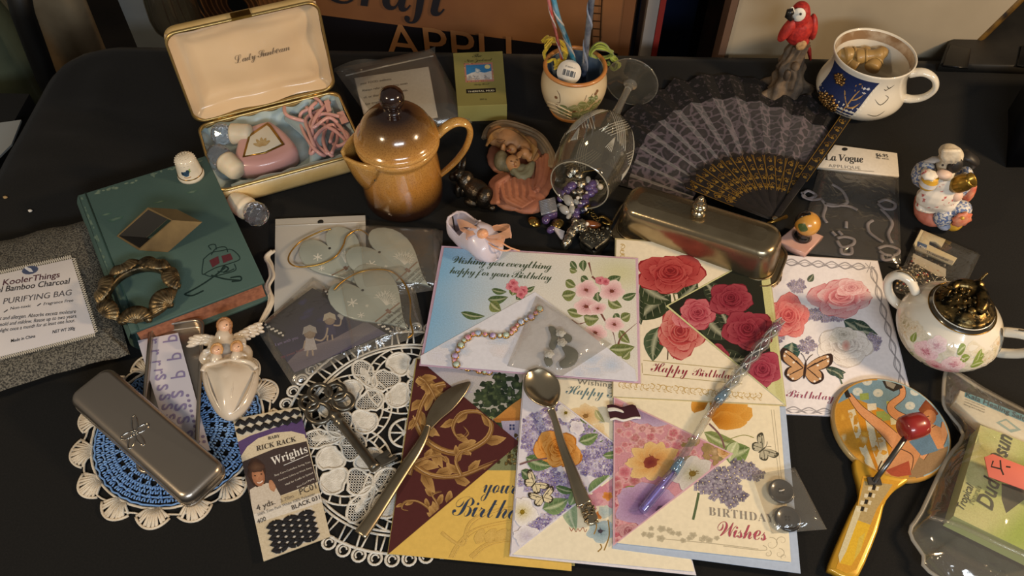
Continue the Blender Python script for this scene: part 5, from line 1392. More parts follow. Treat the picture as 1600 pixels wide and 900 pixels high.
p.poly([RQ(0, .16), RQ(.2, .135), RQ(.55, .115), RQ(1, .09), RQ(1, .24), RQ(0, .3)], PU)
p.poly([RQ(.0, .26), RQ(.12, .205), RQ(.3, .165), RQ(.55, .15), RQ(.8, .165), RQ(.98, .21), RQ(1, .62), RQ(0, .68)], CR)
p.poly([RQ(.0, .30), RQ(.5, .262), RQ(.985, .262), RQ(.995, .58), RQ(.4, .60), RQ(0, .60)], DB)
qd(0, .60, 1, .66, '#c2b292'); qd(0, .665, 1, .735, '#dcd6cc')
# the woman on the packet
p.poly([RQ(.0, .60), RQ(.02, .50), RQ(.2, .475), RQ(.38, .5), RQ(.44, .60), RQ(.42, .66), RQ(0, .67)], '#d0c6b8')
p.blob(*RQ(.17, .40), 15, 22, '#5c4438', '#3c2c26', rot=-.2, ruf=.12); p.blob(*RQ(.185, .425), 10, 16, '#c08a68', '#a06c50', rot=-.2); p.blob(*RQ(.18, .36), 13, 8, '#664c3c', '#4a342a', ruf=.1)
for u_ in (.14, .235): p.blob(*RQ(u_, .415), 1.6, 1.0, '#2c201c', '#2c201c')
p.stroke([RQ(.15, .465), RQ(.19, .472), RQ(.235, .462)], 1.6, '#f0e0d8'); p.blob(*RQ(.19, .44), 1.6, 2.4, '#b47c5c', '#a87050'); p.petal(*RQ(.36, .56), -1.9, 20, 5, '#b48464', '#c09070', '#b07c5c')
p.done('packet_print', rk)
ivt, dkt, wht = mat('ink_ivory', '#d8d0c4', .5), mat('ink_packet', '#40362e', .5), mat('ink_white', '#e4e0da', .5)
zq = zp_ + .0003
def rtext(b, u0, v0, u1, v1, m, st='plain', hs=1.0, **k): return text(b, RQ(u0, v0), RQ(u1, v1), zq, m, rk, st, hs=hs, **k)
rtext('BABY', .44, .19, .62, .19, dkt, 'bold', 1.1); rtext('RICK RACK', .24, .25, .84, .245, dkt, 'bold', 1.15)
rtext('Wrights', .42, .375, .97, .345, wht, 'bold', 1.25); obj('underline', MB().tube([T(*RQ(.58, .395), zq), T(*RQ(.97, .365), zq)], .0003, 4), wht, rk)
for k, (b, u0) in enumerate((('Easy Care-Colorfast String Trim', .42), ('Combine Colors to Work Away', .46), ('Ideal for Crafts to Spread', .54), ('Non-Curl Piping', .70))): rtext(b, u0, .455 + .042 * k, .97, .425 + .042 * k, ivt, 'plain', 1.0)
rtext('4 yds.', .06, .655, .34, .645, dkt, 'plain', 1.1); rtext('3.70m', .42, .648, .62, .640, mat('ink_tan', '#8a7a66', .5), 'plain', 1.0); rtext('PC01', .72, .635, .97, .625, dkt, 'plain', 1.1)
rtext('100% Trim Pack White 100% Polyester', .06, .690, .93, .668, mat('ink_faint', '#77706a', .5), 'plain', 1.2); rtext('BLACK 031', .56, .722, .985, .708, dkt, 'sansbold', 1.1); rtext('400', .03, .742, .16, .738, dkt, 'plain', 1.2)
def ricrac(u0, u1, v0, v1, rows, name, amp):
    for k in range(rows):
        m_ = MB(); u_ = u0 + (u1 - u0) * (k + .5) / rows; n = 5
        pts = []
        for j in range(n * 2 + 1):
            vv = v0 + (v1 - v0) * j / (2 * n); pts.append(T(*RQ(u_ + amp * (1 if j % 2 else -1) * (1 if k % 2 else -1), vv), zp_ + .0006))
        m_.tube(spline(pts, 2), .0017, 6, flatten=.35); obj(name, m_, mat('black_rickrack', '#17161a', .85, bump=.4, bs=1500), rk)
qd2 = Print(zp_ + .0001); qd2.poly([RQ(.17, .765), RQ(.84, .745), RQ(.86, .975), RQ(.18, .985)], '#cfcac2'); qd2.done('window_backing', rk)
ricrac(.16, .84, .765, .975, 6, 'rickrack_strand', .052)
for k in range(2):
    m_ = MB(); pts = [T(*RQ(.03 + .94 * j / 14, .035 + .055 * k + (.014 if j % 2 else -.014) * (1 if k else -1)), zp_ + .0006) for j in range(15)]
    m_.tube(spline(pts, 2), .0019, 6, flatten=.35); obj('rickrack_strand', m_, MATS['black_rickrack'], rk)

# ---------------------------------------------------------------- key and knife
ks = mat('old_steel', '#8a8478', .28, .95, c2='#5c564c', ns=70, nlo=.3, nhi=.7, rvar=.15)
key = thing('skeleton_key', 'large old steel key with a clover ring bow lying on the white lace doily', 'key', T(550, 670, .0025))
zk2 = .0062
for cx_, cy_, rx in ((500, 615, 17), (525, 612, 15), (536, 627, 16), (498, 645, 19), (483, 630, 14)):
    obj('bow_ring', MB().tube([T(cx_ + rx * math.cos(j * pi / 12), cy_ + rx * .82 * math.sin(j * pi / 12), zk2) for j in range(24)], .0021, 8, True), ks, key)
sa, sb = T(516, 640, zk2), T(588, 733, zk2); dd = (sb - sa)
prof = [(.0015, 0), (.0030, .03), (.0048, .10), (.0048, .13), (.0036, .15), (.0050, .19), (.0046, .23), (.0034, .25), (.0040, .28), (.0040, .93), (.0046, .95), (.0044, .99), (.0020, 1.0)]
obj('shaft', MB().lathe([(r, z * dd.length) for r, z in prof], 18, Matrix.Translation(sa) @ rot_to(dd)), ks, key)
bo = [(586, 716), (606, 703), (611, 709), (606, 713), (609, 717), (616, 711), (622, 716), (616, 720), (596, 730)]
obj('bit', MB().slab([T(x, y, zk2)[:2] for x, y in bo], zk2 - .0014, zk2 + .0014, .0004), ks, key)
kn = thing('butter_knife', 'silver butter knife lying across the maroon envelope flap and the lace doily', 'knife', T(640, 720, .0040))
sv = mat('tarnished_silver', '#b8a98e', .26, .95, c2='#857760', ns=30, nlo=.3, nhi=.7, rvar=.12)
zn = .0046
bo = [(735, 597), (717, 601), (700, 609), (684, 622), (673, 638), (666, 655), (666, 667), (671, 673), (677, 668), (690, 655), (708, 640), (723, 622), (732, 608)]
obj('blade', MB().slab([T(x, y, zn)[:2] for x, y in spline(bo, 3, True)], zn, zn + .0014, .0006), sv, kn)
hp_ = spline([(669, 664), (662, 684), (648, 708), (630, 735), (606, 772), (584, 806), (563, 836)], 5)
wd = [5 + 2.5 * min(1, k / 10) + 3.5 * (k / (len(hp_) - 1)) for k in range(len(hp_))]
mb = MB(); n = 10; vs = []
for i, q in enumerate(hp_):
    d = hp_[min(i + 1, len(hp_) - 1)] - hp_[max(0, i - 1)]; d.normalize(); nx, ny = -d.y, d.x
    for k in range(n):
        an = 2 * pi * k / n; w_ = wd[i] * math.cos(an); vs.append(T(q.x + nx * w_, q.y + ny * w_, zn + .0024 + .0021 * math.sin(an)))
fs = [(i * n + k, i * n + (k + 1) % n, (i + 1) * n + (k + 1) % n, (i + 1) * n + k) for i in range(len(hp_) - 1) for k in range(n)] + [tuple(range(n)), tuple(range((len(hp_) - 1) * n, len(hp_) * n))]
obj('handle', mb.add(vs, fs), sv, kn)

# ---------------------------------------------------------------- ornament bags beside the lace doily
bagfilm = film('clear_bag_film', '#fefdfb', .07, '#c8c2b6', .14, .6, 40, 1.6)
whitebag = mat('white_pouch', '#b9b6ae', .35, c2='#aaa8a4', ns=8, bump=.2, bs=40, coat=.3)
def film_sheet(name, q, z0, hz, m, parent, nu=18, nv=18, seed=0.0):
    """a bag: two film faces over a quadrilateral, puffed by hz with small wrinkles"""
    mb = MB()
    for sg in (1, 0):
        def f(uu, vv, sg=sg):
            x, y = lerp(lerp(q[0], q[1], uu), lerp(q[3], q[2], uu), vv); e = min(1, min(uu, 1 - uu, vv, 1 - vv) / .13) ** .5
            h = hz * e + .0010 * (noise.noise(Vector((uu * 5 + seed, vv * 5, seed))) + .3) * min(1, e * 3)
            return T(x, y, z0) + up * (h if sg else 0)
        mb.sheet(f, nu, nv)
    return obj(name, mb, m, parent)
hb1 = thing('white_pouch', 'white zip pouch with a hang hole lying beside the green book', 'pouch', T(500, 420, .0030))
wq = [(430, 342), (571, 336), (574, 470), (428, 500)]
obj('pouch_body', MB().slab([T(x, y, .0035)[:2] for x, y in wq], .0022, .0036, .0004), whitebag, hb1)
obj('zip_ridge', MB().tube([T(431, 353, .0038), T(571, 347, .0038)], .0007, 6), whitebag, hb1)
obj('hang_hole', MB().lathe([(.0028, 0), (.0028, .0004)], 14, Mz(T(501, 347, .0036))), mat('hole_black', '#161514', .8), hb1)
glassy = mat('frosted_sage', '#a3a79c', .3, c2='#8f958c', ns=18, coat=.5)
def heart_pts(nx, ny, tx, ty, w, zz):
    """heart with its notch at (nx, ny), tip at (tx, ty), half width w (world, on plane zz)"""
    A, B = T(nx, ny, zz), T(tx, ty, zz); ax_ = (B - A); L = ax_.length; ax_.normalize(); px_ = Vector((-ax_.y, ax_.x, 0)); out = []
    for k in range(40):
        t_ = 2 * pi * k / 40; x = 16 * math.sin(t_) ** 3; y = 13 * math.cos(t_) - 5 * math.cos(2 * t_) - 2 * math.cos(3 * t_) - math.cos(4 * t_)
        out.append(A + ax_ * ((5 - y) / 22 * L) + px_ * (x / 16 * w))
    return out, ax_, px_, A, L
gcord = mat('gold_cord', '#b98f45', .3, .9)
def heart(n_, tp_, w, z, label, cord, words, wpos):
    out, ax_, px_, A, L = heart_pts(*n_, *tp_, w, z)
    t = thing('heart_ornament', label, 'ornament', A + ax_ * L / 2, 'frosted heart ornaments')
    obj('heart_disc', MB().slab([q[:2] for q in out], z - .003, z, .0008), glassy, t)
    p = Print(z + .00005, proj=lambda x, y, zz: Vector((*(A + ax_ * y + px_ * x)[:2], zz)))
    W_ = '#d4d2c8'
    def fl(x, y, r):
        for k in range(3): p.stroke([(x - r * math.cos(k * 1.047), y - r * math.sin(k * 1.047)), (x + r * math.cos(k * 1.047), y + r * math.sin(k * 1.047))], r * .22, W_, smooth=False)
    s1 = 1 if wpos > 0 else -1
    fl(-s1 * w * .5, L * .12, w * .16); fl(-s1 * w * .62, L * .36, w * .11); fl(-s1 * w * .28, L * .3, w * .06)
    bx, by = s1 * w * .12, L * .48
    for k in range(11):
        an = -1.9 + .32 * k; q = w * R.uniform(.36, .5)
        m1 = (bx + s1 * q * .5 * math.cos(an) * .8 + s1 * w * .1, by - w * .15 + q * .5 * math.sin(an)); e = (bx + s1 * q * math.cos(an + .1) + s1 * w * .1, by - w * .15 + q * math.sin(an + .1))
        p.stroke([(bx, by), m1, e], w * .022, W_, 'end')
        for j in (-.5, .5): p.stroke([m1, (m1[0] + q * .35 * math.cos(an + j) * s1, m1[1] + q * .35 * math.sin(an + j))], w * .014, W_, smooth=False)
    p.stroke([(bx - s1 * w * .1, by + w * .12), (bx - s1 * w * .1, L * .62)], w * .10, '#7d6258', smooth=False); p.stroke([(-w * .5, L * .58), (w * .45, L * .58)], w * .05, '#86705f', smooth=False)
    p.stroke([(-w * .35, L * .66), (w * .3, L * .66)], w * .02, '#7d7a70', smooth=False); p.stroke([(-w * .2, L * .73), (w * .2, L * .73)], w * .02, '#7d7a70', smooth=False)
    p.done('winter_print', t)
    if words:
        for i, (b, yy, ww) in enumerate(words):
            O = A + ax_ * (L * yy) - px_ * (w * ww); O.z = z + .0004; O2 = A + ax_ * (L * yy) + px_ * (w * ww)
            X = O2 - O; X.z = 0
            if X.cross(-ax_).z < 0: O, X = O + X, -X
            text(b, None, None, 0, mat('ink_sage', '#55564e', .5), t, 'plain', world=(O, X, -ax_), hs=1.2)
    obj('hole', MB().lathe([(.0012, 0), (.0012, .0003)], 10, Mz(A + ax_ * .004 + up * .0001)), mat('hole_dark', '#2a2a28', .7), t)
    if cord: obj('gold_cord', MB().tube(spline([T(x, y, z + .0012 + .0008 * (i % 2)) for i, (x, y) in enumerate(cord)], 5), .0008, 6), gcord, t)
    return t
heart((512, 384), (560, 446), .028, .0072, 'frosted heart ornament with a long gold cord on the white zip pouch', [(517, 358), (500, 362), (470, 377), (453, 396), (452, 410), (468, 417), (500, 413), (524, 401), (536, 384), (542, 369), (560, 359), (576, 368), (583, 384)], None, 1)
heart((588, 391), (673, 447), .030, .0110, 'frosted heart ornament with a snowy tree print beside the shoe', None, [('his wonder is being', .70, .40), ('in this quiet day', .77, .28), ('2025', .86, .16)], 1)
cb2 = thing('clear_bag', 'clear plastic bag around the frosted heart with the snowy tree', 'bag', T(620, 405, .0030))
film_sheet('bag_film', [(556, 352), (692, 360), (690, 452), (560, 470)],   .0032, .0105, bagfilm, cb2, seed=2)
heart((562, 450), (640, 515), .0300, .0116, 'frosted heart ornament with a gold edged cord nearest the lace doily', [(522, 453), (535, 440), (560, 426), (590, 421), (615, 426), (633, 445), (641, 470), (641, 500), (645, 520), (637, 528)], [('this life begins', .68, .42), ('never ends', .76, .28), ('2025', .86, .16)], 1)
cb3 = thing('clear_bag', 'clear plastic bag around the frosted heart nearest the lace doily', 'bag', T(590, 480, .0030))
film_sheet('bag_film', [(520, 424), (640, 415), (665, 520), (550, 565)], .0032, .0110, bagfilm, cb3, seed=7)
# photo print in its bag
zph = .0085
ph = thing('picture_card', 'dark blue picture card of two children under the moon, with polka dot corners', 'card', T(520, 505, .004))
pq = [(510, 452), (618, 520), (455, 590), (412, 510)]
pq = [(488, 450), (616, 515), (460, 582), (410, 508)]
obj('card_stock', MB().slab([T(x, y, zph)[:2] for x, y in pq], zph - .0012, zph), stock('2a2a3a', '#2a2a3a'), ph)
p = Print(zph + .00004); p.clip = pq
p.poly(pq, ['#2b2a2c', '#34345c', '#3a3658', '#2a292c'])
p.poly([(440, 575), (470, 545), (520, 530), (575, 500), (620, 515), (460, 590)], ['#6c6470', '#787078', '#80767c', '#5c5868', '#4a4a66', '#686070'])
for k in range(7): p.blob(R.uniform(470, 560), R.uniform(470, 500), 9, 4, '#34345c', '#2c2c48', rot=-.4, ruf=.3)
def kid(x, y, s, dress, hatc):
    p.poly([(x - 6 * s, y + 6 * s), (x + 6 * s, y + 5 * s), (x + 11 * s, y + 24 * s), (x - 9 * s, y + 26 * s)], dress); p.stroke([(x - 3 * s, y + 25 * s), (x - 4 * s, y + 34 * s)], 2.6 * s, '#a89888', smooth=False); p.stroke([(x + 4 * s, y + 24 * s), (x + 5 * s, y + 33 * s)], 2.6 * s, '#a89888', smooth=False)
    p.blob(x, y, 9 * s, 8 * s, '#9a8a78', '#8a7a6c'); p.poly([(x - 11 * s, y + 2 * s), (x - 9 * s, y - 9 * s), (x, y - 13 * s), (x + 9 * s, y - 9 * s), (x + 11 * s, y), (x, y - 4 * s)], hatc)
kid(484, 521, 1.05, '#b3aeb0', '#a09c98'); kid(515, 500, .95, '#3c3a5c', '#b0a898')
p.stroke([(492, 530), (502, 532), (509, 525), (512, 512)], 2.6, '#a89888'); p.stroke([(477, 532), (474, 545)], 2.4, '#a89888'); p.stroke([(521, 508), (531, 508), (533, 498)], 2.4, '#a89888'); p.blob(533, 494, 5, 5, '#c4c0b8', '#a8a4a0', ruf=.3)
for a_, b_, n in (((508, 456), (612, 518), 17), ((414, 508), (444, 524), 5)):
    p.clip = None; p.poly([(a_[0] - 3, a_[1] - 5), (b_[0] + 3, b_[1] - 5), (b_[0] - 3, b_[1] + 6), (a_[0] - 6, a_[1] + 6)], '#17161a')
    for k in range(n):
        q = lerp(a_, b_, (k + .5) / n)
        for j in (-3.6, 0.6): p.blob(q[0] + (1 if j > 0 else -2), q[1] + j + 1, 1.9, 1.7, '#d8d4cc', '#d8d4cc', n=8)
p.done('picture_print', ph)
text('I am with you', (431, 541), (466, 529), zph + .0004, mat('ink_lilac', '#8478a0', .5), ph, 'plain', hs=1.3); text('my sweet friend', (440, 560), (476, 547), zph + .0004, mat('ink_rosy', '#7c4a58', .5), ph, 'plain', hs=1.3)
pb_ = thing('clear_bag', 'clear plastic bag holding the dark blue picture card', 'bag', T(500, 500, .003))
film_sheet('bag_film', [(489, 433), (622, 512), (458, 604), (400, 514)],   .0036, .0066, film('picture_bag_film', '#fefdfb', .09, '#c0bab0', .14, .6, 40, 1.8), pb_, seed=4)
fr_ = thing('cream_tassel', 'cream knotted lace cord lying between the green book and the white pouch', 'cord', T(425, 450, .002))
for o_ in (0, 1, 2):
    obj('cord_strand', MB().tube(spline([T(x + 3 * math.sin(o_ * 2.1 + i), y, .0022 + .001 * o_) for i, (x, y) in enumerate(((427, 392), (417, 402), (423, 416), (425, 432), (417, 448), (424, 466), (418, 485), (409, 505), (404, 520)))], 4), .0016, 6), yw, fr_)
# ---------------------------------------------------------------- back and middle: teapot, bag, box, pot, glass
# teapot
tpc = T(632, 306, 0)
tpot = thing('teapot', 'small amber and dark brown glazed coffee pot with domed lid and beak spout', 'teapot', tpc)
glz = mat('amber_glaze', '#ffffff', .2, vcol=True, c2='#cfc4b4', ns=900, nlo=.45, nhi=.7, coat=.8, bump=.05, bs=600)
AM, DB2, MB_ = '#c08a3e', '#2a1810', '#7a4a20'
def gcol(z):
    if z < .010: return mixc('#1c120e', DB2, z / .010)
    if z < .042: return mixc(DB2, '#b27a36', min(1, max(0, z - .013) / .027))
    if z < .080: return mixc('#b27a36', '#c69550', (z - .042) / .038)
    return mixc('#c08a42', '#24140e', min(1, ((z - .080) / .027) ** .8))
prof = [(.0345, 0), (.0375, .002), (.0385, .007), (.0385, .016), (.0378, .030), (.0365, .045), (.0352, .058), (.0350, .064), (.0372, .067), (.0390, .071), (.0388, .0745), (.036, .076), (.030, .076)]
def dense(pf, n=5): return [tuple(q) for q in spline(pf, n)]
pf = dense(prof)
obj('body', MB().lathe(pf, 48, Mz(tpc), [gcol(z) for r, z in pf]), glz, tpot)
lp = dense([(.0365, .0755), (.0392, .077), (.0388, .080), (.0362, .083), (.0345, .086), (.031, .094), (.025, .101), (.016, .1065), (.009, .109), (.0075, .1105)])
lidp = obj('lid', MB().lathe(lp, 48, Mz(tpc), [gcol(z) for r, z in lp]), glz, tpot)
kp = dense([(.0078, .1095), (.0070, .112), (.0088, .1145), (.0108, .119), (.0112, .1235), (.0095, .129), (.005, .1325), (0, .1335)], 4)
obj('lid_knob', MB().lathe(kp, 28, Mz(tpc), [gcol(.13)] * len(kp)), glz, tpot)
sd = (T(536, 243, .072) - tpc); sd.z = 0; sl_ = sd.length; sd.normalize(); sn = Vector((-sd.y, sd.x, 0))
def spf(uu, vv):
    q = uu * 2 - 1; a = q * .85; zr0 = .0745 - .050 * (1 - abs(q) ** 1.6)
    b0 = tpc + (sd * math.cos(a) + sn * math.sin(a)) * .0362 + up * zr0
    tipz = .0735 - .007 * (1 - abs(q)); tip = tpc + sd * sl_ * (1 - .03 * (1 - abs(q))) + sn * q * .004 + up * tipz
    p = b0.lerp(tip, vv); p.z -= .006 * math.sin(pi * vv) * (1 - abs(q)); p += sn * q * .004 * math.sin(pi * vv)
    return p
obj('spout', MB().sheet(spf, 16, 12, lambda u, v: mixc(gcol(.0745 - .05 * (1 - abs(u * 2 - 1) ** 1.6)), '#c99a50', v * .9)), glz, tpot, solid=.0028)
obj('spout_mouth_shade', MB().sheet(lambda u, v: tpc + (sd * math.cos((u - .5) * 1.3) + sn * math.sin((u - .5) * 1.3)) * .0375 + up * (.052 + .020 * v), 10, 4, '#1c100a'), glz, tpot)  # dark patch on the uncut wall, painted for the shade inside the spout
hd_ = Vector((.97, .20, 0)).normalized()
hpts = spline([(.033, .070), (.045, .082), (.056, .087), (.065, .083), (.068, .072), (.064, .056), (.055, .041), (.045, .030), (.036, .022)], 5)
obj('handle', MB().tube([tpc + hd_ * q.x + up * q.y for q in [Vector((h[0], h[1])) for h in hpts]], [.0062 - .0025 * k / len(hpts) for k in range(len(hpts))], 12, col=[mixc('#c99a50', '#a87434', k / len(hpts)) for k in range(len(hpts)) for _ in range(12)], flatten=.6), glz, tpot)
# zip bag with a folded printed sheet
zb2 = thing('zip_bag', 'clear zip bag with a white strip closure lying behind the teapot', 'bag', T(640, 140, 0))
film_q = [(524, 112), (678, 80), (738, 192), (590, 205)]
fs_ = thing('folded_sheet', 'folded white printed instruction sheet inside the zip bag behind the teapot', 'paper', T(625, 145, .002))
pq2 = [(553, 122), (670, 104), (684, 182), (575, 205)]
obj('sheet', MB().slab([T(x, y, .008)[:2] for x, y in pq2], .006, .0085, .001), stock('cfcac2', '#cfcac2'), fs_)
for k, (b, w_) in enumerate((('your FOOD wellness', .42), ('Always refer to your first mean', .62), ('of, or share fiest, it some was', .60), ('for cramping and sore', .52), ('a sitting, but do', .36))):
    q0 = lerp(lerp(pq2[0], pq2[3], .14 + .13 * k), lerp(pq2[1], pq2[2], .14 + .13 * k), .06); q1 = lerp(lerp(pq2[0], pq2[3], .14 + .13 * k), lerp(pq2[1], pq2[2], .14 + .13 * k), .06 + w_)
    text(b, q0, q1, .0088, mat('ink_print', '#4c4844', .6), fs_, 'plain', hs=1.3)
zipf = film('zip_bag_film', '#efeeea', .12, '#aaa69e', .12, .5, 35, 1.0)
film_sheet('bag_film', film_q, .001, .0145, zipf, zb2, 26, 22, 3)
obj('zip_strip', MB().tube([T(540, 118, .013), T(600, 104, .0155), T(677, 87, .014)], .0012, 6, flatten=.5), mat('zip_white', '#a8a49c', .3), zb2)
obj('bag_lip', MB().sheet(lambda u, v: T(522 + 158 * u, 113 - 30 * u - 7 * math.sin(u * 7) * v - 6 * v, .012 + .012 * v * (1 + .4 * math.sin(u * 13))), 24, 5), zipf, zb2)
# mud box lying on its back
zm = .0215
mx_ = thing('olive_box', 'olive green cardboard box with a blue mountain picture lying on its back', 'box', T(752, 140, 0))
olive = mat('olive_card', '#847f4a', .5, c2='#79733f', ns=8)
mq = [(708, 83), (785, 80), (792, 163), (715, 166)]
Q = [T(x, y, zm) for x, y in mq]
obj('carton', MB().hexa([Vector((p.x, p.y, .0006)) for p in (Q[3], Q[2], Q[1], Q[0])], [Q[3], Q[2], Q[1], Q[0]]), olive, mx_)
def MQ(u, v): return lerp(lerp(mq[0], mq[1], u), lerp(mq[3], mq[2], u), v)
fl_ = Q[3] - Q[0]; fl_.normalize()
obj('end_flap', MB().hexa([Q[3] + fl_ * .0004 - up * .0205, Q[2] + fl_ * .0004 - up * .0205, Q[2] + fl_ * .001 - up * .0205, Q[3] + fl_ * .001 - up * .0205], [Q[3] + fl_ * .0004 + up * .0006, Q[2] + fl_ * .0004 + up * .0006, Q[2] + fl_ * .001 + up * .0004, Q[3] + fl_ * .001 + up * .0004]), mat('olive_card_flap', '#8b864f', .45), mx_)
p = Print(zm + .0001)
def qm(u0, v0, u1, v1, c): p.poly([MQ(u0, v0), MQ(u1, v0), MQ(u1, v1), MQ(u0, v1)], c)
qm(.20, .20, .78, .56, '#a8786c')
for k in range(40): u_, v_ = R.choice([(R.uniform(.2, .78), R.choice([.21, .545])), (R.choice([.21, .77]), R.uniform(.2, .55))]); p.blob(*MQ(u_, v_), 1.3, 1.1, R.choice(['#c8a24c', '#7c3c4c', '#c8c0b0', '#4c5c8c']), '#a07050', n=6)
qm(.235, .235, .745, .52, '#2f78b0'); p.poly([MQ(.235, .42), MQ(.35, .38), MQ(.46, .36), MQ(.6, .39), MQ(.745, .36), MQ(.745, .52), MQ(.235, .52)], '#c4c4c4'); p.blob(*MQ(.67, .28), 4.5, 3.4, '#d8d29c', '#cfc88c'); p.blob(*MQ(.46, .35), 5, 4, '#d8d8d4', '#7898b0', ruf=.3)
for k in range(30): p.blob(*MQ(R.uniform(.25, .73), R.uniform(.44, .51)), 1.8, 1.4, R.choice(['#8a8890', '#a8a4a0', '#5c6c88', '#b8a088']), '#a0a0a0', n=6)
qm(.20, .685, .80, .765, '#1d1c18'); p.done('box_print', mx_)
text('THERMAL MUD', MQ(.23, .748), MQ(.77, .744), zm + .0004, mat('ink_cream', '#d0ccb0', .5), mx_, 'sansbold', hs=.85)
ol = mat('ink_olive', '#3a3a20', .6)
text('The', MQ(.38, .095), MQ(.58, .092), zm + .0003, ol, mx_, 'script', hs=1.2, sp=.8); text('New Zealand', MQ(.22, .175), MQ(.78, .170), zm + .0003, ol, mx_, 'script', hs=1.2, sp=.8); text('Body Secret', MQ(.36, .62), MQ(.68, .615), zm + .0003, ol, mx_, 'script', hs=1.1, sp=.8); text('200 g', MQ(.46, .90), MQ(.60, .895), zm + .0003, ol, mx_, 'plain', hs=1.0)
# painted pot
pc = T(893, 171, 0)
pot = thing('painted_pot', 'cream ceramic pot with orange rim and painted ivy leaves', 'pot', pc)
pf = dense([(.020, 0), (.0225, .0005), (.0245, .006), (.031, .018), (.0345, .031), (.0345, .041), (.0325, .050), (.0312, .056)], 4)
potm = mat('cream_ceramic', '#d2bf9c', .3, c2='#c4ac84', ns=18, coat=.4, bump=.1, bs=60)
obj('pot_wall', MB().lathe(pf + [(.0285, .056), (.029, .048), (.031, .036), (.026, .012), (0, .006)], 44, Mz(pc)), potm, pot)
obj('rim', MB().lathe([(.0312 + .0022 * math.cos(a), .0575 + .0022 * math.sin(a)) for a in (k * pi / 5 for k in range(11))], 44, Mz(pc), cap=False), mat('orange_rim', '#b5763c', .35, coat=.4), pot)
obj('inner_glaze', MB().lathe([(.0284, .0565), (.0287, .048), (.0305, .036), (.0255, .0125), (0, .0068)], 36, Mz(pc), cap=False), mat('blue_grey_glaze', '#5a6878', .3, coat=.5), pot)
obj('foot_band', MB().lathe([(.0228, .0006), (.0252, .0055), (.0246, .006)], 40, Mz(pc), cap=False), MATS['orange_rim'], pot)
for a_, b_ in ((-118, 8), (-125, 20)): pass
for zz in (.012, .018, .024): obj('ribbing', MB().tube([cyl_proj(pc, pf)(-150 + 7 * k, zz + .006 * math.sin(k * .4), .0003) for k in range(9)], .0008, 6), potm, pot)
p = CPrint(pc, pf); g_ = p.proj; p.proj = lambda x, y, z: g_(x, y + .005, z)
GL = ['#7c8452', '#8f9460', '#6a7448', '#a3a473']
for x, y, a_, s_ in ((-102, 30, .3, 1.1), (-86, 34, -.3, 1.15), (-70, 36, .2, 1.1), (-56, 40, .5, .9), (-80, 22, .1, 1.1), (-62, 24, -.2, 1.1), (-95, 18, .4, .9), (-46, 30, .2, .9), (-72, 14, .1, .9), (-112, 24, .2, .8)):
    c_ = R.choice(GL)
    for k in range(5):
        an = a_ + pi / 2 + (k - 2) * .75; ln = 8.4 * s_ * (1.1 if k == 2 else .85); xx, yy = math.cos(an) * ln * 1.9, math.sin(an) * -ln
        p.leaf(x, y, x + xx, y + yy, 3.4 * s_, mixc(c_, '#3c4424', .3), c_)
for q in ([(-125, 48), (-118, 44), (-116, 36), (-122, 34)], [(-58, 46), (-62, 42), (-64, 36)], [(-128, 30), (-120, 27), (-112, 26)], [(-70, 46), (-74, 40)]): p.stroke(q, 1.0, '#5c4430', True)
for x, y in ((-124, 40), (-122, 30), (-48, 46), (-52, 44), (-84, 10), (-90, 26)): p.blob(x, y, 3.2, 1.8, '#6c4a34', '#8a6644')
p.done('ivy_print', pot)
# things in the pot
yarn = mat('yellow_floss', '#c4a920', .7, c2='#a88c12', ns=120, sheen=.3)
ys = thing('yellow_skein', 'bright yellow embroidery floss skein hanging over the pot rim', 'skein', T(866, 100, .058))
for i in range(40):
    o1, o2, o3 = (R.uniform(-1, 1) for _ in range(3))
    obj('floss_strand', MB().tube(spline([T(853 + 3 * o1, 70 + 6 * o2, .062 + .004 * o3), T(862 + 6 * o2, 62 + 5 * o1, .066 + .004 * o3), T(878 + 4 * o1, 70 + 6 * o2, .066 + .003 * o3), T(884 + 3 * o3, 86 + 4 * o1, .062), T(874 + 4 * o2, 98 + 4 * o3, .060), T(868 + 3 * o1, 106 + 3 * o2, .056)] if i % 3 else [T(848 + 3 * o1, 66 + 3 * o2, .062), T(856, 59 + 4 * o1, .066), T(858 + 3 * o3, 70, .064), T(850 + 2 * o1, 84 + 3 * o2, .060), T(856 + 3 * o2, 96 + 2 * o3, .058), T(866 + 2 * o1, 92, .062), T(868, 104, .058)], 4), .0009, 5), yarn, ys)
gs = thing('green_skein', 'lime green embroidery floss skein at the back of the pot', 'skein', T(940, 85, .06))
grn = mat('lime_floss', '#93a238', .7, c2='#6c7a20', ns=120, sheen=.3)
for i in range(18):
    o1, o2 = R.uniform(-1, 1), R.uniform(-1, 1)
    obj('floss_strand', MB().tube(spline([T(922 + 2 * o1, 82 + 4 * o2, .060 + .004 * o2), T(932, 72 + 5 * o1, .066 + .004 * o2), T(946, 74 + 5 * o1, .066 + .003 * o2), T(956 + 2 * o1, 83 + 3 * o2, .060), T(946, 90 + 2 * o1, .056), T(932, 88 + 3 * o2, .056)], 4, True), .0009, 5, True), grn, gs)
for i in range(10):
    o1, o2 = R.uniform(-1, 1), R.uniform(-1, 1)
    obj('floss_strand', MB().tube(spline([T(952, 88, .052), T(960 + 4 * o1, 92 + 4 * o2, .046), T(966 + 4 * o2, 102 + 4 * o1, .040), T(958 + 3 * o2, 108 + 2 * o1, .036), T(950 + 2 * o1, 98 + 3 * o2, .044)], 4), .0009, 5), grn, gs)
tg = T(889, 113, .0575); n_ = (Vector((0, CAMY, CAMH)) - tg).normalized()
tgt = thing('round_label', 'round white barcode label leaning in the pot', 'label', tg)
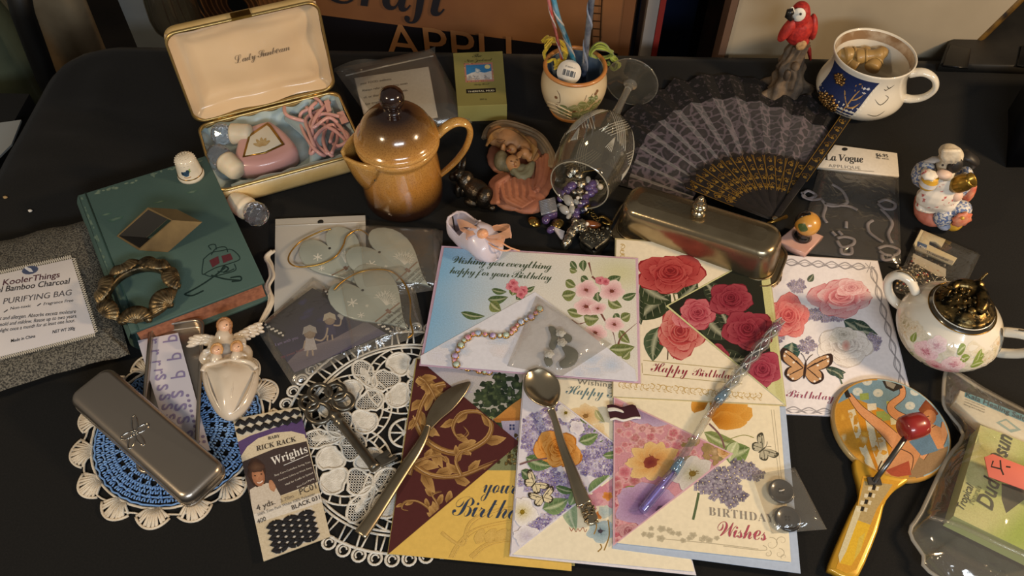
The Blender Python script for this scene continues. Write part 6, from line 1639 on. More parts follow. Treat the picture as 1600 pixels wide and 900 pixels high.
obj('disc', MB().lathe([(.0125, -.0005), (.0125, .0005)], 30, Mz(tg) @ rot_to(n_)), stock('d8cfc0', '#d8cfc0'), tgt)
xx_ = Vector((1, .0, 0)).cross(n_).cross(n_) * -1; xx_.normalize(); xx_ = (xx_ + n_.cross(xx_) * -.25).normalized(); yy_ = n_.cross(xx_)
mb = MB()
for k in range(22):
    if k % 7 == 5: continue
    mb.box((0, 0, 0), (R.uniform(.0002, .0005), .006, .0001), frame(tg + xx_ * (-.006 + k * .0006) - yy_ * .001 + n_ * .0007, xx_, yy_, n_))
obj('barcode', mb, ink, tgt); text('8 58204 11', None, None, 0, ink, tgt, 'plain', world=(tg + xx_ * -.005 + yy_ * .0045 + n_ * .0007, xx_ * .010, yy_))
rods = ((((854, -14, .16), (864, 32, .13), (872, 66, .09), (882, 112, .040)), '#b8423c', 'red and white', .0016), (((862, -14, .16), (873, 30, .13), (885, 60, .095), (899, 104, .045)), '#3d8fae', 'light blue', .0026), (((926, -14, .165), (921, 30, .13), (916, 75, .09), (911, 128, .030)), '#39465e', 'dark blue', .0032))
for pts, c_, nm, r_ in rods:
    b_ = T(*pts[3]); t = thing('craft_cord', nm + ' glossy cord standing up in the painted pot', 'cord', b_)
    P_ = spline([T(*q) for q in pts], 10); obj('cord_core', MB().tube(P_, r_, 9), mat('cord_' + nm.split()[-1] + nm[:3], c_, .22, .3, c2=mixc(c_, '#ffffff', .25), ns=60, coat=.5), t)
    obj('twist_strand', MB().tube([q + Vector((math.cos(i * .5), math.sin(i * .5), 0)) * r_ * .8 for i, q in enumerate(P_)], r_ * .45, 6), mat('strand_' + nm[:3], '#b9b4ae' if nm[0] in 'rl' else '#8b95a8', .3, coat=.4), t)
# goblet lying on its side
gf, gc = T(987, 128, .0300), T(905, 290, .0350)
gd = gc - gf; GL_ = gd.length; MG = Matrix.Translation(gf) @ rot_to(gd)
gob = thing('wine_glass', 'cut crystal wine glass lying on its side with its foot towards the back', 'glass', Vector(((gf.x + gc.x) / 2, (gf.y + gc.y) / 2, 0)))
gob_m = film('crystal_glass', '#f3f1ea', .05, '#bdb8a8', .05, .12, 30, 2.6)
bp_ = [(.0285, 0), (.0287, .001), (.024, .0022), (.012, .0035), (.0060, .006), (.0042, .011), (.0036, .030), (.0042, .050), (.0052, .062), (.0075, .067), (.0170, .075), (.0270, .088), (.0335, .105), (.0355, .122), (.0345, .142), (.0318, .158), (.0290, GL_)]
bpd = dense(bp_, 3)
obj('bowl', MB().lathe([q for q in bpd if q[1] >= .066] + [(r - .0011, z) for r, z in reversed([q for q in bpd if q[1] >= .070])], 48, MG, cap=False), gob_m, gob)
solidg = mat('crystal_solid', '#e6e2d6', .04, trans=.9, ior=1.3, coat=.3)
obj('stem', MB().lathe([q for q in bpd if .0045 < q[1] < .069], 16, MG), solidg, gob)
obj('foot', MB().lathe([(0, -.0004)] + [q for q in bpd if q[1] <= .0055], 48, MG, cap=False), gob_m, gob)
obj('foot_rim', MB().lathe([(.0286 + .0007 * math.cos(a), .0006 + .0007 * math.sin(a)) for a in (k * pi / 3 for k in range(7))], 48, MG, cap=False), solidg, gob)
obj('lip', MB().lathe([(.0285 + .0006 * math.cos(a), GL_ + .0006 * math.sin(a)) for a in (k * pi / 3 for k in range(7))], 48, MG, cap=False), mat('glass_edge', '#c9c2ac', .08, trans=.5, coat=.6), gob)
def onbowl(a, z):
    r = .03
    for i in range(len(bpd) - 1):
        if bpd[i][1] <= z <= bpd[i + 1][1]: t_ = (z - bpd[i][1]) / max(1e-9, bpd[i + 1][1] - bpd[i][1]); r = bpd[i][0] + t_ * (bpd[i + 1][0] - bpd[i][0])
    return MG @ Vector(((r + .0002) * math.cos(a), (r + .0002) * math.sin(a), z))
cutm = mat('cut_frost', '#b9b5a8', .35, trans=.2)
for s_ in range(6):
    a0 = s_ * pi / 3; mb = MB()
    for k in range(5):
        d = (k - 2) * .085
        mb.tube([onbowl(a0 - .30 + d + .6 * j / 8, .090 + .040 * j / 8) for j in range(9)], .00035, 4); mb.tube([onbowl(a0 + .30 + d - .6 * j / 8, .090 + .040 * j / 8) for j in range(9)], .00035, 4)
    for k in range(5): mb.tube([onbowl(a0 + (k - 2) * .05 * j / 5, .128 + .018 * j / 5) for j in range(6)], .0004, 4)
    obj('cut_pattern', mb, cutm, gob)

# ---------------------------------------------------------------- jewellery spilling out of the glass
nk = thing('bead_necklace', 'tangled necklace of purple beads, silver filigree and clear crystals at the glass mouth', 'necklace', T(900, 310, 0), 'jewellery heap')
silv = mat('bright_silver', '#bdb6a6', .24, .95, c2='#7c766a', ns=420, nlo=.4, nhi=.6, bump=.6, bs=600)
amy = mat('purple_stone', '#5e4a78', .2, c2='#403256', ns=90, coat=.6); cry = mat('crystal_bead', '#d0ccc4', .06, trans=.5, ior=1.45, coat=.6); prl = mat('pearl_bead', '#ddd2c2', .2, coat=.7)
gold = mat('yellow_gold', '#a98a4c', .25, .95, c2='#7c6434', ns=80)
def bead(n_, px, py, z, r, m, par, sq=(1, 1, 1), wob=.0, rot=0.0):
    s_ = S(px, py, z) * r
    return obj(n_, MB().ell(T(px, py, z), (s_ * sq[0], s_ * sq[1], s_ * sq[2]), Matrix.Rotation(rot, 3, 'Z'), 14, 9, fn=(lambda d: 1 + wob * (math.sin(11 * d.x + 3) * math.sin(9 * d.y) + .6 * math.sin(14 * d.z + 5 * d.x))) if wob else None), m, par)
for px, py, z, r, w_ in ((897, 266, .016, 10, .10), (891, 272, .013, 8, .12), (905, 275, .015, 8, .1), (909, 287, .014, 9, .10), (900, 284, .013, 8, .12), (906, 299, .012, 7, .1), (898, 300, .010, 6, .1), (908, 308, .010, 5, .1)): bead('filigree_bead', px, py, z, r, silv, nk, (1, .9, .75), w_, px)
for px, py, z, r in ((893, 291, .012, 9), (886, 297, .011, 7), (878, 302, .009, 7), (875, 310, .007, 6), (926, 288, .013, 8), (921, 294, .012, 7), (923, 303, .010, 7), (915, 309, .010, 7), (913, 317, .010, 8), (907, 323, .009, 6), (903, 330, .009, 7), (900, 338, .007, 6), (897, 345, .006, 5), (853, 343, .006, 8), (861, 359, .004, 7), (865, 333, .004, 6), (929, 297, .011, 6)): bead('purple_bead', px, py, z, r, amy, nk, (1.1, .85, .8), .05, px * .3)
for px, py, z, r in ((888, 313, .010, 10), (882, 328, .007, 9), (894, 327, .009, 7), (876, 322, .006, 6), (901, 316, .009, 6), (919, 281, .014, 6), (932, 285, .013, 5), (918, 322, .008, 4), (890, 337, .006, 6)): bead('crystal_bead', px, py, z, r, cry, nk, (1.2, .75, .7), .06, px)
for px, py, r in ((938, 292, 5), (908, 318, 3), (917, 302, 3), (903, 309, 3), (894, 320, 3), (899, 345, 2.5), (915, 327, 3)): bead('pearl_bead', px, py, .011, r, prl, nk)
bead('navy_bead', 910, 329, .011, 5, mat('navy_bead', '#1c2038', .15, coat=.6), nk)
obj('thread', MB().tube(spline([T(x, y, z) for x, y, z in ((940, 262, .016), (928, 266, .017), (915, 268, .017), (905, 272, .016), (898, 285, .014), (890, 295, .013), (880, 305, .010))], 4), .0006, 5), gold, nk)
def jw(name, label, cat, px, py, z=.001): return thing(name, label, cat, T(px, py, z), 'jewellery heap')
j = jw('square_pendant', 'square pale blue-grey ridged metal pendant beside the terracotta relief', 'pendant', 855, 321)
sqp = [(841, 313), (867, 307), (871, 328), (846, 335)]
obj('plate', MB().slab([T(x, y, .011)[:2] for x, y in sqp], .0085, .011, .0008), mat('satin_blue_grey', '#9a9ca4', .35, .6, c2='#85878f', ns=5), j)
mb = MB()
for k in range(1, 9): mb.tube([T(*lerp(sqp[0], sqp[3], k / 9), .0111), T(*lerp(sqp[1], sqp[2], k / 9), .0111)], .0003, 4)
obj('ridges', mb, MATS['satin_blue_grey'], j)
obj('stone_base', MB().slab([T(x, y, .008)[:2] for x, y in ((846, 324), (868, 318), (871, 333), (850, 340))], .0006, .0084, .001), amy, j)
for (px, py, rr), lb in (((835, 347, 11), 'domed dull gold earring disc left of the purple bead'), ((871, 350, 11), 'domed dull gold earring disc right of the purple bead')):
    j = jw('gold_earring', lb, 'earring', px, py); s_ = S(px, py)
    M_ = Mz(T(px, py, .003)) @ Matrix.Rotation(.35 if px < 850 else -.3, 4, 'Y')
    obj('disc', MB().lathe([(0, -.0022), (rr * s_ * .6, -.0018), (rr * s_, 0), (rr * s_ * .92, .0012), (rr * s_ * .5, .0030), (0, .0036)], 26, M_), gold, j)
    obj('stud', MB().ell(T(px, py, .0062), .0012, nu=8, nv=6), gold, j)
j = jw('shell_triangle', 'pale triangular shell charm pointing down below the gold earring', 'charm', 876, 360)
obj('shell', MB().slab([T(x, y, .006)[:2] for x, y in ((860, 351), (883, 361), (879, 374), (875, 371))], .004, .0062, .0008), mat('nacre', '#c4c0bc', .2, c2='#b4aeb4', ns=40, coat=.6), j)
j = jw('silver_charm', 'crumpled bright silver boot-shaped charm pointing to the blue card', 'charm', 895, 370)
mb = MB()
for px, py, z, rx, ry in ((908, 352, .008, 9, 9), (900, 356, .008, 9, 8), (893, 364, .007, 8, 9), (888, 374, .006, 7, 9), (883, 382, .005, 6, 6), (912, 360, .007, 7, 6), (898, 348, .009, 6, 6)): e3(mb, px, py, z, rx, ry, .0055, fn=lambda d: 1 + .08 * math.sin(12 * d.x + 9 * d.y))
obj('charm_body', mb, silv, j, remesh=.0006); obj('charm_ring', MB().tube([T(910 + 6 * math.cos(a), 357 + 4 * math.sin(a), .0125) for a in (k * pi / 6 for k in range(12))], .0007, 5, True), silv, j)
j = jw('amber_pendant', 'polished amber-brown stone pendant below the gold ring', 'pendant', 922, 351)
obj('stone', MB().ell(T(923, 351, .005), (.0105, .0045, .0042), Matrix.Rotation(-.1, 3, 'Z')), mat('amber_stone', '#8a4e22', .15, c2='#5e3216', ns=60, coat=.7), j); obj('bail', MB().ell(T(917, 350, .0088), .0022, nu=8, nv=6), prl, j)
j = jw('gold_ring', 'textured gold ring standing at the middle of the bead heap', 'ring', 917, 332)
obj('band', MB().tube([T(916, 334, .002) + Vector((.0055 * math.cos(a) * .6, .0055 * math.cos(a) * .5, .0055 + .0055 * math.sin(a))) for a in (k * pi / 9 for k in range(18))], .0014, 6, True), gold, j)
j = jw('clasp_chain', 'short silver-gold clasp chain lying beside the dish end', 'chain', 938, 343)
for k, (px, py) in enumerate(((924, 330), (927, 336), (930, 340), (934, 343))): obj('link', MB().tube([T(px + 3.5 * math.cos(a), py + 2.6 * math.sin(a), .004 + .0006 * (k % 2)) for a in (i * pi / 5 for i in range(10))], .0006, 5, True), gold, j)
obj('lobster_clasp', MB().tube(spline([T(x, y, .0042) for x, y in ((936, 340), (942, 339), (949, 343), (954, 349), (948, 350), (941, 347))], 4), [.0012 + .0006 * math.sin(k * .15) for k in range(21)], 6), gold, j); obj('spring_ring', MB().tube([T(954 + 3 * math.cos(a), 348 + 3 * math.sin(a), .004) for a in (i * pi / 5 for i in range(10))], .0006, 5, True), gold, j)

# ---------------------------------------------------------------- mother and child relief
rl = thing('relief_plaque', 'terracotta relief of a veiled mother holding a child lying beside the glass', 'plaque', T(815, 270, 0))
ter = mat('terracotta_robe', '#a56a4b', .6, c2='#85503c', ns=26, bump=.15, bs=200); ivo = mat('ivory_veil', '#9c8668', .6, c2='#6e5a42', ns=30, nlo=.3, nhi=.7); fac = mat('clay_skin', '#b07e50', .5, c2='#96683e', ns=30); gry = mat('sage_cloth', '#7c785e', .6, c2='#66624a', ns=40); hr = mat('child_hair', '#6e6448', .65, c2='#55492e', ns=120)
mb = MB()
for q in ((790, 245, .006, 30, 28, .007, 0), (822, 285, .007, 40, 38, .008, 0), (800, 305, .007, 30, 24, .007, .2), (845, 260, .007, 24, 40, .008, -.1), (825, 318, .006, 30, 16, .006, 0)): e3(mb, *q)
obj('backing', mb, ter, rl, remesh=.0012)
mb = MB()
for k in range(7):
    o_ = k * 3.2
    mb.tube([T(x, y, .0145 + .0015 * (k % 2)) for x, y in spline([(755 + o_ * .7, 216 - o_ * .2), (762 + o_ * .6, 200 + o_ * .3), (784, 190 + o_), (815 - o_ * .1, 196 + o_ * .9), (846 - o_ * .4, 212 + o_ * .6), (864 - o_ * .6, 240 + o_ * .4), (866 - o_ * .5, 262)], 4)], .0022, 7)
obj('veil', mb, ivo, rl)
mb = MB(); e3(mb, 795, 218, .018, 27, 15, .011, .45); e3(mb, 775, 212, .018, 14, 12, .010, .3); e3(mb, 800, 234, .022, 8, 5, .006, .5); e3(mb, 822, 228, .015, 18, 13, .008, .6); e3(mb, 786, 232, .024, 4, 4, .006, .3)
face_ = obj('mother_face', mb, fac, rl, remesh=.0009)
for px, py, w_ in ((783, 221, 6), (793, 233, 2)): obj('eyelid', MB().tube([T(px - w_ + 2 * w_ * k / 6, py + 2 * math.sin(pi * k / 6) - 1.5 * k / 6, .0288) for k in range(7)], .0006, 5), mat('clay_dark', '#5c3c22', .6), face_)
obj('mouth', MB().tube([T(792 + k * 1.6, 236 - .5 * k, .0275) for k in range(5)], .0008, 5), mat('clay_lip', '#94492e', .5), face_)
mb = MB()
for k in range(9): mb.tube([T(x, y, .0285 - .0008 * k) for x, y in spline([(760 + k * 1.2, 228 - 1.6 * k), (768 + 2 * k, 209 + .6 * k), (790 + 2 * k, 200 + 1.2 * k), (815 + 2 * k, 210 + 1.8 * k), (840 - k, 234 + 2 * k)], 4)], .0012, 6)
obj('mother_hair', mb, mat('clay_hair', '#85602f', .6, c2='#5e4020', ns=160), rl)
mb = MB(); e3(mb, 783, 251, .018, 12, 12, .010); e3(mb, 792, 258, .016, 9, 9, .008); obj('child_hair', mb, hr, rl, remesh=.0009)
mb = MB(); e3(mb, 801, 255, .020, 12, 9, .009, -.3); e3(mb, 806, 257, .027, 2.5, 2.5, .003); cf = obj('child_face', mb, fac, rl, remesh=.0008)
for px, py in ((799, 252), (808, 250)): obj('eye', MB().ell(T(px, py, .0285), (.0012, .0007, .0006), nu=8, nv=6), MATS['clay_dark'], cf)
obj('mouth', MB().ell(T(805, 260, .0283), (.0014, .0006, .0005), nu=8, nv=6), MATS['clay_lip'], cf)
mb = MB(); e3(mb, 820, 240, .021, 9, 6, .006, -.3)
for k in range(4): mb.tube([T(818 - 1.5 * k, 237 + 2.6 * k, .025), T(812 - 1.5 * k, 238 + 3 * k, .0255), T(808 - k, 241 + 2.6 * k, .0235)], .0013, 6)
e3(mb, 833, 246, .018, 12, 5, .006, -.6); obj('hand', mb, fac, rl, remesh=.0007)
mb = MB()
for k in range(5): mb.tube([T(x, y, .017 + .0012 * (k % 2)) for x, y in spline([(800 + 2 * k, 262 + 3 * k), (814 + k, 278 - k * 2), (828 - k, 272 - 3 * k), (832 - 2 * k, 254 + 2 * k)], 4)], .003, 7)
e3(mb, 814, 268, .014, 18, 11, .006); obj('sleeve', mb, gry, rl, remesh=.001)
mb = MB()
for k in range(11):
    x0 = 776 + 5.5 * k; mb.tube([T(x, y, .014 + .002 * (k % 2)) for x, y in spline([(x0, 278 + .4 * abs(k - 4)), (x0 + 2, 295 + k), (x0 + 10 - k, 312 - k * .5), (815 + 2 * k, 326 - 1.2 * k)], 4)], [.0026 - .0009 * j / 12 for j in range(13)], 7)
for k in range(5): mb.tube([T(x, y, .0155 + .0015 * (k % 2)) for x, y in spline([(858 - 5 * k, 238 + 3 * k), (856 - 4 * k, 262), (850 - 3 * k, 284), (838, 300 - 2 * k)], 4)], .0024, 7)
for k in range(4): mb.tube([T(x, y, .013 + .002 * k) for x, y in spline([(793 + k, 272 + k), (776 + 2 * k, 277 + 2 * k), (766 + 3 * k, 290), (770 + 2 * k, 306), (769 + 3 * k, 318)], 4)], .0026, 7)
obj('robe', mb, ter, rl, remesh=.0009)
# pewter hare
pw = mat('dark_pewter', '#5c5348', .3, .9, c2='#2c2822', ns=60, nlo=.3, nhi=.7, bump=.5, bs=500)
hr_ = thing('hare_figurine', 'dark pewter hare figurine with upright ears standing beside the teapot', 'figurine', T(742, 300, 0))
mb = MB()
for q in ((745, 298, .012, 27, 13, .011, .75), (758, 310, .012, 14, 12, .012, .6), (728, 282, .016, 12, 11, .010, .5), (718, 274, .020, 10, 8, .008, .2), (708, 276, .018, 7, 5, .005, .2), (764, 322, .004, 10, 5, .004, .6), (736, 318, .004, 12, 4, .004, .4), (716, 300, .006, 5, 5, .008, 0)): e3(mb, *q)
obj('body', mb, pw, hr_, remesh=.0009)
for px, py, tx, ty in ((716, 268, 722, 240), (722, 269, 727, 244)): obj('ear', MB().tube([T(px, py, .024), T((px + tx) / 2 - 1, (py + ty) / 2, .031), T(tx, ty, .036)], [.0022, .0030, .0010], 8, flatten=.5), pw, hr_)
obj('eye', MB().ell(T(713, 273, .0275), .0011, nu=8, nv=6), mat('pewter_bright', '#8c8474', .2, .9), hr_); obj('tail', MB().ell(T(769, 325, .005), .0038, nu=10, nv=8), pw, hr_)
for px, py in ((712, 302), (722, 306)): obj('foreleg', MB().tube([T(px + 6, py - 16, .012), T(px + 1, py - 6, .007), T(px, py, .002)], [.0030, .0022, .0020], 8), pw, hr_)

# ---------------------------------------------------------------- porcelain shoe
H0, T0 = T(711, 365, 0), T(776, 420, 0)
sx = (T0 - H0); SL = sx.length; sx.normalize(); sy = Vector((-sx.y, sx.x, 0))
zs0 = .0
shoe = thing('porcelain_shoe', 'white porcelain baby shoe with a peach organza bow', 'shoe', (H0 + T0) / 2)
lav = mat('bisque_white', '#cfc4cc', .35, c2='#c4b9c2', ns=20, coat=.3)
def prof_(s):
    w = .0135 * (max(0, 1 - (2 * max(0, .14 - s) / .28) ** 2) ** .5) * (1 if s < .7 else max(.02, 1 - ((s - .7) / .3) ** 3) ** .5) * (.86 + .30 * min(1, s * 1.5))
    h = .034 - .010 * s if s < .5 else .029 - .013 * ((s - .5) / .5) ** 1.3
    if s > .86: h *= max(.12, 1 - ((s - .86) / .14) ** 2 * .75)
    return max(w, .0012), h
def shf(u, v):
    s = v; w, h = prof_(s); q = u * 2 - 1
    tm = 1.95 if s < .42 else 1.95 + (pi - 1.95) * min(1, (s - .42) / .16)
    th_ = q * tm; zz = h * .5 * (1 - math.cos(th_)); yy = w * math.sin(th_) * (1 + .12 * math.cos(th_))
    if abs(th_) < .8: zz = max(0, zz - .0)
    return H0 + sx * (SL * s - .004 * (zz / .03) * (1 - s)) + sy * yy + up * (zz + .0112 * max(0, min(1, (s - .25) / .5)) * 0 + .0018 + .0105 * max(0, min(1, (s - .35) / .3)))
obj('shoe_body', MB().sheet(shf, 28, 30), lav, shoe, solid=.0016)
obj('shoe_rim', MB().tube([shf(1, .02 + .5 * k / 10) for k in range(11)] + [shf(0, .52 - .5 * k / 10) for k in range(11)], .0012, 6, True), lav, shoe)
obj('insole', MB().sheet(lambda u, v: H0 + sx * SL * (.06 + .8 * v) + sy * prof_(.06 + .8 * v)[0] * .8 * (u * 2 - 1) + up * (.006 + .006 * v), 8, 12), mat('insole_shade', '#b8aeb8', .5), shoe)
rims_ = [shf(1, .30 + .04 * k) for k in range(6)]
obj('lace_edge', MB().tube([q + up * (.0006 + .0008 * (i % 2)) for i, q in enumerate(spline(rims_, 3))], .0010, 6), lav, shoe)
org = mat('peach_organza', '#d9a27c', .5, alpha=.72, c2='#c98e66', ns=40, sheen=.5); orgs = mat('peach_satin', '#d89a70', .4, sheen=.4)
bc_ = (754, 366, .036)
def loopf(cx_, cy_, dx, dy, w_, z0, z1):
    def f(u, v):
        a = u * 2 * pi; t_ = .5 - .5 * math.cos(a); off = math.sin(a) * w_ * .55
        return T(bc_[0] + dx * t_ - dy * off / 40 + (v - .5) * w_ * .9 * (-dy / 40) * t_, bc_[1] + dy * t_ + dx * off / 60 + (v - .5) * w_ * t_, z0 + (z1 - z0) * t_ + .005 * math.sin(a) * t_)
    return f
for dx, dy, w_, z1 in ((44, -6, 16, .034), (-38, -16, 14, .040), (34, 12, 14, .028), (-26, 2, 12, .034)): obj('bow_loop', MB().sheet(loopf(0, 0, dx, dy, w_, .036, z1), 20, 5), org, shoe)
obj('bow_knot', MB().ell(T(*bc_), (.0055, .0048, .0048), fn=lambda d: 1 + .12 * math.sin(9 * d.x) * math.sin(7 * d.y)), orgs, shoe)
for q in ([(756, 368), (775, 374), (795, 386), (812, 392)], [(754, 368), (768, 384), (788, 392), (800, 388)], [(756, 364), (776, 352), (796, 360), (798, 372)]): obj('ribbon_edge', MB().tube([T(x, y, .034 - .0006 * i) for i, (x, y) in enumerate(spline(q, 4))], .0008, 5), orgs, shoe)
# heart trinket box
hb_ = thing('heart_box', 'small dark pewter heart trinket box with embossed scrolls beside the silver dish', 'box', T(930, 378, 0))
pwt = mat('antique_pewter', '#6c6a60', .36, .85, c2='#35342f', ns=70, nlo=.35, nhi=.6, bump=.4, bs=400)
def hpx(s, z, dy=0):
    o_ = []
    for k in range(44):
        t_ = 2 * pi * k / 44; x = 16 * math.sin(t_) ** 3; y = 13 * math.cos(t_) - 5 * math.cos(2 * t_) - 2 * math.cos(3 * t_) - math.cos(4 * t_)
        o_.append(T(930 + x * 1.45 * s + y * .12, 372 - y * 1.18 * s + dy - x * .10, z))
    return o_
zh = .0135
obj('box_body', MB().slab([q[:2] for q in hpx(1, zh)], .0006, .0085, .0006), pwt, hb_); obj('box_lid', MB().slab([q[:2] for q in hpx(1.04, zh)], .0088, zh, .0025, nb=3), pwt, hb_)
mb = MB()
for k in range(10):
    a = k * 2.4; d = .2 + .62 * (k / 10) ** .5; x, y = 930 + 19 * d * math.cos(a), 369 + 12 * d * math.sin(a)
    mb.tube([T(x + (4 - .28 * j) * math.cos(a + j * .55), y + (3 - .2 * j) * math.sin(a + j * .55), zh + .0004) for j in range(12)], .0007, 5)
for i, q in enumerate(hpx(1.02, .005)[::2]): mb.ell(q, (.0022, .0022, .0026), nu=8, nv=6)
obj('embossing', mb, mat('pewter_relief', '#8a877a', .3, .9, c2='#4a483f', ns=120), hb_)

# ---------------------------------------------------------------- silver butter dish
du = Vector((.1465, -.0700, 0)).normalized(); dp = Vector((-du.y, du.x, 0))
tilt = math.asin(.0085 / .150); dx_ = (du * math.cos(tilt) + up * math.sin(tilt)); dz_ = dx_.cross(dp)
dc = Vector((.1735, .0560, .0056)); MD = frame(dc, dx_, dp, dz_)
dish = thing('butter_dish', 'tarnished silver covered butter dish with a turned knob resting on the red rose card', 'dish', Vector((dc.x, dc.y, 0)))
tsv = mat('worn_silver', '#b3a385', .15, .95, c2='#786a52', ns=24, nlo=.3, nhi=.72, rvar=.22, bump=.06, bs=300)
obj('tray_plate', MB().slab(rrect(.163, .058, .016, 8), -.0042, -.0012, .0012, M=MD), tsv, dish)
obj('plate_rim', MB().tube([MD @ Vector((p[0], p[1], -.0014)) for p in rrect(.163, .058, .016, 8)], .0013, 6, True), tsv, dish)
loops = []
for ins, z in ((0, -.0012), (.0001, .004), (.0006, .012), (.0014, .020), (.0026, .0262), (.0042, .0300), (.0066, .0322), (.0100, .0330), (.0150, .0335)):
    loops.append([MD @ Vector((p[0], p[1], z)) for p in rrect(.151 - 2 * ins, .047 - 2 * ins, max(.003, .0165 - ins * .7), 8)])
mb = loop_strip(MB(), loops); mb.add(loops[-1], [tuple(range(len(loops[-1])))]); obj('cover', mb, tsv, dish)
obj('cover_rim', MB().tube([MD @ Vector((p[0], p[1], -.0004)) for p in rrect(.152, .048, .0165, 8)], .0009, 6, True), tsv, dish)
obj('knob', MB().lathe([(.0070, 0), (.0074, .0012), (.0045, .0024), (.0040, .004), (.0066, .0062), (.0072, .0082), (.0050, .0098), (.0036, .0108), (.0050, .0128), (.0050, .0142), (.0030, .0156), (.0034, .0172), (.0022, .0192), (0, .0198)], 24, MD @ Matrix.Translation((-.004, .004, .0332))), silv if 0 else mat('polished_silver', '#a99d84', .2, .97), dish)
# ---------------------------------------------------------------- right side
# folding fan
pv = T(1207, 352, .0015)
fan = thing('folding_fan', 'open black folding fan with leopard print cloth and gilded sticks behind the silver dish', 'fan', pv)
A0, A1, NP = math.radians(57), math.radians(161), 26
RT = [(55, .188), (66, .197), (80, .212), (95, .226), (110, .222), (126, .208), (140, .192), (150, .182), (162, .176)]
def rout(a):
    d = math.degrees(a)
    for (a_, r_), (b_, s_) in zip(RT, RT[1:]):
        if a_ <= d <= b_: return r_ + (s_ - r_) * (d - a_) / (b_ - a_)
    return RT[0][1] if d < 60 else RT[-1][1]
def fpt(a, r, z): return Vector((pv.x + r * math.cos(a), pv.y + r * math.sin(a), z))
def leafz(i, r): return .002 + (.0052 if i % 2 else 0) * min(1, .4 + r * 4)
def leaf_f(r0, r1, dz=0.0, amp=0.0):
    vs, fs = [], []; nr = 8
    for i in range(NP + 1):
        a = A0 + (A1 - A0) * i / NP; R_ = rout(a)
        for j in range(nr + 1):
            r = r0 * (1 if r0 < .1 else R_ / .2) + ((r1 if r1 > .5 else 1) * R_ - r0 * (1 if r0 < .1 else R_ / .2)) * j / nr
            vs.append(fpt(a, r + (amp * math.sin(i * 2.4 + j) if j == nr else 0), leafz(i, r) + dz))
    w_ = nr + 1
    for i in range(NP):
        for j in range(nr): fs.append((i * w_ + j, i * w_ + j + 1, (i + 1) * w_ + j + 1, (i + 1) * w_ + j))
    return MB().add(vs, fs, None, True)
def leopard():
    m = bpy.data.materials.new('leopard_cloth'); m.use_nodes = True; nt = m.node_tree; N, L = nt.nodes.new, nt.links.new
    b = nt.nodes['Principled BSDF']; b.inputs['Roughness'].default_value = .6; b.inputs['Sheen Weight'].default_value = .3
    tc = N('ShaderNodeTexCoord'); nz = N('ShaderNodeTexNoise'); nz.inputs['Scale'].default_value = 90; nz.inputs['Detail'].default_value = 2
    L(tc.outputs['Object'], nz.inputs['Vector'])
    ad = N('ShaderNodeMixRGB'); ad.blend_type = 'ADD'; ad.inputs[0].default_value = .010; L(tc.outputs['Object'], ad.inputs[1]); L(nz.outputs['Color'], ad.inputs[2])
    v = N('ShaderNodeTexVoronoi'); v.feature = 'DISTANCE_TO_EDGE'; v.inputs['Scale'].default_value = 92; L(ad.outputs[0], v.inputs['Vector'])
    r = N('ShaderNodeValToRGB'); cr = r.color_ramp; cr.elements[0].position = .045; cr.elements[0].color = (*lin('#574b52'), 1); cr.elements[1].position = .13; cr.elements[1].color = (*lin('#1c181a'), 1)
    e = cr.elements.new(.36); e.color = (*lin('#2a2224'), 1); e = cr.elements.new(.5); e.color = (*lin('#3a3034'), 1)
    L(v.outputs['Distance'], r.inputs[0]); L(r.outputs[0], b.inputs['Base Color']); return m
obj('fan_cloth', leaf_f(.080, .88), leopard(), fan)
blk = mat('fan_black', '#121010', .5, c2='#1c181a', ns=200)
obj('lace_border', leaf_f(.164, 1.0, .0003, .003), mat('black_lace', '#0e0c0d', .8, c2='#3a3236', ns=200, nlo=.56, nhi=.62, bump=.5, bs=700), fan)
giltm = mat('fan_gilding', '#ffffff', .35, .35, vcol=True)
def stick(a, r0, r1, w0, w1, z, name='stick', gild=(.42, 1.0), nsw=4):
    d = Vector((math.cos(a), math.sin(a), 0)); t_ = Vector((-d.y, d.x, 0)); P0, P1 = pv + d * r0, pv + d * r1
    out = [P0 + t_ * w0, P0 - t_ * w0, P0.lerp(P1, .5) - t_ * (w0 + w1) / 2 * 1.1, P1 - t_ * w1, P1 + d * w1 * .8, P1 + t_ * w1, P0.lerp(P1, .5) + t_ * (w0 + w1) / 2 * 1.1]
    o = obj(name, MB().slab([q[:2] for q in out], z, z + .0011, .0003), blk, fan)
    p = Print(z + .0013, proj=lambda x, y, zz: Vector((*(pv + d * x + t_ * y)[:2], zz)))
    L_ = r1 - r0
    for k in range(nsw):
        x = r0 + L_ * (gild[0] + (gild[1] - gild[0]) * (k + .5) / nsw); w = w1 * .75
        c_ = R.choice(['#7c5e26', '#8a6a2c', '#6a4e20'])
        p.swirl(x, w * .25, w * .75, R.uniform(0, 6), 1.2, w * .28, c_); p.swirl(x + w * .6, -w * .3, w * .6, R.uniform(0, 6), 1.1, w * .24, c_); p.flower(x - w * .5, -w * .2, w * .45, 5, '#6e5020', c_, '#b89848', R.uniform(0, 6), 1)
    p.stroke([(r0 + L_ * gild[0], w1 * .85), (r1, w1 * .95)], w1 * .12, '#8a6a2c', smooth=False); p.stroke([(r0 + L_ * gild[0], -w1 * .85), (r1, -w1 * .95)], w1 * .12, '#8a6a2c', smooth=False)
    obj('gilding', p.mb, giltm, o); return o
NS = 13
for k in range(NS):
    a = math.radians(61 + (150 - 61) * k / (NS - 1)); stick(a, .004, .090, .0022, .0052, .0072 + .0003 * (k % 2) + .0001 * k)
stick(math.radians(55.5), .004, .192, .0028, .0056, .0098, 'guard_stick', (.32, 1.0), 9)
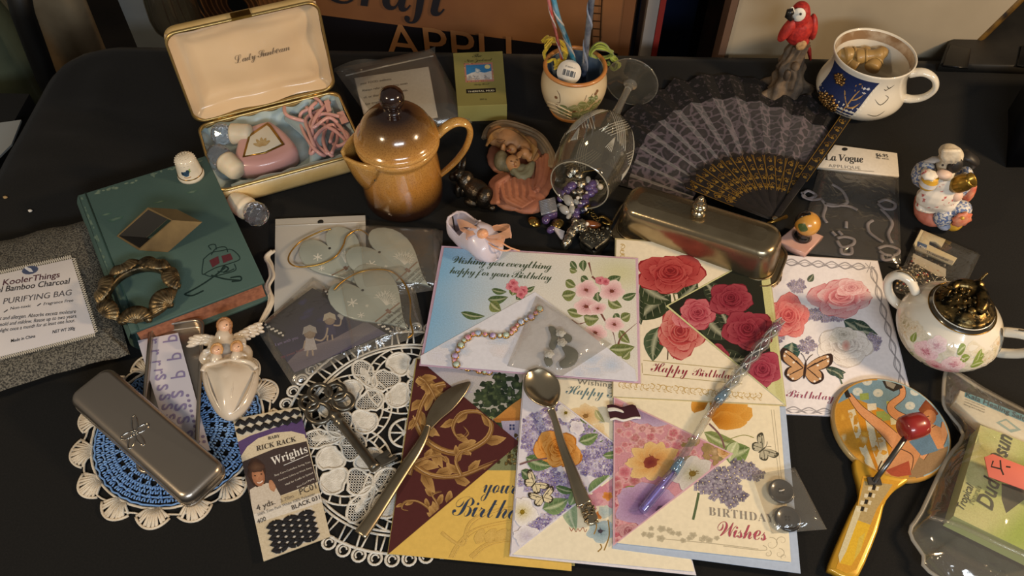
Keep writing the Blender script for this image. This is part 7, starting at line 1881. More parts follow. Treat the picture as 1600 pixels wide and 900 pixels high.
obj('rivet', MB().lathe([(.0034, 0), (.0034, .0098), (.0024, .0112), (0, .0116)], 14, Mz(pv)), mat('rivet_silver', '#a89c86', .25, .95), fan)
obj('loop_bar', MB().tube([T(1199, 349, .011), T(1212, 345, .012), T(1229, 338, .011)], [.0012, .0016, .0020], 8), gold_trim, fan)
# applique packet
aq = [(1304, 226), (1402, 239), (1405, 275), (1277, 262)]
ap = thing('applique_packet', 'clear packet of grey applique trims with a white header card beside the fan', 'packet', T(1330, 320, 0))
obj('header_card', MB().slab([T(x, y, .0055)[:2] for x, y in aq], .0030, .0055, .0004), stock('d3cdc2', '#d3cdc2'), ap)
za = .0058
text('La Vogue', (1289, 250), (1350, 254), za, mat('ink_charcoal', '#2e2c2a', .5), ap, 'boldital', hs=1.35, sp=.92); text('APPLIQUE', (1295, 261), (1345, 265), za, mat('ink_midgrey', '#8a8680', .5), ap, 'plain', hs=1.0, sp=1.15)
text('$6.95', (1369, 244), (1388, 246), za, mat('ink_charcoal', '#2e2c2a', .5), ap, 'sansbold', hs=1.2); text('98c value', (1369, 247.5), (1389, 249.5), za, mat('ink_charcoal', '#2e2c2a', .5), ap, 'plain', hs=1.0)
p = Print(za); p.blob(1320, 233, 4.5, 2.6, '#1a1816', '#1a1816'); p.stroke([(1278, 262), (1366, 268)], .7, '#8a8680', smooth=False); p.done('header_print', ap)
film_sheet('bag_film', [(1279, 263), (1404, 276), (1408, 412), (1245, 394)], .0008, .0062, film('applique_film', '#fcfbf8', .08, '#8f8c88', .16, .7, 45, 1.4), ap, 22, 22, 9)
obj('backing_board', MB().slab([T(x, y, .001)[:2] for x, y in ((1279, 266), (1402, 278), (1405, 408), (1248, 390))], .0004, .0010), mat('backing_grey', '#2c2a28', .7), ap)
trim_m = mat('grey_trim', '#8c868a', .6, c2='#6c666c', ns=60)
trims = [[(1300, 288), (1314, 296), (1322, 308), (1322, 318), (1300, 322), (1288, 318)], [(1252, 300), (1262, 310), (1275, 305), (1262, 298), (1254, 306), (1268, 312), (1284, 310)], [(1284, 312), (1290, 322), (1286, 338), (1292, 348)], [(1372, 316), (1384, 312), (1398, 318), (1396, 326), (1382, 326), (1372, 318)], [(1376, 326), (1388, 338), (1394, 350), (1388, 366), (1394, 380)], [(1364, 344), (1356, 350), (1358, 362), (1370, 372), (1380, 378)], [(1322, 346), (1322, 356)], [(1308, 372), (1320, 370), (1334, 374), (1332, 382), (1316, 386), (1308, 376)], [(1314, 388), (1316, 396), (1330, 396), (1330, 386)], [(1372, 388), (1386, 384), (1404, 390), (1400, 398), (1384, 398), (1374, 392)], [(1378, 398), (1380, 406), (1394, 404), (1394, 398)], [(1300, 362), (1306, 368)], [(1310, 361), (1316, 367)], [(1288, 318), (1304, 320), (1326, 322), (1340, 328)]]
for q in trims: obj('applique_trim', MB().tube([T(x, y, .0024) for x, y in spline(q, 5)], .0018, 6, flatten=.4), trim_m, ap)

# upright figures: points on the upright plane through the base
def f3(mb, px, py, y0, rx, ry, rd, dy=0.0, rot=0.0, **k):
    q = TY(px, py, y0 + dy); s_ = (q - Vector((0, CAMY, CAMH))).length / FOC
    return mb.ell(q, (rx * s_, rd, ry * s_ / .74), Matrix.Rotation(rot, 3, 'Y'), **k)
def fpts(q, y0, dy=0.0): return [TY(x, y, y0 + dy) for x, y in q]
# parrot on a stump
py0 = T(1222, 142, 0).y
par = thing('parrot_figurine', 'red parrot figurine perched on a grey-brown stump before the white board', 'figurine', T(1222, 142, 0))
bark = mat('painted_bark', '#6e5c48', .7, c2='#3c3228', ns=60, nlo=.35, nhi=.62, bump=.8, bs=220)
sb_, st2 = T(1222, 142, .0008), TY(1250, 68, py0)
def stumpf(u, v):
    a = u * 2 * pi; c_ = sb_.lerp(st2, v) + Vector((.003 * math.sin(v * 7), 0, 0)); fl = math.exp(-v * 6)
    r = .0088 + .0060 * (1 - v) + .009 * fl * (1 + .8 * math.cos(3 * a + .9) + .4 * math.cos(5 * a))
    r *= 1 + .13 * math.sin(9 * a + 3 * math.sin(v * 6)) * (1 - v * .5) + .38 * noise.noise(Vector((math.cos(a) * 2.2, math.sin(a) * 2.2, v * 5)))
    return c_ + Vector((r * math.cos(a) * 1.1, r * math.sin(a) * .9, .003 * fl * math.sin(4 * a) if v > .01 else 0))
mb = MB().sheet(stumpf, 54, 34, closeu=True); n = len(mb.v) - 54; mb.add([mb.v[n + k] for k in range(54)], [tuple(range(54))]); f3(mb, 1243, 104, py0, 6, 5, .005, -.014); f3(mb, 1230, 118, py0, 5, 7, .004, -.014)
obj('stump', mb, bark, par); obj('cut_end', MB().ell(TY(1252, 71, py0 - .012), (.0056, .002, .0062)), mat('cut_wood', '#b08c60', .6, c2='#8a6844', ns=300), par)
red_ = mat('parrot_red', '#b02a22', .55, c2='#8a1c1a', ns=300, bump=.3, bs=500)
mb = MB(); f3(mb, 1248, 45, py0, 19, 19, .0125, -.002); f3(mb, 1250, 26, py0, 14, 15, .0105, -.003); f3(mb, 1251, 18, py0, 13, 11, .010, -.003); f3(mb, 1254, 60, py0, 10, 10, .010, .006)
obj('body', mb, red_, par, remesh=.0009)
obj('wing', MB().ell(TY(1231, 45, py0 - .006), (.0058, .007, .0165), Matrix.Rotation(.35, 3, 'Y')), mat('wing_red', '#b8352a', .5, c2='#8e2420', ns=200), par); obj('wing', MB().ell(TY(1270, 42, py0 + .002), (.0050, .008, .0155), Matrix.Rotation(-.22, 3, 'Y')), MATS['wing_red'], par)
fw = obj('face_patch', MB().ell(TY(1248, 23, py0 - .0115), (.0068, .0026, .0078), Matrix.Rotation(-.3, 3, 'Z')), mat('face_white', '#d9d4c8', .5), par)
obj('eye', MB().ell(TY(1251, 22, py0 - .0145), .0013, nu=8, nv=6), eyem, fw); obj('face_patch', MB().ell(TY(1236, 18, py0 - .011), (.0032, .003, .0052)), MATS['face_white'], par)
obj('beak', MB().tube(fpts([(1240, 17), (1234, 19), (1232, 25), (1236, 30), (1241, 30)], py0, -.0155), [.0030, .0042, .0038, .0026, .0008], 8), mat('beak_black', '#181615', .3), par)
obj('tail', MB().tube(fpts([(1258, 62), (1264, 78), (1266, 92)], py0, .012), [.006, .005, .003], 8, flatten=.5), red_, par)
# porcelain cup with pegs
cpb = T(1334, 161, 0)
cup = thing('porcelain_cup', 'white and cobalt blue porcelain cup with gold flowers holding wooden pegs', 'cup', cpb)
cp_ = dense([(.026, 0), (.0275, .0015), (.0300, .004), (.0400, .009), (.0462, .018), (.0465, .026), (.0430, .036), (.0405, .046), (.0405, .056), (.0425, .0665)], 4)
white_p = mat('glazed_white', '#d8d2c4', .14, c2='#cdc6b6', ns=12, coat=.7)
obj('cup_wall', MB().lathe(cp_ + [(.0420, .0675), (.0408, .0668), (.0388, .056), (.0388, .046), (.041, .036), (.0445, .026), (.043, .014), (0, .006)], 56, Mz(cpb)), white_p, cup)
obj('worn_rim_band', MB().lathe([(.0404, .0655), (.0388, .0585), (.0386, .0555)], 56, Mz(cpb), cap=False), mat('worn_gilt', '#9a7c5c', .35, .4, c2='#c8b8a0', ns=60, nlo=.4, nhi=.6), cup)
hdr = Vector((math.cos(-.42), math.sin(-.42), 0))
obj('handle', MB().tube([cpb + hdr * r + up * z for r, z in [tuple(q) for q in spline([(.040, .054), (.052, .059), (.064, .055), (.069, .044), (.064, .032), (.054, .025), (.044, .023)], 5)]], [.0062 - .0018 * math.sin(pi * k / 30) for k in range(31)], 12, flatten=.75), white_p, cup)
p = CPrint(cpb, cp_, .00015)
CB = '#1e2c58'
p.grid(lambda u, v: (-175 + 80 * u - 22 * v * u, 60 - 50 * v), lambda u, v: mixc(CB, '#141c3c', .3 * v), 16, 10)
for k in range(13):
    t_ = k / 12; p.blob(-94 - 20 * t_ ** 1.2, 60 - 48 * t_, 1.6, 1.4, '#e0dcd0', '#e0dcd0', n=8)
    p.blob(-114 - 4.6 * k, 10.5 - .2 * math.sin(k), 1.6, 1.3, '#e0dcd0', '#e0dcd0', n=8)
GD = '#b0884a'
for q in ([(-128, 16), (-124, 28), (-120, 40), (-114, 50)], [(-124, 28), (-132, 36), (-136, 42), (-131, 44)], [(-122, 34), (-114, 38), (-108, 46)], [(-120, 40), (-124, 50), (-118, 54), (-114, 50)], [(-124, 26), (-116, 28), (-110, 34)]): p.stroke(q, 1.6, GD, True)
for x, y in ((-112, 50), (-106, 50), (-110, 45)): p.blob(x, y, 3, 1.8, '#dcd8d0', '#b8c0d0', ruf=.3)
for q in ([(-84, 52), (-80, 50), (-74, 54)], [(-82, 56), (-76, 52), (-70, 56)], [(-92, 40), (-82, 34), (-72, 40), (-78, 44)], [(-96, 24), (-84, 22), (-74, 27)]): p.stroke(q, 1.1, '#5e5a50', True)
p.done('cobalt_print', cup)
gl_ = mat('gilt_flower', '#a8824c', .3, .85, c2='#5c4428', ns=260, nlo=.4, nhi=.6)
cf_ = cyl_proj(cpb, cp_)
for cx_, cy_, n_, rr in ((-150, 20, 34, 16), (-150, 48, 20, 9)):
    mb = MB()
    for k in range(n_):
        a = k * 2.4; d = rr * (k / n_) ** .5; mb.ell(cf_(cx_ + d * math.cos(a) * 1.1, max(.004, (cy_ + d * .6 * math.sin(a)) / 1000), .0008), (.0022, .0018, .0018), nu=7, nv=5)
    obj('gilt_flower', mb, gl_, cup)
wood = mat('pale_wood', '#a3844e', .45, c2='#8a6c3a', ns=30, coat=.2)
for k, (px, py, z, an, ti, lb) in enumerate(((1337, 84, .044, .1, .1, 'tan turned wooden peg at the left in the porcelain cup'), (1357, 87, .047, -.2, .3, 'tan turned wooden peg at the middle of the porcelain cup'), (1370, 94, .044, 1.0, .35, 'tan turned wooden peg at the right in the porcelain cup'), (1326, 94, .038, 2.4, .2, 'tan turned wooden peg lowest in the porcelain cup'))):
    q = T(px, py, z); d = Vector((math.cos(an), math.sin(an) * .9, ti)).normalized()
    t = thing('wooden_peg', lb, 'peg', q - up * .006, 'wooden pegs in the cup')
    M_ = Mz(q - d * .012) @ rot_to(d)
    obj('peg_body', MB().lathe([(.0078, 0), (.0082, .0015), (.0080, .007), (.0070, .0085), (.0068, .012), (.0060, .016), (.0064, .019), (.0072, .022), (.0066, .026), (0, .028)], 18, M_), wood, t); obj('peg_collar', MB().lathe([(.0078, .0088), (.0083, .0098), (.0076, .011)], 18, M_, cap=False), wood, t)
# seated cow figurine
cy0 = T(1470, 338, 0).y
cow = thing('cow_figurine', 'seated cow figurine in white apron and red skirt with yellow jar and brass jug', 'figurine', T(1470, 338, 0))
fw_ = mat('cow_white', '#cfc3ac', .5, c2='#a89a84', ns=60, bump=.3, bs=400); fb_ = mat('cow_black', '#26221f', .5); sk_ = mat('skirt_red', '#a85a48', .55, c2='#c27a66', ns=90); apn = mat('apron_white', '#cdc5b8', .55, c2='#a8504c', ns=190, nlo=.60, nhi=.66); chk = mat('check_blue', '#5a6c94', .55, c2='#c4c0b8', ns=420, nlo=.48, nhi=.52); yel = mat('jar_yellow', '#c89a34', .35, coat=.4); brs_ = mat('toy_brass', '#9a7a34', .3, .85); rds = mat('flower_red', '#b8563e', .5, c2='#cf8a6a', ns=200)
mb = MB(); f3(mb, 1468, 318, cy0, 34, 22, .020); f3(mb, 1456, 330, cy0, 24, 13, .018, -.004); f3(mb, 1474, 300, cy0, 24, 20, .016); f3(mb, 1482, 336, cy0, 24, 10, .016, -.002); obj('skirt', mb, sk_, cow, remesh=.0012)
mb = MB(); f3(mb, 1466, 306, cy0, 30, 19, .012, -.012); f3(mb, 1470, 290, cy0, 20, 16, .010, -.010); f3(mb, 1480, 318, cy0, 22, 10, .010, -.014)
for k in range(12): f3(mb, 1436 + 5 * k, 322 + 4 * math.sin(k * .5), cy0, 5, 4, .006, -.014)
obj('apron', mb, apn, cow, remesh=.0010)
obj('sleeve', f3(MB(), 1443, 272, cy0, 15, 15, .012, -.004), chk, cow); obj('sleeve', f3(MB(), 1500, 286, cy0, 14, 20, .012, -.002), chk, cow)
hdw = MB(); f3(hdw, 1484, 250, cy0, 16, 16, .011, -.005, .1); f3(hdw, 1478, 268, cy0, 11, 9, .010, -.010); f3(hdw, 1484, 238, cy0, 15, 7, .010, -.004)
for k in range(9): hdw.tube(fpts([(1474 + 3 * k, 234), (1473 + 3 * k, 244 + (k % 3) * 3), (1474 + 2.6 * k, 252 + (k % 2) * 4)], cy0, -.0195), [.0022, .0026, .001], 6)
hdo = obj('head', hdw, fw_, cow, remesh=.0010)
obj('muzzle', MB().ell(TY(1475, 272, cy0 - .018), (.0072, .0055, .0040)), mat('muzzle_pink', '#c4aa98', .5), hdo); obj('black_patch', MB().ell(TY(1492, 259, cy0 - .0150), (.0066, .0046, .0085)), fb_, hdo)
for px, dq in ((1473, .0165), (1489, .0200)): obj('eye', MB().ell(TY(px, 258, cy0 - dq), .0011, nu=8, nv=6), eyem, hdo)
obj('ear', MB().tube(fpts([(1499, 244), (1511, 243), (1523, 251), (1520, 262)], cy0, -.006), [.0040, .0080, .0075, .0020], 10, flatten=.5), fb_, hdo); obj('ear', MB().tube(fpts([(1470, 248), (1458, 250), (1444, 252)], cy0, -.004), [.003, .0042, .001], 10, flatten=.5), mat('ear_grey', '#a49c94', .5), hdo)
obj('jar', MB().lathe([(.0058, 0), (.0072, .002), (.0074, .009), (.0060, .0115), (.0064, .013)], 18, Mz(TY(1447, 292, cy0 - .018))), yel, cow); obj('jar_cover', MB().ell(TY(1451, 273, cy0 - .018), (.0075, .007, .0035), fn=lambda d: 1 + .1 * math.sin(9 * d.x)), apn, cow); obj('jar_label', MB().lathe([(.0076, .0035), (.0076, .0085)], 18, Mz(TY(1447, 292, cy0 - .018)), cap=False), mat('jar_label', '#c8c4c0', .5), cow)
jd = Vector((.5, -.35, .8)).normalized()
jgo = obj('brass_jug', MB().lathe([(.006, -.010), (.0085, -.004), (.0082, .003), (.0065, .007), (.0070, .010), (.0055, .010), (.0050, .004), (0, .0)], 20, Mz(TY(1503, 286, cy0 - .018)) @ rot_to(jd)), brs_, cow)
obj('paw', MB().ell(TY(1494, 306, cy0 - .018), (.006, .005, .006)), mat('paw_pink', '#cfae9a', .5), cow)
mb = MB(); f3(mb, 1512, 300, cy0, 8, 15, .008, -.006); obj('red_bow', mb, rds, cow)
for px, py, rx, ry, m_, nm in ((1475, 338, 14, 12, chk, 'slipper'), (1474, 348, 10, 6, mat('slipper_sole', '#8a94ac', .5), 'slipper_sole'), (1500, 328, 15, 11, chk, 'cushion'), (1491, 346, 12, 11, yel, 'pot')): obj(nm, f3(MB(), px, py, cy0, rx, ry, .009, -.020), m_, cow)
fl = obj('red_flower', MB().ell(TY(1503, 343, cy0 - .030), (.0085, .0035, .0095), fn=lambda d: 1 + .10 * math.cos(8 * math.atan2(d.z, d.x))), rds, cow); obj('flower_eye', MB().ell(TY(1504, 341, cy0 - .0345), .0018, nu=8, nv=6), yel, fl)
# pin packet
pnk = thing('pin_packet', 'clear plastic packet of dressmaking pins with a cream hang card behind the sugar bowl', 'packet', T(1455, 420, 0))
film_sheet('blister', [(1437, 357), (1532, 398), (1494, 478), (1394, 456)], .0008, .0075, film('blister_film', '#fcfbf8', .08, '#8a867c', .10, .5, 50, 2.0), pnk, 16, 16, 5)
obj('hang_card', MB().slab([T(x, y, .006)[:2] for x, y in ((1439, 358), (1478, 374), (1472, 385), (1462, 378), (1453, 375), (1452, 382), (1464, 388), (1496, 403), (1489, 413), (1432, 389), (1428, 380))], .0034, .0060, .0004), stock('c8bc9c', '#c8bc9c'), pnk)
p = Print(.0062); p.poly([(1434, 377), (1449, 383), (1447, 389), (1433, 385)], '#3c5c8c'); p.poly([(1432, 384), (1490, 408), (1488, 413), (1430, 389)], '#9a968c'); p.done('card_print', pnk)
text('Dressmaker', (1448, 395), (1482, 409), .0064, ink, pnk, 'plain', hs=1.2); text('Pins', (1436, 385), (1446, 389), .0064, wht, pnk, 'sbi', hs=1.1)
mb = MB(); mbc = MB()
for k in range(110):
    x, y, a = R.uniform(1412, 1475), R.uniform(408, 462), R.uniform(0, 6.3)
    if (x - 1394) * .2 + 455 < y or y < 385 + (1475 - x) * .2: y = min(y, 452)
    q = T(x, y, R.uniform(.0015, .0048)); d = Vector((math.cos(a), math.sin(a), R.uniform(-.06, .06))); mb.tube([q - d * .007, q + d * .007], .00032, 4)
    mbc.ell(q + d * .007, .0011, nu=7, nv=5, col=R.choice(['#d8d4cc', '#d8d4cc', '#c0b8a8', '#a83028', '#c8a060', '#8a8478']))
obj('pin_shafts', mb, mat('pin_steel', '#a8a294', .25, .95), pnk, kind='stuff'); obj('pin_heads', mbc, mat('pin_head', '#ffffff', .25, vcol=True), pnk, kind='stuff')
obj('paper_insert', MB().slab([T(x, y, .0052)[:2] for x, y in ((1427, 396), (1478, 420), (1478, 432), (1466, 432), (1425, 408))], .0048, .0052), mat('insert_paper', '#b8b2a4', .5, c2='#a85040', ns=200, nlo=.62, nhi=.66), pnk)
# sugar bowl
SGA = 20
sgb = T(1459, 541, 0)
sug = thing('sugar_bowl', 'white two-handled sugar bowl painted with pink roses under a bronze embossed lid', 'bowl', sgb)
sp_ = dense([(r * .94, z) for r, z in ((.0235, 0), (.025, .0015), (.0262, .004), (.0355, .012), (.0432, .024), (.0445, .033), (.0395, .045), (.0315, .0530), (.0272, .0570), (.0258, .0595))], 4)
obj('bowl_wall', MB().lathe(sp_ + [(.0232, .060), (.0232, .0575), (.028, .052), (.0350, .043), (.039, .032), (.033, .016), (0, .006)], 56, Mz(sgb)), white_p, sug)
fsb = cyl_proj(sgb, sp_)
obj('dark_reflection', MB().sheet(lambda u, v: fsb(-180 + 360 * u, .0566 + .0029 * v, .00022), 60, 4), mat('olive_black_reflection', '#2c2820', .25, c2='#3c3426', ns=20, coat=.6), sug); obj('gilt_line', MB().tube([fsb(6 * k, .0564, .0004) for k in range(60)], .0005, 5, True), gold_trim, sug)  # narrow dark band puts the black reflection below the lid into the colour
p = CPrint(sgb, sp_, .00018); g_ = p.proj; p.proj = lambda x, y, z: g_(x + SGA, y, z)
for k in range(60):
    x, y = R.uniform(-200, -50), R.uniform(10, 46)
    c_ = R.choice(['#b8a070', '#c8a878', '#a89a68', '#c8b890', '#b08a50', '#8c8450']); p.blob(x, y, R.uniform(8, 18), R.uniform(3, 6), mixc(c_, '#d8d2c4', .25 if x > -100 or x < -180 else .6), '#d4ccb8', n=12, ruf=.3)
LGn = '#8a9a48'
for q in ((-172, 34, -178, 42, 3.5), (-165, 22, -172, 16, 3), (-104, 36, -92, 44, 5), (-100, 38, -96, 48, 4), (-106, 34, -90, 36, 4), (-126, 44, -118, 50, 4), (-120, 38, -110, 43, 4), (-140, 14, -150, 10, 3)): p.leaf(*q, '#6a7a30', LGn)
def crose(x, y, r, kx, *c):
    for L in range(4):
        q = 1 - L / 4.5
        for i in range(6 - L):
            a = 2 * pi * (i + .5 * L) / (6 - L); p.blob(x + r * .45 * q * kx * math.cos(a), y + r * .45 * q * math.sin(a), r * .5 * q * kx, r * .48 * q, c[1] if L < 2 else c[0], c[2] if L < 3 else c[1], n=12, ruf=.12)
    p.blob(x, y, r * .2 * kx, r * .18, c[0], c[1])
crose(-150, 44, 7.5, 1.6, '#b8828c', '#d8b4bc', '#e4d0d0'); crose(-156, 35, 10, 1.5, '#a04858', '#cf96a2', '#e4c4c8'); crose(-124, 34, 9, 1.5, '#b05868', '#d8a4aa', '#e8ccca'); crose(-138, 25, 8, 1.6, '#a84050', '#cc7c86', '#dfb4b4'); crose(-122, 22, 8, 1.5, '#b05058', '#d4969a', '#e2bcba')
p.done('rose_print', sug)
for an, pts in ((2.55, [(.036, .050), (.045, .060), (.055, .060), (.059, .050), (.055, .038), (.047, .030), (.040, .028)]), (-.52, [(.036, .049), (.049, .055), (.061, .054), (.064, .046), (.057, .034), (.047, .026), (.040, .023)])):
    d = Vector((math.cos(an), math.sin(an), 0)); pp_ = [sgb + d * q[0] + up * q[1] for q in spline(pts, 5)]
    obj('handle', MB().tube(pp_, .0046, 10, flatten=.8), white_p, sug); obj('gilt_line', MB().tube([q + up * .0046 for q in pp_[3:16]], .0006, 5), mat('dark_gilt', '#5c4a2c', .4, .5), sug)
lb = mat('antique_brass', '#74603a', .3, .9, c2='#1c180e', ns=150, nlo=.38, nhi=.58, bump=.3, bs=500)
lc_ = sgb + up * .0600; KL = .82
lidr = obj('lid', MB().lathe([(r * KL, z) for r, z in ((.0278, -.001), (.0292, .0002), (.0288, .0016), (.0265, .0022), (.0255, .0030), (.022, .0058), (.015, .0085), (.007, .0098), (0, .0102))], 44, Mz(lc_)), lb, sug)
mb = MB(); 
def dome(x, y): return lc_ + Vector((x * KL, y * KL, .0102 - .0085 * ((x * x + y * y) / .0255 ** 2)))
for k in range(44):
    a = k * 2.4; d = .0225 * (k / 44) ** .5; mb.ell(dome(d * math.cos(a) - .002, d * math.sin(a) + .004) + up * .0006, (.0021, .0016, .0016), Matrix.Rotation(a, 3, 'Z'), 7, 5)
obj('scale_relief', mb, lb, lidr)
mb = MB(); body_ = spline([(-.014, .012), (-.006, .018), (.006, .016), (.012, .006), (.010, -.008), (.004, -.016)], 5)
mb.tube([dome(q.x, q.y) + up * .0022 for q in body_], [.0036 + .0022 * math.sin(pi * k / 25) for k in range(26)], 10)
mb.ell(dome(.012, .015) + up * .006, (.0055, .0048, .0042)); mb.ell(dome(.017, .017) + up * .0065, (.0034, .003, .0028))
for q in ([(.010, .004), (.018, .0), (.020, -.006)], [(.006, -.010), (.014, -.014), (.014, -.018)], [(-.008, .016), (-.016, .010), (-.020, .004)]): mb.tube([dome(*a) + up * .0016 for a in spline([(x, y) for x, y in q], 4)], .0017, 7)
obj('dragon_relief', mb, lb, lidr); obj('lid_finial', MB().tube(spline([dome(.014, .019) + up * (.008 + .002 * k) + Vector((.0012 * k, .0008 * k, 0)) for k in range(5)], 3), [.0016 - .00005 * k for k in range(13)], 7), lb, lidr)
for an in (3.9, 4.6): mb = MB(); mb.ell(dome(.014 * math.cos(an), .014 * math.sin(an)) + up * .001, (.0042, .0034, .0022)); obj('leaf_boss', mb, lb, lidr)
# ceramic knob on pink tile
kb = T(1250, 380, 0)
kn2 = thing('ceramic_knob', 'orange and black ceramic knob on a pink marbled square base beside the dish', 'knob', kb)
sqk = [(1213, 377), (1243, 352), (1287, 369), (1259, 397)]
obj('square_base', MB().slab([T(x, y, .007)[:2] for x, y in sqk], .0006, .0075, .0012), mat('pink_marble', '#c9a394', .35, c2='#b98a7a', ns=26, coat=.3), kn2)
ks_ = T(1253, 370, .0075)
obj('black_stem', MB().lathe([(.0088, 0), (.0092, .0012), (.0070, .004), (.0062, .0075), (.0072, .010)], 24, Mz(ks_)), mat('gloss_black', '#141210', .15, coat=.7), kn2)
bl_ = ks_ + up * .0185
obj('orange_ball', MB().ell(bl_, (.0117, .0117, .0112), nu=24, nv=16), mat('ochre_glaze', '#c08a3a', .3, c2='#a87028', ns=40, coat=.4, bump=.1, bs=300), kn2)
obj('black_crescent', MB().sheet(lambda u, v: bl_ + Vector((math.cos(2.4 + 1.5 * (u - .5)) * math.cos(-.4 + 1.9 * v), math.sin(2.4 + 1.5 * (u - .5)) * math.cos(-.4 + 1.9 * v), math.sin(-.4 + 1.9 * v))) * .0121, 10, 10), MATS['gloss_black'], kn2, solid=.0004)
obj('green_leaf', MB().sheet(lambda u, v: bl_ + Vector((math.cos(-2.3 + .9 * (u - .5) * math.sin(pi * v)), math.sin(-2.3 + .9 * (u - .5) * math.sin(pi * v)), math.tan(-.1 + .8 * v))).normalized() * .0119, 6, 8), mat('leaf_green_glaze', '#4a5a30', .3, coat=.4), kn2)
# noisemaker paddle
zp = .0072
pcn = T(1393, 667, zp); PR = .0462
pad = thing('tin_noisemaker', 'round tin noisemaker paddle with painted bathing lady and yellow handle', 'noisemaker', Vector((pcn.x, pcn.y, 0)))
litho = mat('litho_tin', '#a89a72', .3, .1, coat=.5, c2='#b8863a', ns=14)
obj('disc', MB().lathe([(PR - .002, .0006), (PR, .0014), (PR + .0004, .003), (PR, .0058), (PR - .0014, zp - .0001), (0, zp)], 56, Mz(Vector((pcn.x, pcn.y, 0)))), litho, pad)
hq = [(1334, 722), (1352, 716), (1420, 728), (1428, 744), (1388, 776), (1372, 830), (1343, 898), (1325, 903), (1302, 893), (1296, 880), (1330, 800), (1344, 770)]
obj('handle', MB().slab([T(x, y, zp)[:2] for x, y in spline(hq, 3, True)], .0006, zp - .00005, .0018), mat('litho_yellow', '#c79a2c', .3, .2, c2='#b88a2a', ns=30, coat=.5), pad)
p = Print(zp + .0001); n_ = 40
circ = []
for k in range(n_):
    a = 2 * pi * k / n_; q = Vector((pcn.x + (PR - .0016) * math.cos(a), pcn.y + (PR - .0016) * math.sin(a), zp)); v_ = q - Vector((0, CAMY, CAMH))
    dep = v_.y * math.cos(PITCH) - v_.z * math.sin(PITCH); yy = (v_.y * math.sin(PITCH) + v_.z * math.cos(PITCH)) * FOC / dep; xx = v_.x * FOC / dep
    circ.append((800 + math.cos(ROLL) * xx + math.sin(ROLL) * yy, 450 - (-math.sin(ROLL) * xx + math.cos(ROLL) * yy)))
p.clip = circ
p.poly([(1290, 560), (1500, 560), (1500, 780), (1290, 780)], '#6f8ea0')
p.poly([(1290, 640), (1330, 620), (1380, 640), (1420, 680), (1440, 720), (1440, 780), (1290, 780)], '#b8862e'); p.poly([(1420, 720), (1500, 690), (1500, 780), (1420, 780)], '#8a7050')
for q in ([(1330, 640), (1345, 690), (1365, 740)], [(1355, 640), (1365, 690), (1380, 735)], [(1375, 660), (1378, 690), (1385, 720)]): p.stroke(q, 11, '#c9c0a4'); p.stroke([(x + 12, y) for x, y in q], 8, '#c48420')
for k in range(30): p.blob(R.uniform(1305, 1400), R.uniform(640, 750), R.uniform(3, 7), R.uniform(3, 9), R.choice(['#c8922c', '#a87420', '#cfa040', '#c4b890', '#b07820']), '#b8862e', ruf=.3)
for x, y in ((1355, 596), (1372, 614), (1430, 612), (1422, 634), (1340, 612), (1450, 640), (1400, 596)): p.blob(x, y, 8, 6.5, '#cfcec4', '#b8c0bc'); p.blob(x, y, 3, 2.4, '#9ab0b4', '#c4c8c4')
for x, y in ((1350, 620), (1362, 636), (1376, 648), (1392, 632), (1384, 652), (1398, 658)): p.poly([(x - 7, y - 5), (x + 7, y - 6), (x + 8, y + 4), (x - 6, y + 6)], R.choice(['#a8a84c', '#c8c4a0', '#cfc8b4', '#8a9a50']))
SK, OL = '#c98f62', '#4a3020'
def limb(q, w0, w1):
    P_ = spline(q, 5); n = len(P_)
    for w_, c_ in ((1.9, OL), (0, SK)):
        L_, R_ = [], []
        for i in range(n):
            d = P_[min(n - 1, i + 1)] - P_[max(0, i - 1)]; d.normalize(); w = (w0 + (w1 - w0) * i / (n - 1) + w_) / 2
            L_.append((P_[i].x - d.y * w, P_[i].y + d.x * w)); R_.append((P_[i].x + d.y * w, P_[i].y - d.x * w))
        p.up()
        for i in range(n - 1): p.raw([L_[i], L_[i + 1], R_[i + 1], R_[i]], [c_] * 4)
limb([(1327, 616), (1345, 640), (1375, 665), (1400, 690), (1420, 712)], 6, 26); limb([(1408, 600), (1410, 618), (1392, 634), (1400, 648), (1430, 662)], 7, 15); limb([(1478, 660), (1470, 692), (1452, 700), (1440, 716)], 12, 8)
p.poly([(1408, 655), (1440, 655), (1470, 668), (1475, 700), (1440, 706), (1425, 735), (1395, 738), (1388, 715), (1400, 685)], '#c08658'); p.poly([(1420, 690), (1452, 676), (1466, 704), (1440, 712)], '#5a7890')
p.poly([(1380, 722), (1402, 700), (1426, 712), (1424, 735), (1400, 742), (1384, 740)], '#c48a5e'); p.stroke([(1378, 720), (1372, 735), (1380, 745)], 2, OL); p.stroke([(1404, 700), (1426, 712), (1424, 735)], 1.4, OL)
p.blob(1452, 640, 15, 16, '#8a4a24', '#6c3418', ruf=.15); p.blob(1452, 652, 11, 12, '#b87c50', '#a86c44'); p.stroke([(1446, 652), (1452, 650)], 1.3, OL); p.stroke([(1448, 659), (1454, 658)], 1.5, '#9a3428'); p.stroke([(1456, 668), (1462, 664)], 1.2, OL)
p.poly([(1376, 590), (1384, 585), (1406, 597), (1411, 606), (1396, 612), (1384, 606)], '#2c2824'); p.poly([(1382, 592), (1400, 601), (1396, 608), (1386, 603)], '#8a867c'); p.poly([(1317, 608), (1322, 600), (1326, 612), (1330, 620), (1322, 622)], '#24201e')
p.poly([(1384, 735), (1420, 720), (1424, 742), (1396, 746)], '#a04830')
p.stroke(circ[10:32], 4, '#b98a3c'); p.stroke(circ[32:] + circ[:11], 4, '#8fabb4')
p.clip = None
HQ = [(1348, 744), (1408, 752), (1378, 790), (1364, 832), (1338, 890), (1322, 896), (1306, 888), (1338, 800)]
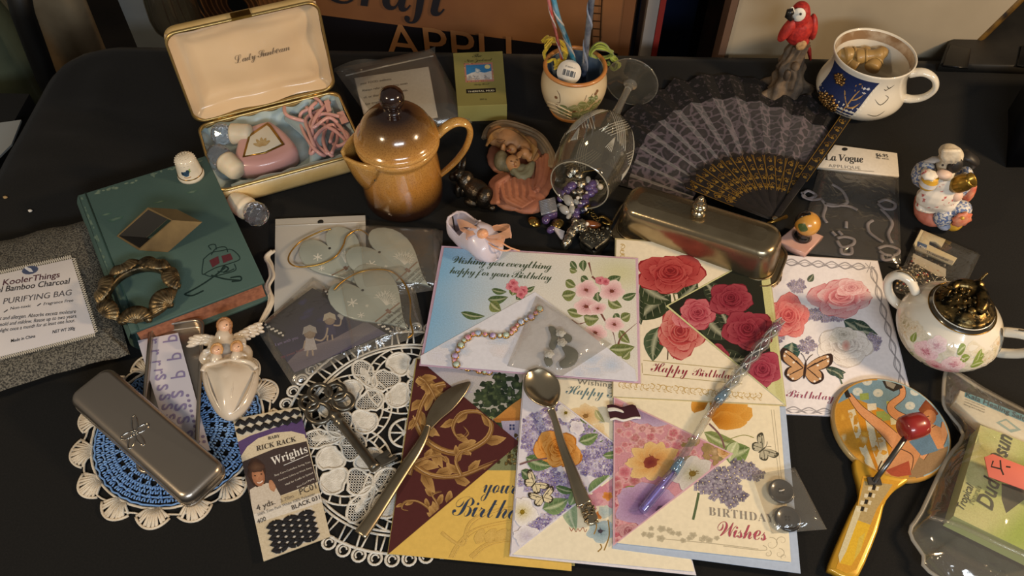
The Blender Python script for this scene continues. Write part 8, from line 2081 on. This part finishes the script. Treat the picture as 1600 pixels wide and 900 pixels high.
p.poly(HQ, '#c8942c'); p.poly([(1350, 752), (1395, 757), (1370, 795), (1360, 820), (1338, 812), (1342, 785)], '#a89466'); p.poly([(1338, 812), (1360, 820), (1345, 860), (1330, 884), (1312, 880)], '#d3ac2e')
p.poly([(1338, 790), (1348, 792), (1322, 862), (1312, 880), (1310, 868)], '#c9c09c'); p.poly([(1342, 840), (1352, 832), (1344, 862), (1334, 876)], '#c9b04a')
for k in range(4):
    x, y = 1364 - 6 * k, 758 + 11 * k; p.poly([(x, y), (x + 5, y + 1), (x + 3, y + 8), (x - 2, y + 7)], '#1c1814'); p.poly([(x - 7, y + 2), (x - 1, y + 3), (x - 3, y + 9), (x - 8, y + 8)], '#cfc8b0'); p.poly([(x + 6, y + 2), (x + 10, y + 3), (x + 8, y + 9), (x + 4, y + 8)], '#cfc8b0')
p.done('litho_print', pad)
hm = T(1427, 666, .032)
rl_ = T(1410, 695, .027); hdir = Vector((T(1450, 660, .032) - T(1408, 672, .032))).normalized()
obj('rod', MB().tube([T(1366, 752, .0088), T(1388, 722, .019), hm], .0021, 8, flatten=.6), mat('grey_steel', '#6c6a68', .3, .9), pad)
obj('striker', MB().lathe([(0, -.0100), (.0074, -.0097), (.0093, -.0080), (.0100, -.003), (.0100, .003), (.0093, .0080), (.0074, .0097), (0, .0100)], 26, Mz(hm) @ rot_to(hdir)), mat('red_painted_wood', '#8e2420', .3, c2='#78201c', ns=20, coat=.6), pad)
obj('rod_clip', MB().box(T(1366, 752, .0082), (.010, .006, .002)), MATS['grey_steel'], pad)
# soap pouch
po = thing('clear_pouch', 'clear gusseted plastic pouch of soap lying at the right front corner', 'pouch', T(1530, 760, 0))
pz = film('pouch_film', '#fefdfa', .10, '#c0b9ac', .10, .9, 26, 2.0)
oq = [(1478, 580), (1492, 582), (1530, 606), (1625, 655), (1700, 690), (1720, 800), (1680, 960), (1560, 950), (1452, 893), (1443, 868), (1422, 832), (1440, 800), (1478, 720), (1505, 680), (1478, 640), (1474, 618)]
oc_ = [T(x, y, .008) for x, y in spline(oq, 3, True)]; cc_ = T(1590, 775, .008)
def pouch(sg):
    vs, fs = [], []; n = len(oc_); rg = 14
    for j in range(rg + 1):
        s_ = 1 - j / rg
        for k, q in enumerate(oc_):
            p_ = cc_ + (q - cc_) * s_; h = (1 - s_ ** 5) ** .7
            w_ = noise.noise(Vector((p_.x * 55, p_.y * 55, sg))) * .0022 * min(1, (1 - s_) * 5) * min(1, s_ * 2)
            vs.append((p_.x, p_.y, .0072 + (h * .0240 + w_ if sg > 0 else -h * .006)))
    for j in range(rg):
        for k in range(n):
            f = (j * n + k, j * n + (k + 1) % n, (j + 1) * n + (k + 1) % n, (j + 1) * n + k); fs.append(f if sg > 0 else f[::-1])
    return vs, fs
mb = MB(); mb.add(*pouch(1)); mb.add(*pouch(-1)); obj('pouch_film', mb, pz, po)
obj('sealed_edge', MB().tube([q + Vector((0, 0, 0)) for q in oc_], .0016, 6, True, flatten=.5), mat('milky_edge', '#b4aea2', .3, alpha=.55), po)
obj('gusset_fold', MB().tube(spline([T(x, y, z) for x, y, z in ((1452, 808, .012), (1500, 822, .020), (1560, 850, .024), (1640, 885, .024))], 5), .0018, 6), pz, po)
sbq = [(1532, 664), (1660, 714), (1630, 874), (1490, 806)]
sbx = thing('soap_box', 'green and yellow soap box seen through the clear pouch', 'box', T(1570, 760, .004))
zs2 = .0225
Qs = [T(x, y, zs2) for x, y in sbq]
obj('carton', MB().hexa([Vector((q.x, q.y, .004)) for q in (Qs[3], Qs[2], Qs[1], Qs[0])], [Qs[3], Qs[2], Qs[1], Qs[0]]), mat('lime_card', '#a9b070', .45), sbx)
p = Print(zs2 + .0001); p.clip = sbq
p.grid(lambda u, v: lerp(lerp(sbq[0], sbq[1], u), lerp(sbq[3], sbq[2], u), v), lambda u, v: mixc('#c4c68c', '#93ad3a', min(1, max(0, (u * 1.5 - .25) + .25 * math.sin(9 * (u + v))))), 16, 12)
p.poly([(1565, 755), (1612, 765), (1608, 775), (1588, 790), (1572, 802), (1565, 780)], ['#3a3a30', '#4a4a3c', '#3c3c30', '#34342a', '#3a3a30', '#44443a'])
p.clip = None; p.done('box_print', sbx)
def vtext(b, p0, p1, m, st, hs, sp=1.0, z=zs2 + .0005, par_=sbx, **k): return text(b, p0, p1, z, m, par_, st, hs=hs, sp=sp, **k)
vtext('Tropical', (1506, 798), (1522, 760), ink, 'plain', 1.15, shear=.2); vtext('Naturals', (1522, 789), (1534, 762), mat('ink_sagegreen', '#6a7040', .5), 'plain', 1.1); vtext('Dudu-Osun', (1550, 798), (1582, 684), mat('ink_bottle', '#2a3020', .5), 'plain', 1.1, shear=.15, bold=.02)
tgz = .0338
tq2 = [(1538, 714), (1551, 709), (1625, 738), (1640, 780), (1600, 765), (1545, 745)]
pt = tag(obj('price_tag', MB().slab([T(x, y, tgz)[:2] for x, y in tq2], tgz - .0006, tgz, .0002), mat('orange_tag', '#c96a58', .6, c2='#bd5e50', ns=14), loc=T(1580, 740, tgz)), 'orange-red paper price tag with a handwritten 4 on the clear pouch', 'price tag')
p = Print(tgz + .0001)
for q in ([(1552, 720), (1549, 729), (1565, 733)], [(1563, 719), (1564, 732), (1568, 742)], [(1572, 729), (1579, 730)]): p.stroke(q, 2.4, '#1c1414', smooth=False)
p.done('handwriting', pt)
kq2 = [(1500, 609), (1530, 620), (1660, 672), (1650, 722), (1530, 662), (1492, 628)]
ksp = thing('salt_packet', 'white and blue paper packet folded at the top inside the clear pouch', 'packet', T(1570, 640, .012))
zk3 = .0195
obj('packet_body', MB().slab([T(x, y, zk3)[:2] for x, y in kq2], .010, zk3, .001), stock('cdc8b8', '#cdc8b8'), ksp)
p = Print(zk3 + .0001); p.poly([(1508, 613), (1530, 621), (1660, 672), (1657, 684), (1507, 620)], '#5d94a8'); p.poly([(1556, 660), (1572, 654), (1596, 672), (1580, 676)], '#8fa8a8'); p.poly([(1562, 660), (1572, 657), (1588, 670), (1578, 671)], '#cdc8b8'); p.done('packet_print', ksp)
text('Kala Healing Salts', (1509, 619), (1606, 660), zk3 + .0004, mat('ink_deepteal', '#24404c', .5), ksp, 'plain', hs=1.0, bold=.015)
for k in range(3): text(('add to warm bath water', 'soothing mineral soak', 'leaving skin softened')[k], (1508 - k, 624 + 4 * k), (1540 - k, 637 + 4 * k), zk3 + .0004, ink, ksp, 'plain', hs=1.0)

# ---------------------------------------------------------------- things lying on the cards
# bracelet
br_t = thing('jewel_bracelet', 'gold bracelet of pink, blue and purple stones lying on the pale blue envelope', 'bracelet', T(760, 530, zA + .0016))
bp3 = [(843, 482), (837, 489), (830, 495), (822, 499), (814, 503), (808, 508), (803, 514), (799, 520), (791, 523), (781, 524), (770, 524), (758, 522), (747, 520), (739, 522), (731, 527), (725, 532), (720, 539), (715, 547), (711, 556), (710, 563), (713, 569), (721, 573), (731, 574), (741, 575), (749, 578), (757, 581), (764, 580), (769, 576)]
zj = zA + .0035
gem_c = {'pink': '#c06a86', 'blue': '#8fa4c8', 'lilac': '#a58cc4', 'clear': '#c8d0c8', 'rose': '#b0504e', 'mint': '#9cb8a4'}
gems = {k: mat('gem_' + k, c, .08, c2=mixc(c, '#ffffff', .35), ns=300, trans=.25, coat=.9) for k, c in gem_c.items()}
order = ['mint', 'pink', 'lilac', 'blue', 'blue', 'rose', 'rose', 'pink', 'mint', 'mint', 'lilac', 'pink', 'blue', 'pink', 'pink', 'mint', 'mint', 'lilac', 'lilac', 'pink', 'mint', 'blue', 'rose', 'rose', 'pink', 'mint', 'lilac', 'mint']
gb = mat('bracelet_gold', '#b98f4a', .22, .95)
for i, (x, y) in enumerate(bp3):
    zz = zj - (.006 if i > 20 else 0) - (.004 if i > 22 else 0) * 0; q = T(x, y, max(zz, .0065)); big = i % 2 == 0; r = .0029 if big else .0019
    nx_ = T(*bp3[min(i + 1, len(bp3) - 1)], q.z) - T(*bp3[max(i - 1, 0)], q.z); a = math.atan2(nx_.y, nx_.x)
    M_ = Matrix.Translation(q) @ Matrix.Rotation(a, 4, 'Z')
    o_ = obj('setting', MB().lathe([(r * 1.15, -.0016), (r * 1.22, -.0002), (r * 1.05, .0004)], 10, M_, cap=True), gb, br_t)
    obj('stone', MB().lathe([(r * 1.05, 0), (r * .9, .0010), (r * .5, .0019), (0, .0021)], 8, M_), gems[order[i]], o_)
    if i:
        pq_ = T(*bp3[i - 1], q.z); obj('link', MB().tube([pq_, pq_.lerp(q, .5) + up * .0006, q], .0006, 5), gb, br_t)
# bag of white rosebuds
rbt = thing('clear_bag', 'small clear bag of white ribbon rosebuds on the blue envelope', 'bag', T(870, 530, zA + .0016))
zq2 = zA + .0017
film_sheet('bag_film', [(838, 462), (956, 538), (878, 588), (792, 572)], zq2, .0062, film('rose_bag_film', '#fefdfb', .11, '#c4c0b6', .12, .7, 40, 1.8), rbt, 16, 16, 6)
gl2 = mat('grey_green_leaf', '#56584c', .6, c2='#43463c', ns=60)
for q in ([(857, 510), (868, 512), (872, 528), (866, 545), (858, 540), (862, 526)], [(878, 540), (893, 542), (904, 552), (898, 568), (880, 574), (874, 566), (884, 556)], [(882, 520), (894, 526), (890, 534), (880, 530)], [(850, 560), (858, 556), (864, 566), (856, 572)]):
    obj('leaf', MB().slab([T(x, y, zq2 + .002)[:2] for x, y in spline(q, 3, True)], zq2 + .0005, zq2 + .002, .0004), gl2, rbt)
wr_ = mat('white_satin_rose', '#c4c2bc', .5, c2='#a8a69e', ns=90)
for x, y in ((876, 520), (878, 535), (858, 553)):
    mb = MB(); mb.ell(T(x, y, zq2 + .0028), (.0038, .0034, .0018))
    for L in range(3):
        for k in range(5):
            a = k * 1.257 + L * .6; d = (8 - 2.3 * L) * .62
            e3(mb, x + d * math.cos(a), y + d * .8 * math.sin(a), zq2 + .0030 + .0007 * L, 3.6 - .7 * L, 3 - .5 * L, .0009, a)
    obj('rosebud', mb, wr_, rbt)
# glass dip pen
gp_ = thing('glass_pen', 'twisted clear glass pen lying diagonally across the flower cards', 'pen', T(1110, 640, .0095))
def mixglass(name, c, f=.5):
    m = film(name, c, .06, '#c8c8d0', .04, .15, 60, 2.4); return m
pg = mixglass('pen_glass', '#eef0f0')
g0, g1, g2_, g3_ = T(1222, 500, .0150), T(1118, 632, .0140), T(1052, 738, .0120), T(1004, 797, .0108)
n = 70; mb = MB(); vs = []; ns = 12
d = (g1 - g0).normalized(); Mr = rot_to(d)
for i in range(n + 1):
    t_ = i / n; c_ = g0.lerp(g1, t_); r = .0046 * (.55 + .45 * min(1, t_ * 8)) * (1 - .25 * max(0, t_ - .75) * 4) * (1 + .12 * math.sin(t_ * 22))
    for k in range(ns):
        a = 2 * pi * k / ns + t_ * 14; q = r * (1 + .22 * math.cos(3 * (2 * pi * k / ns)))
        vs.append(c_ + Mr.to_3x3() @ Vector((q * math.cos(a), q * math.sin(a), 0)))
mb.add(vs, [(i * ns + k, i * ns + (k + 1) % ns, (i + 1) * ns + (k + 1) % ns, (i + 1) * ns + k) for i in range(n) for k in range(ns)] + [tuple(range(ns)), tuple(reversed(range(n * ns, (n + 1) * ns)))])
obj('twisted_shaft', mb, pg, gp_)
for k in range(3):
    obj('spiral_strand', MB().tube([g0.lerp(g1, i / 60) + Mr.to_3x3() @ Vector((.0030 * math.cos(i * .235 + k * 2.1), .0030 * math.sin(i * .235 + k * 2.1), 0)) for i in range(61)], .0006, 5), mat('bright_glass', '#cfd2d4', .06, trans=.3, coat=.8), gp_)
obj('blue_band', MB().tube([g0.lerp(g1, .84), g0.lerp(g1, .97)], .0040, 12), film('blue_glass', '#b8d4e8', .22, '#a8c4d8', .06, .2, 60, 2.2), gp_)
obj('pink_ring', MB().tube([g0.lerp(g1, .07), g0.lerp(g1, .10)], .0042, 12), film('pink_glass', '#e0a8d0', .3, '#c890b8', .06, .2, 60, 2.0), gp_)
obj('clear_stem', MB().tube([g1, g2_], [.0030, .0034], 12), pg, gp_); obj('blue_collar', MB().tube([g1.lerp(g2_, .82), g2_], .0038, 12), MATS['blue_glass'], gp_)
obj('lavender_grip', MB().tube([g2_, g2_.lerp(g3_, .5), g3_, g3_ + (g3_ - g2_) * .05], [.0038, .0040, .0036, .0014], 12), film('lavender_glass', '#dcd9f6', .12, '#a8a6dc', .06, .2, 60, 2.2), gp_)
obj('ivory_core', MB().tube([g2_ + up * .001, g3_ + up * .001], .0009, 8), mat('lilac_core', '#b4aee0', .2, coat=.6), gp_)
# silver spoon
spn = thing('silver_spoon', 'silver spoon with an ornate handle end lying on the lilac card', 'spoon', T(870, 690, zD + .0016))
zs3 = zD + .0030
b0_, b1_ = T(832, 583, zs3), T(863, 642, zs3); ba = (b1_ - b0_); BL_ = ba.length; ba.normalize(); bs_ = Vector((-ba.y, ba.x, 0))
def spoonf(u, v):
    w = .0162 * math.sin(pi * (v * .96 + .02)) ** .62 * (1 - .22 * v); q = u * 2 - 1
    return b0_ + ba * BL_ * v + bs_ * w * q + up * (.0058 * (q * q) ** .9 * math.sin(pi * v) ** .5 + .0058 * abs(v * 2 - 1) ** 3 + .0008)
obj('spoon_bowl', MB().sheet(spoonf, 18, 22), mat('spoon_silver', '#c9bca2', .22, .96, c2='#ab9d84', ns=20), spn, solid=.0012)
hs_ = spline([(860, 638), (868, 660), (878, 695), (893, 735), (905, 768), (913, 788)], 5); sm_ = MATS['spoon_silver']
vs = []; n = 10
for i, q in enumerate(hs_):
    d = hs_[min(i + 1, len(hs_) - 1)] - hs_[max(0, i - 1)]; d.normalize(); t_ = i / (len(hs_) - 1); w = 4.5 + 8.5 * t_ ** 1.4 + (2.5 * (1 - t_ * 6) if t_ < .16 else 0)
    for k in range(n): a = 2 * pi * k / n; vs.append(T(q.x - d.y * w * math.cos(a), q.y + d.x * w * math.cos(a), zs3 + .0062 - .0030 * t_ + .0016 * math.sin(a)))
mb = MB().add(vs, [(i * n + k, i * n + (k + 1) % n, (i + 1) * n + (k + 1) % n, (i + 1) * n + k) for i in range(len(hs_) - 1) for k in range(n)] + [tuple(range(n)), tuple(range((len(hs_) - 1) * n, len(hs_) * n))])
obj('handle', mb, sm_, spn)
eo = [(906, 788), (921, 783), (928, 795), (935, 812), (928, 819), (918, 819), (911, 806)]
obj('handle_end', MB().slab([T(x, y, zs3 + .003)[:2] for x, y in spline(eo, 3, True)], zs3 + .0010, zs3 + .0042, .001), sm_, spn)
mb = MB()
for k in range(34): x, y = 910 + R.uniform(0, 20), 788 + R.uniform(0, 28); x += (y - 800) * .25; mb.ell(T(x, y, zs3 + .0042), (.0013, .0010, .0008), Matrix.Rotation(R.uniform(0, 3), 3, 'Z'), 6, 4)
obj('scroll_relief', mb, mat('spoon_relief', '#8e7f66', .3, .95, c2='#4a4030', ns=300), spn)
# flag pin
fz = zE + .0028
fpn = thing('flag_pin', 'small wavy maroon and white enamel flag pin between the two lower flower cards', 'pin', T(972, 645, fz))
fo = spline([(948, 634), (958, 633), (972, 637), (986, 633), (993, 635)], 4); fo2 = spline([(1001, 652), (990, 652), (974, 656), (962, 653), (953, 655)], 4)
obj('enamel_field', MB().slab([T(q.x, q.y, fz)[:2] for q in fo + fo2], fz, fz + .0014, .0003), mat('maroon_enamel', '#3c1a22', .2, coat=.7), fpn)
wq_ = spline([(950, 638), (960, 637), (972, 641), (974, 645), (962, 642), (951, 643)], 3, True); obj('white_stripe', MB().slab([T(q.x, q.y, fz + .0014)[:2] for q in wq_], fz + .0012, fz + .0018, .0002), mat('white_enamel', '#d8d4cc', .25, coat=.6), fpn)
obj('white_edge', MB().tube([T(q.x, q.y + 1, fz + .0012) for q in fo2], .0011, 6), MATS['white_enamel'], fpn); obj('top_edge', MB().tube([T(q.x, q.y, fz + .0008) for q in fo], .0006, 5), silv, fpn)
# buttons in a bag
bz = zE + .0014
bbt = thing('clear_bag', 'small clear bag holding two dark buttons at the edge of the Birthday Wishes card', 'bag', T(1220, 790, bz))
film_sheet('bag_film', [(1175, 742), (1242, 730), (1292, 827), (1206, 834)], bz, .0060, film('button_bag_film', '#fefdfb', .09, '#bcb8ae', .12, .6, 40, 1.6), bbt, 14, 14, 8)
bt_m = mat('charcoal_button', '#3a3836', .3, c2='#2c2a29', ns=30, coat=.4)
for x, y, lb in ((1220, 769, 'dark grey four-hole button, upper of the two in the small bag'), (1230, 812, 'dark grey four-hole button, lower of the two in the small bag')):
    q = T(x, y, bz + .0006); t = thing('button', lb, 'button', q, 'buttons in the small bag')
    obj('button_disc', MB().lathe([(.0088, 0), (.0098, .0008), (.0099, .0018), (.0090, .0030), (.0080, .0030), (.0070, .0022), (.0040, .0018), (0, .0018)], 34, Mz(q)), bt_m, t)
    for k in range(4): a = k * pi / 2 + .7; obj('thread_hole', MB().lathe([(.0009, 0), (.0009, .0003)], 8, Mz(q + Vector((.0017 * math.cos(a), .0017 * math.sin(a), .0018)))), mat('hole_shade', '#121110', .8), t)
    if y < 780: obj('thread', MB().tube([q + Vector((-.002, 0, .0024)), q + up * .0030, q + Vector((.002, .001, .0024))], .0006, 5), prl, t)
fit_texts()
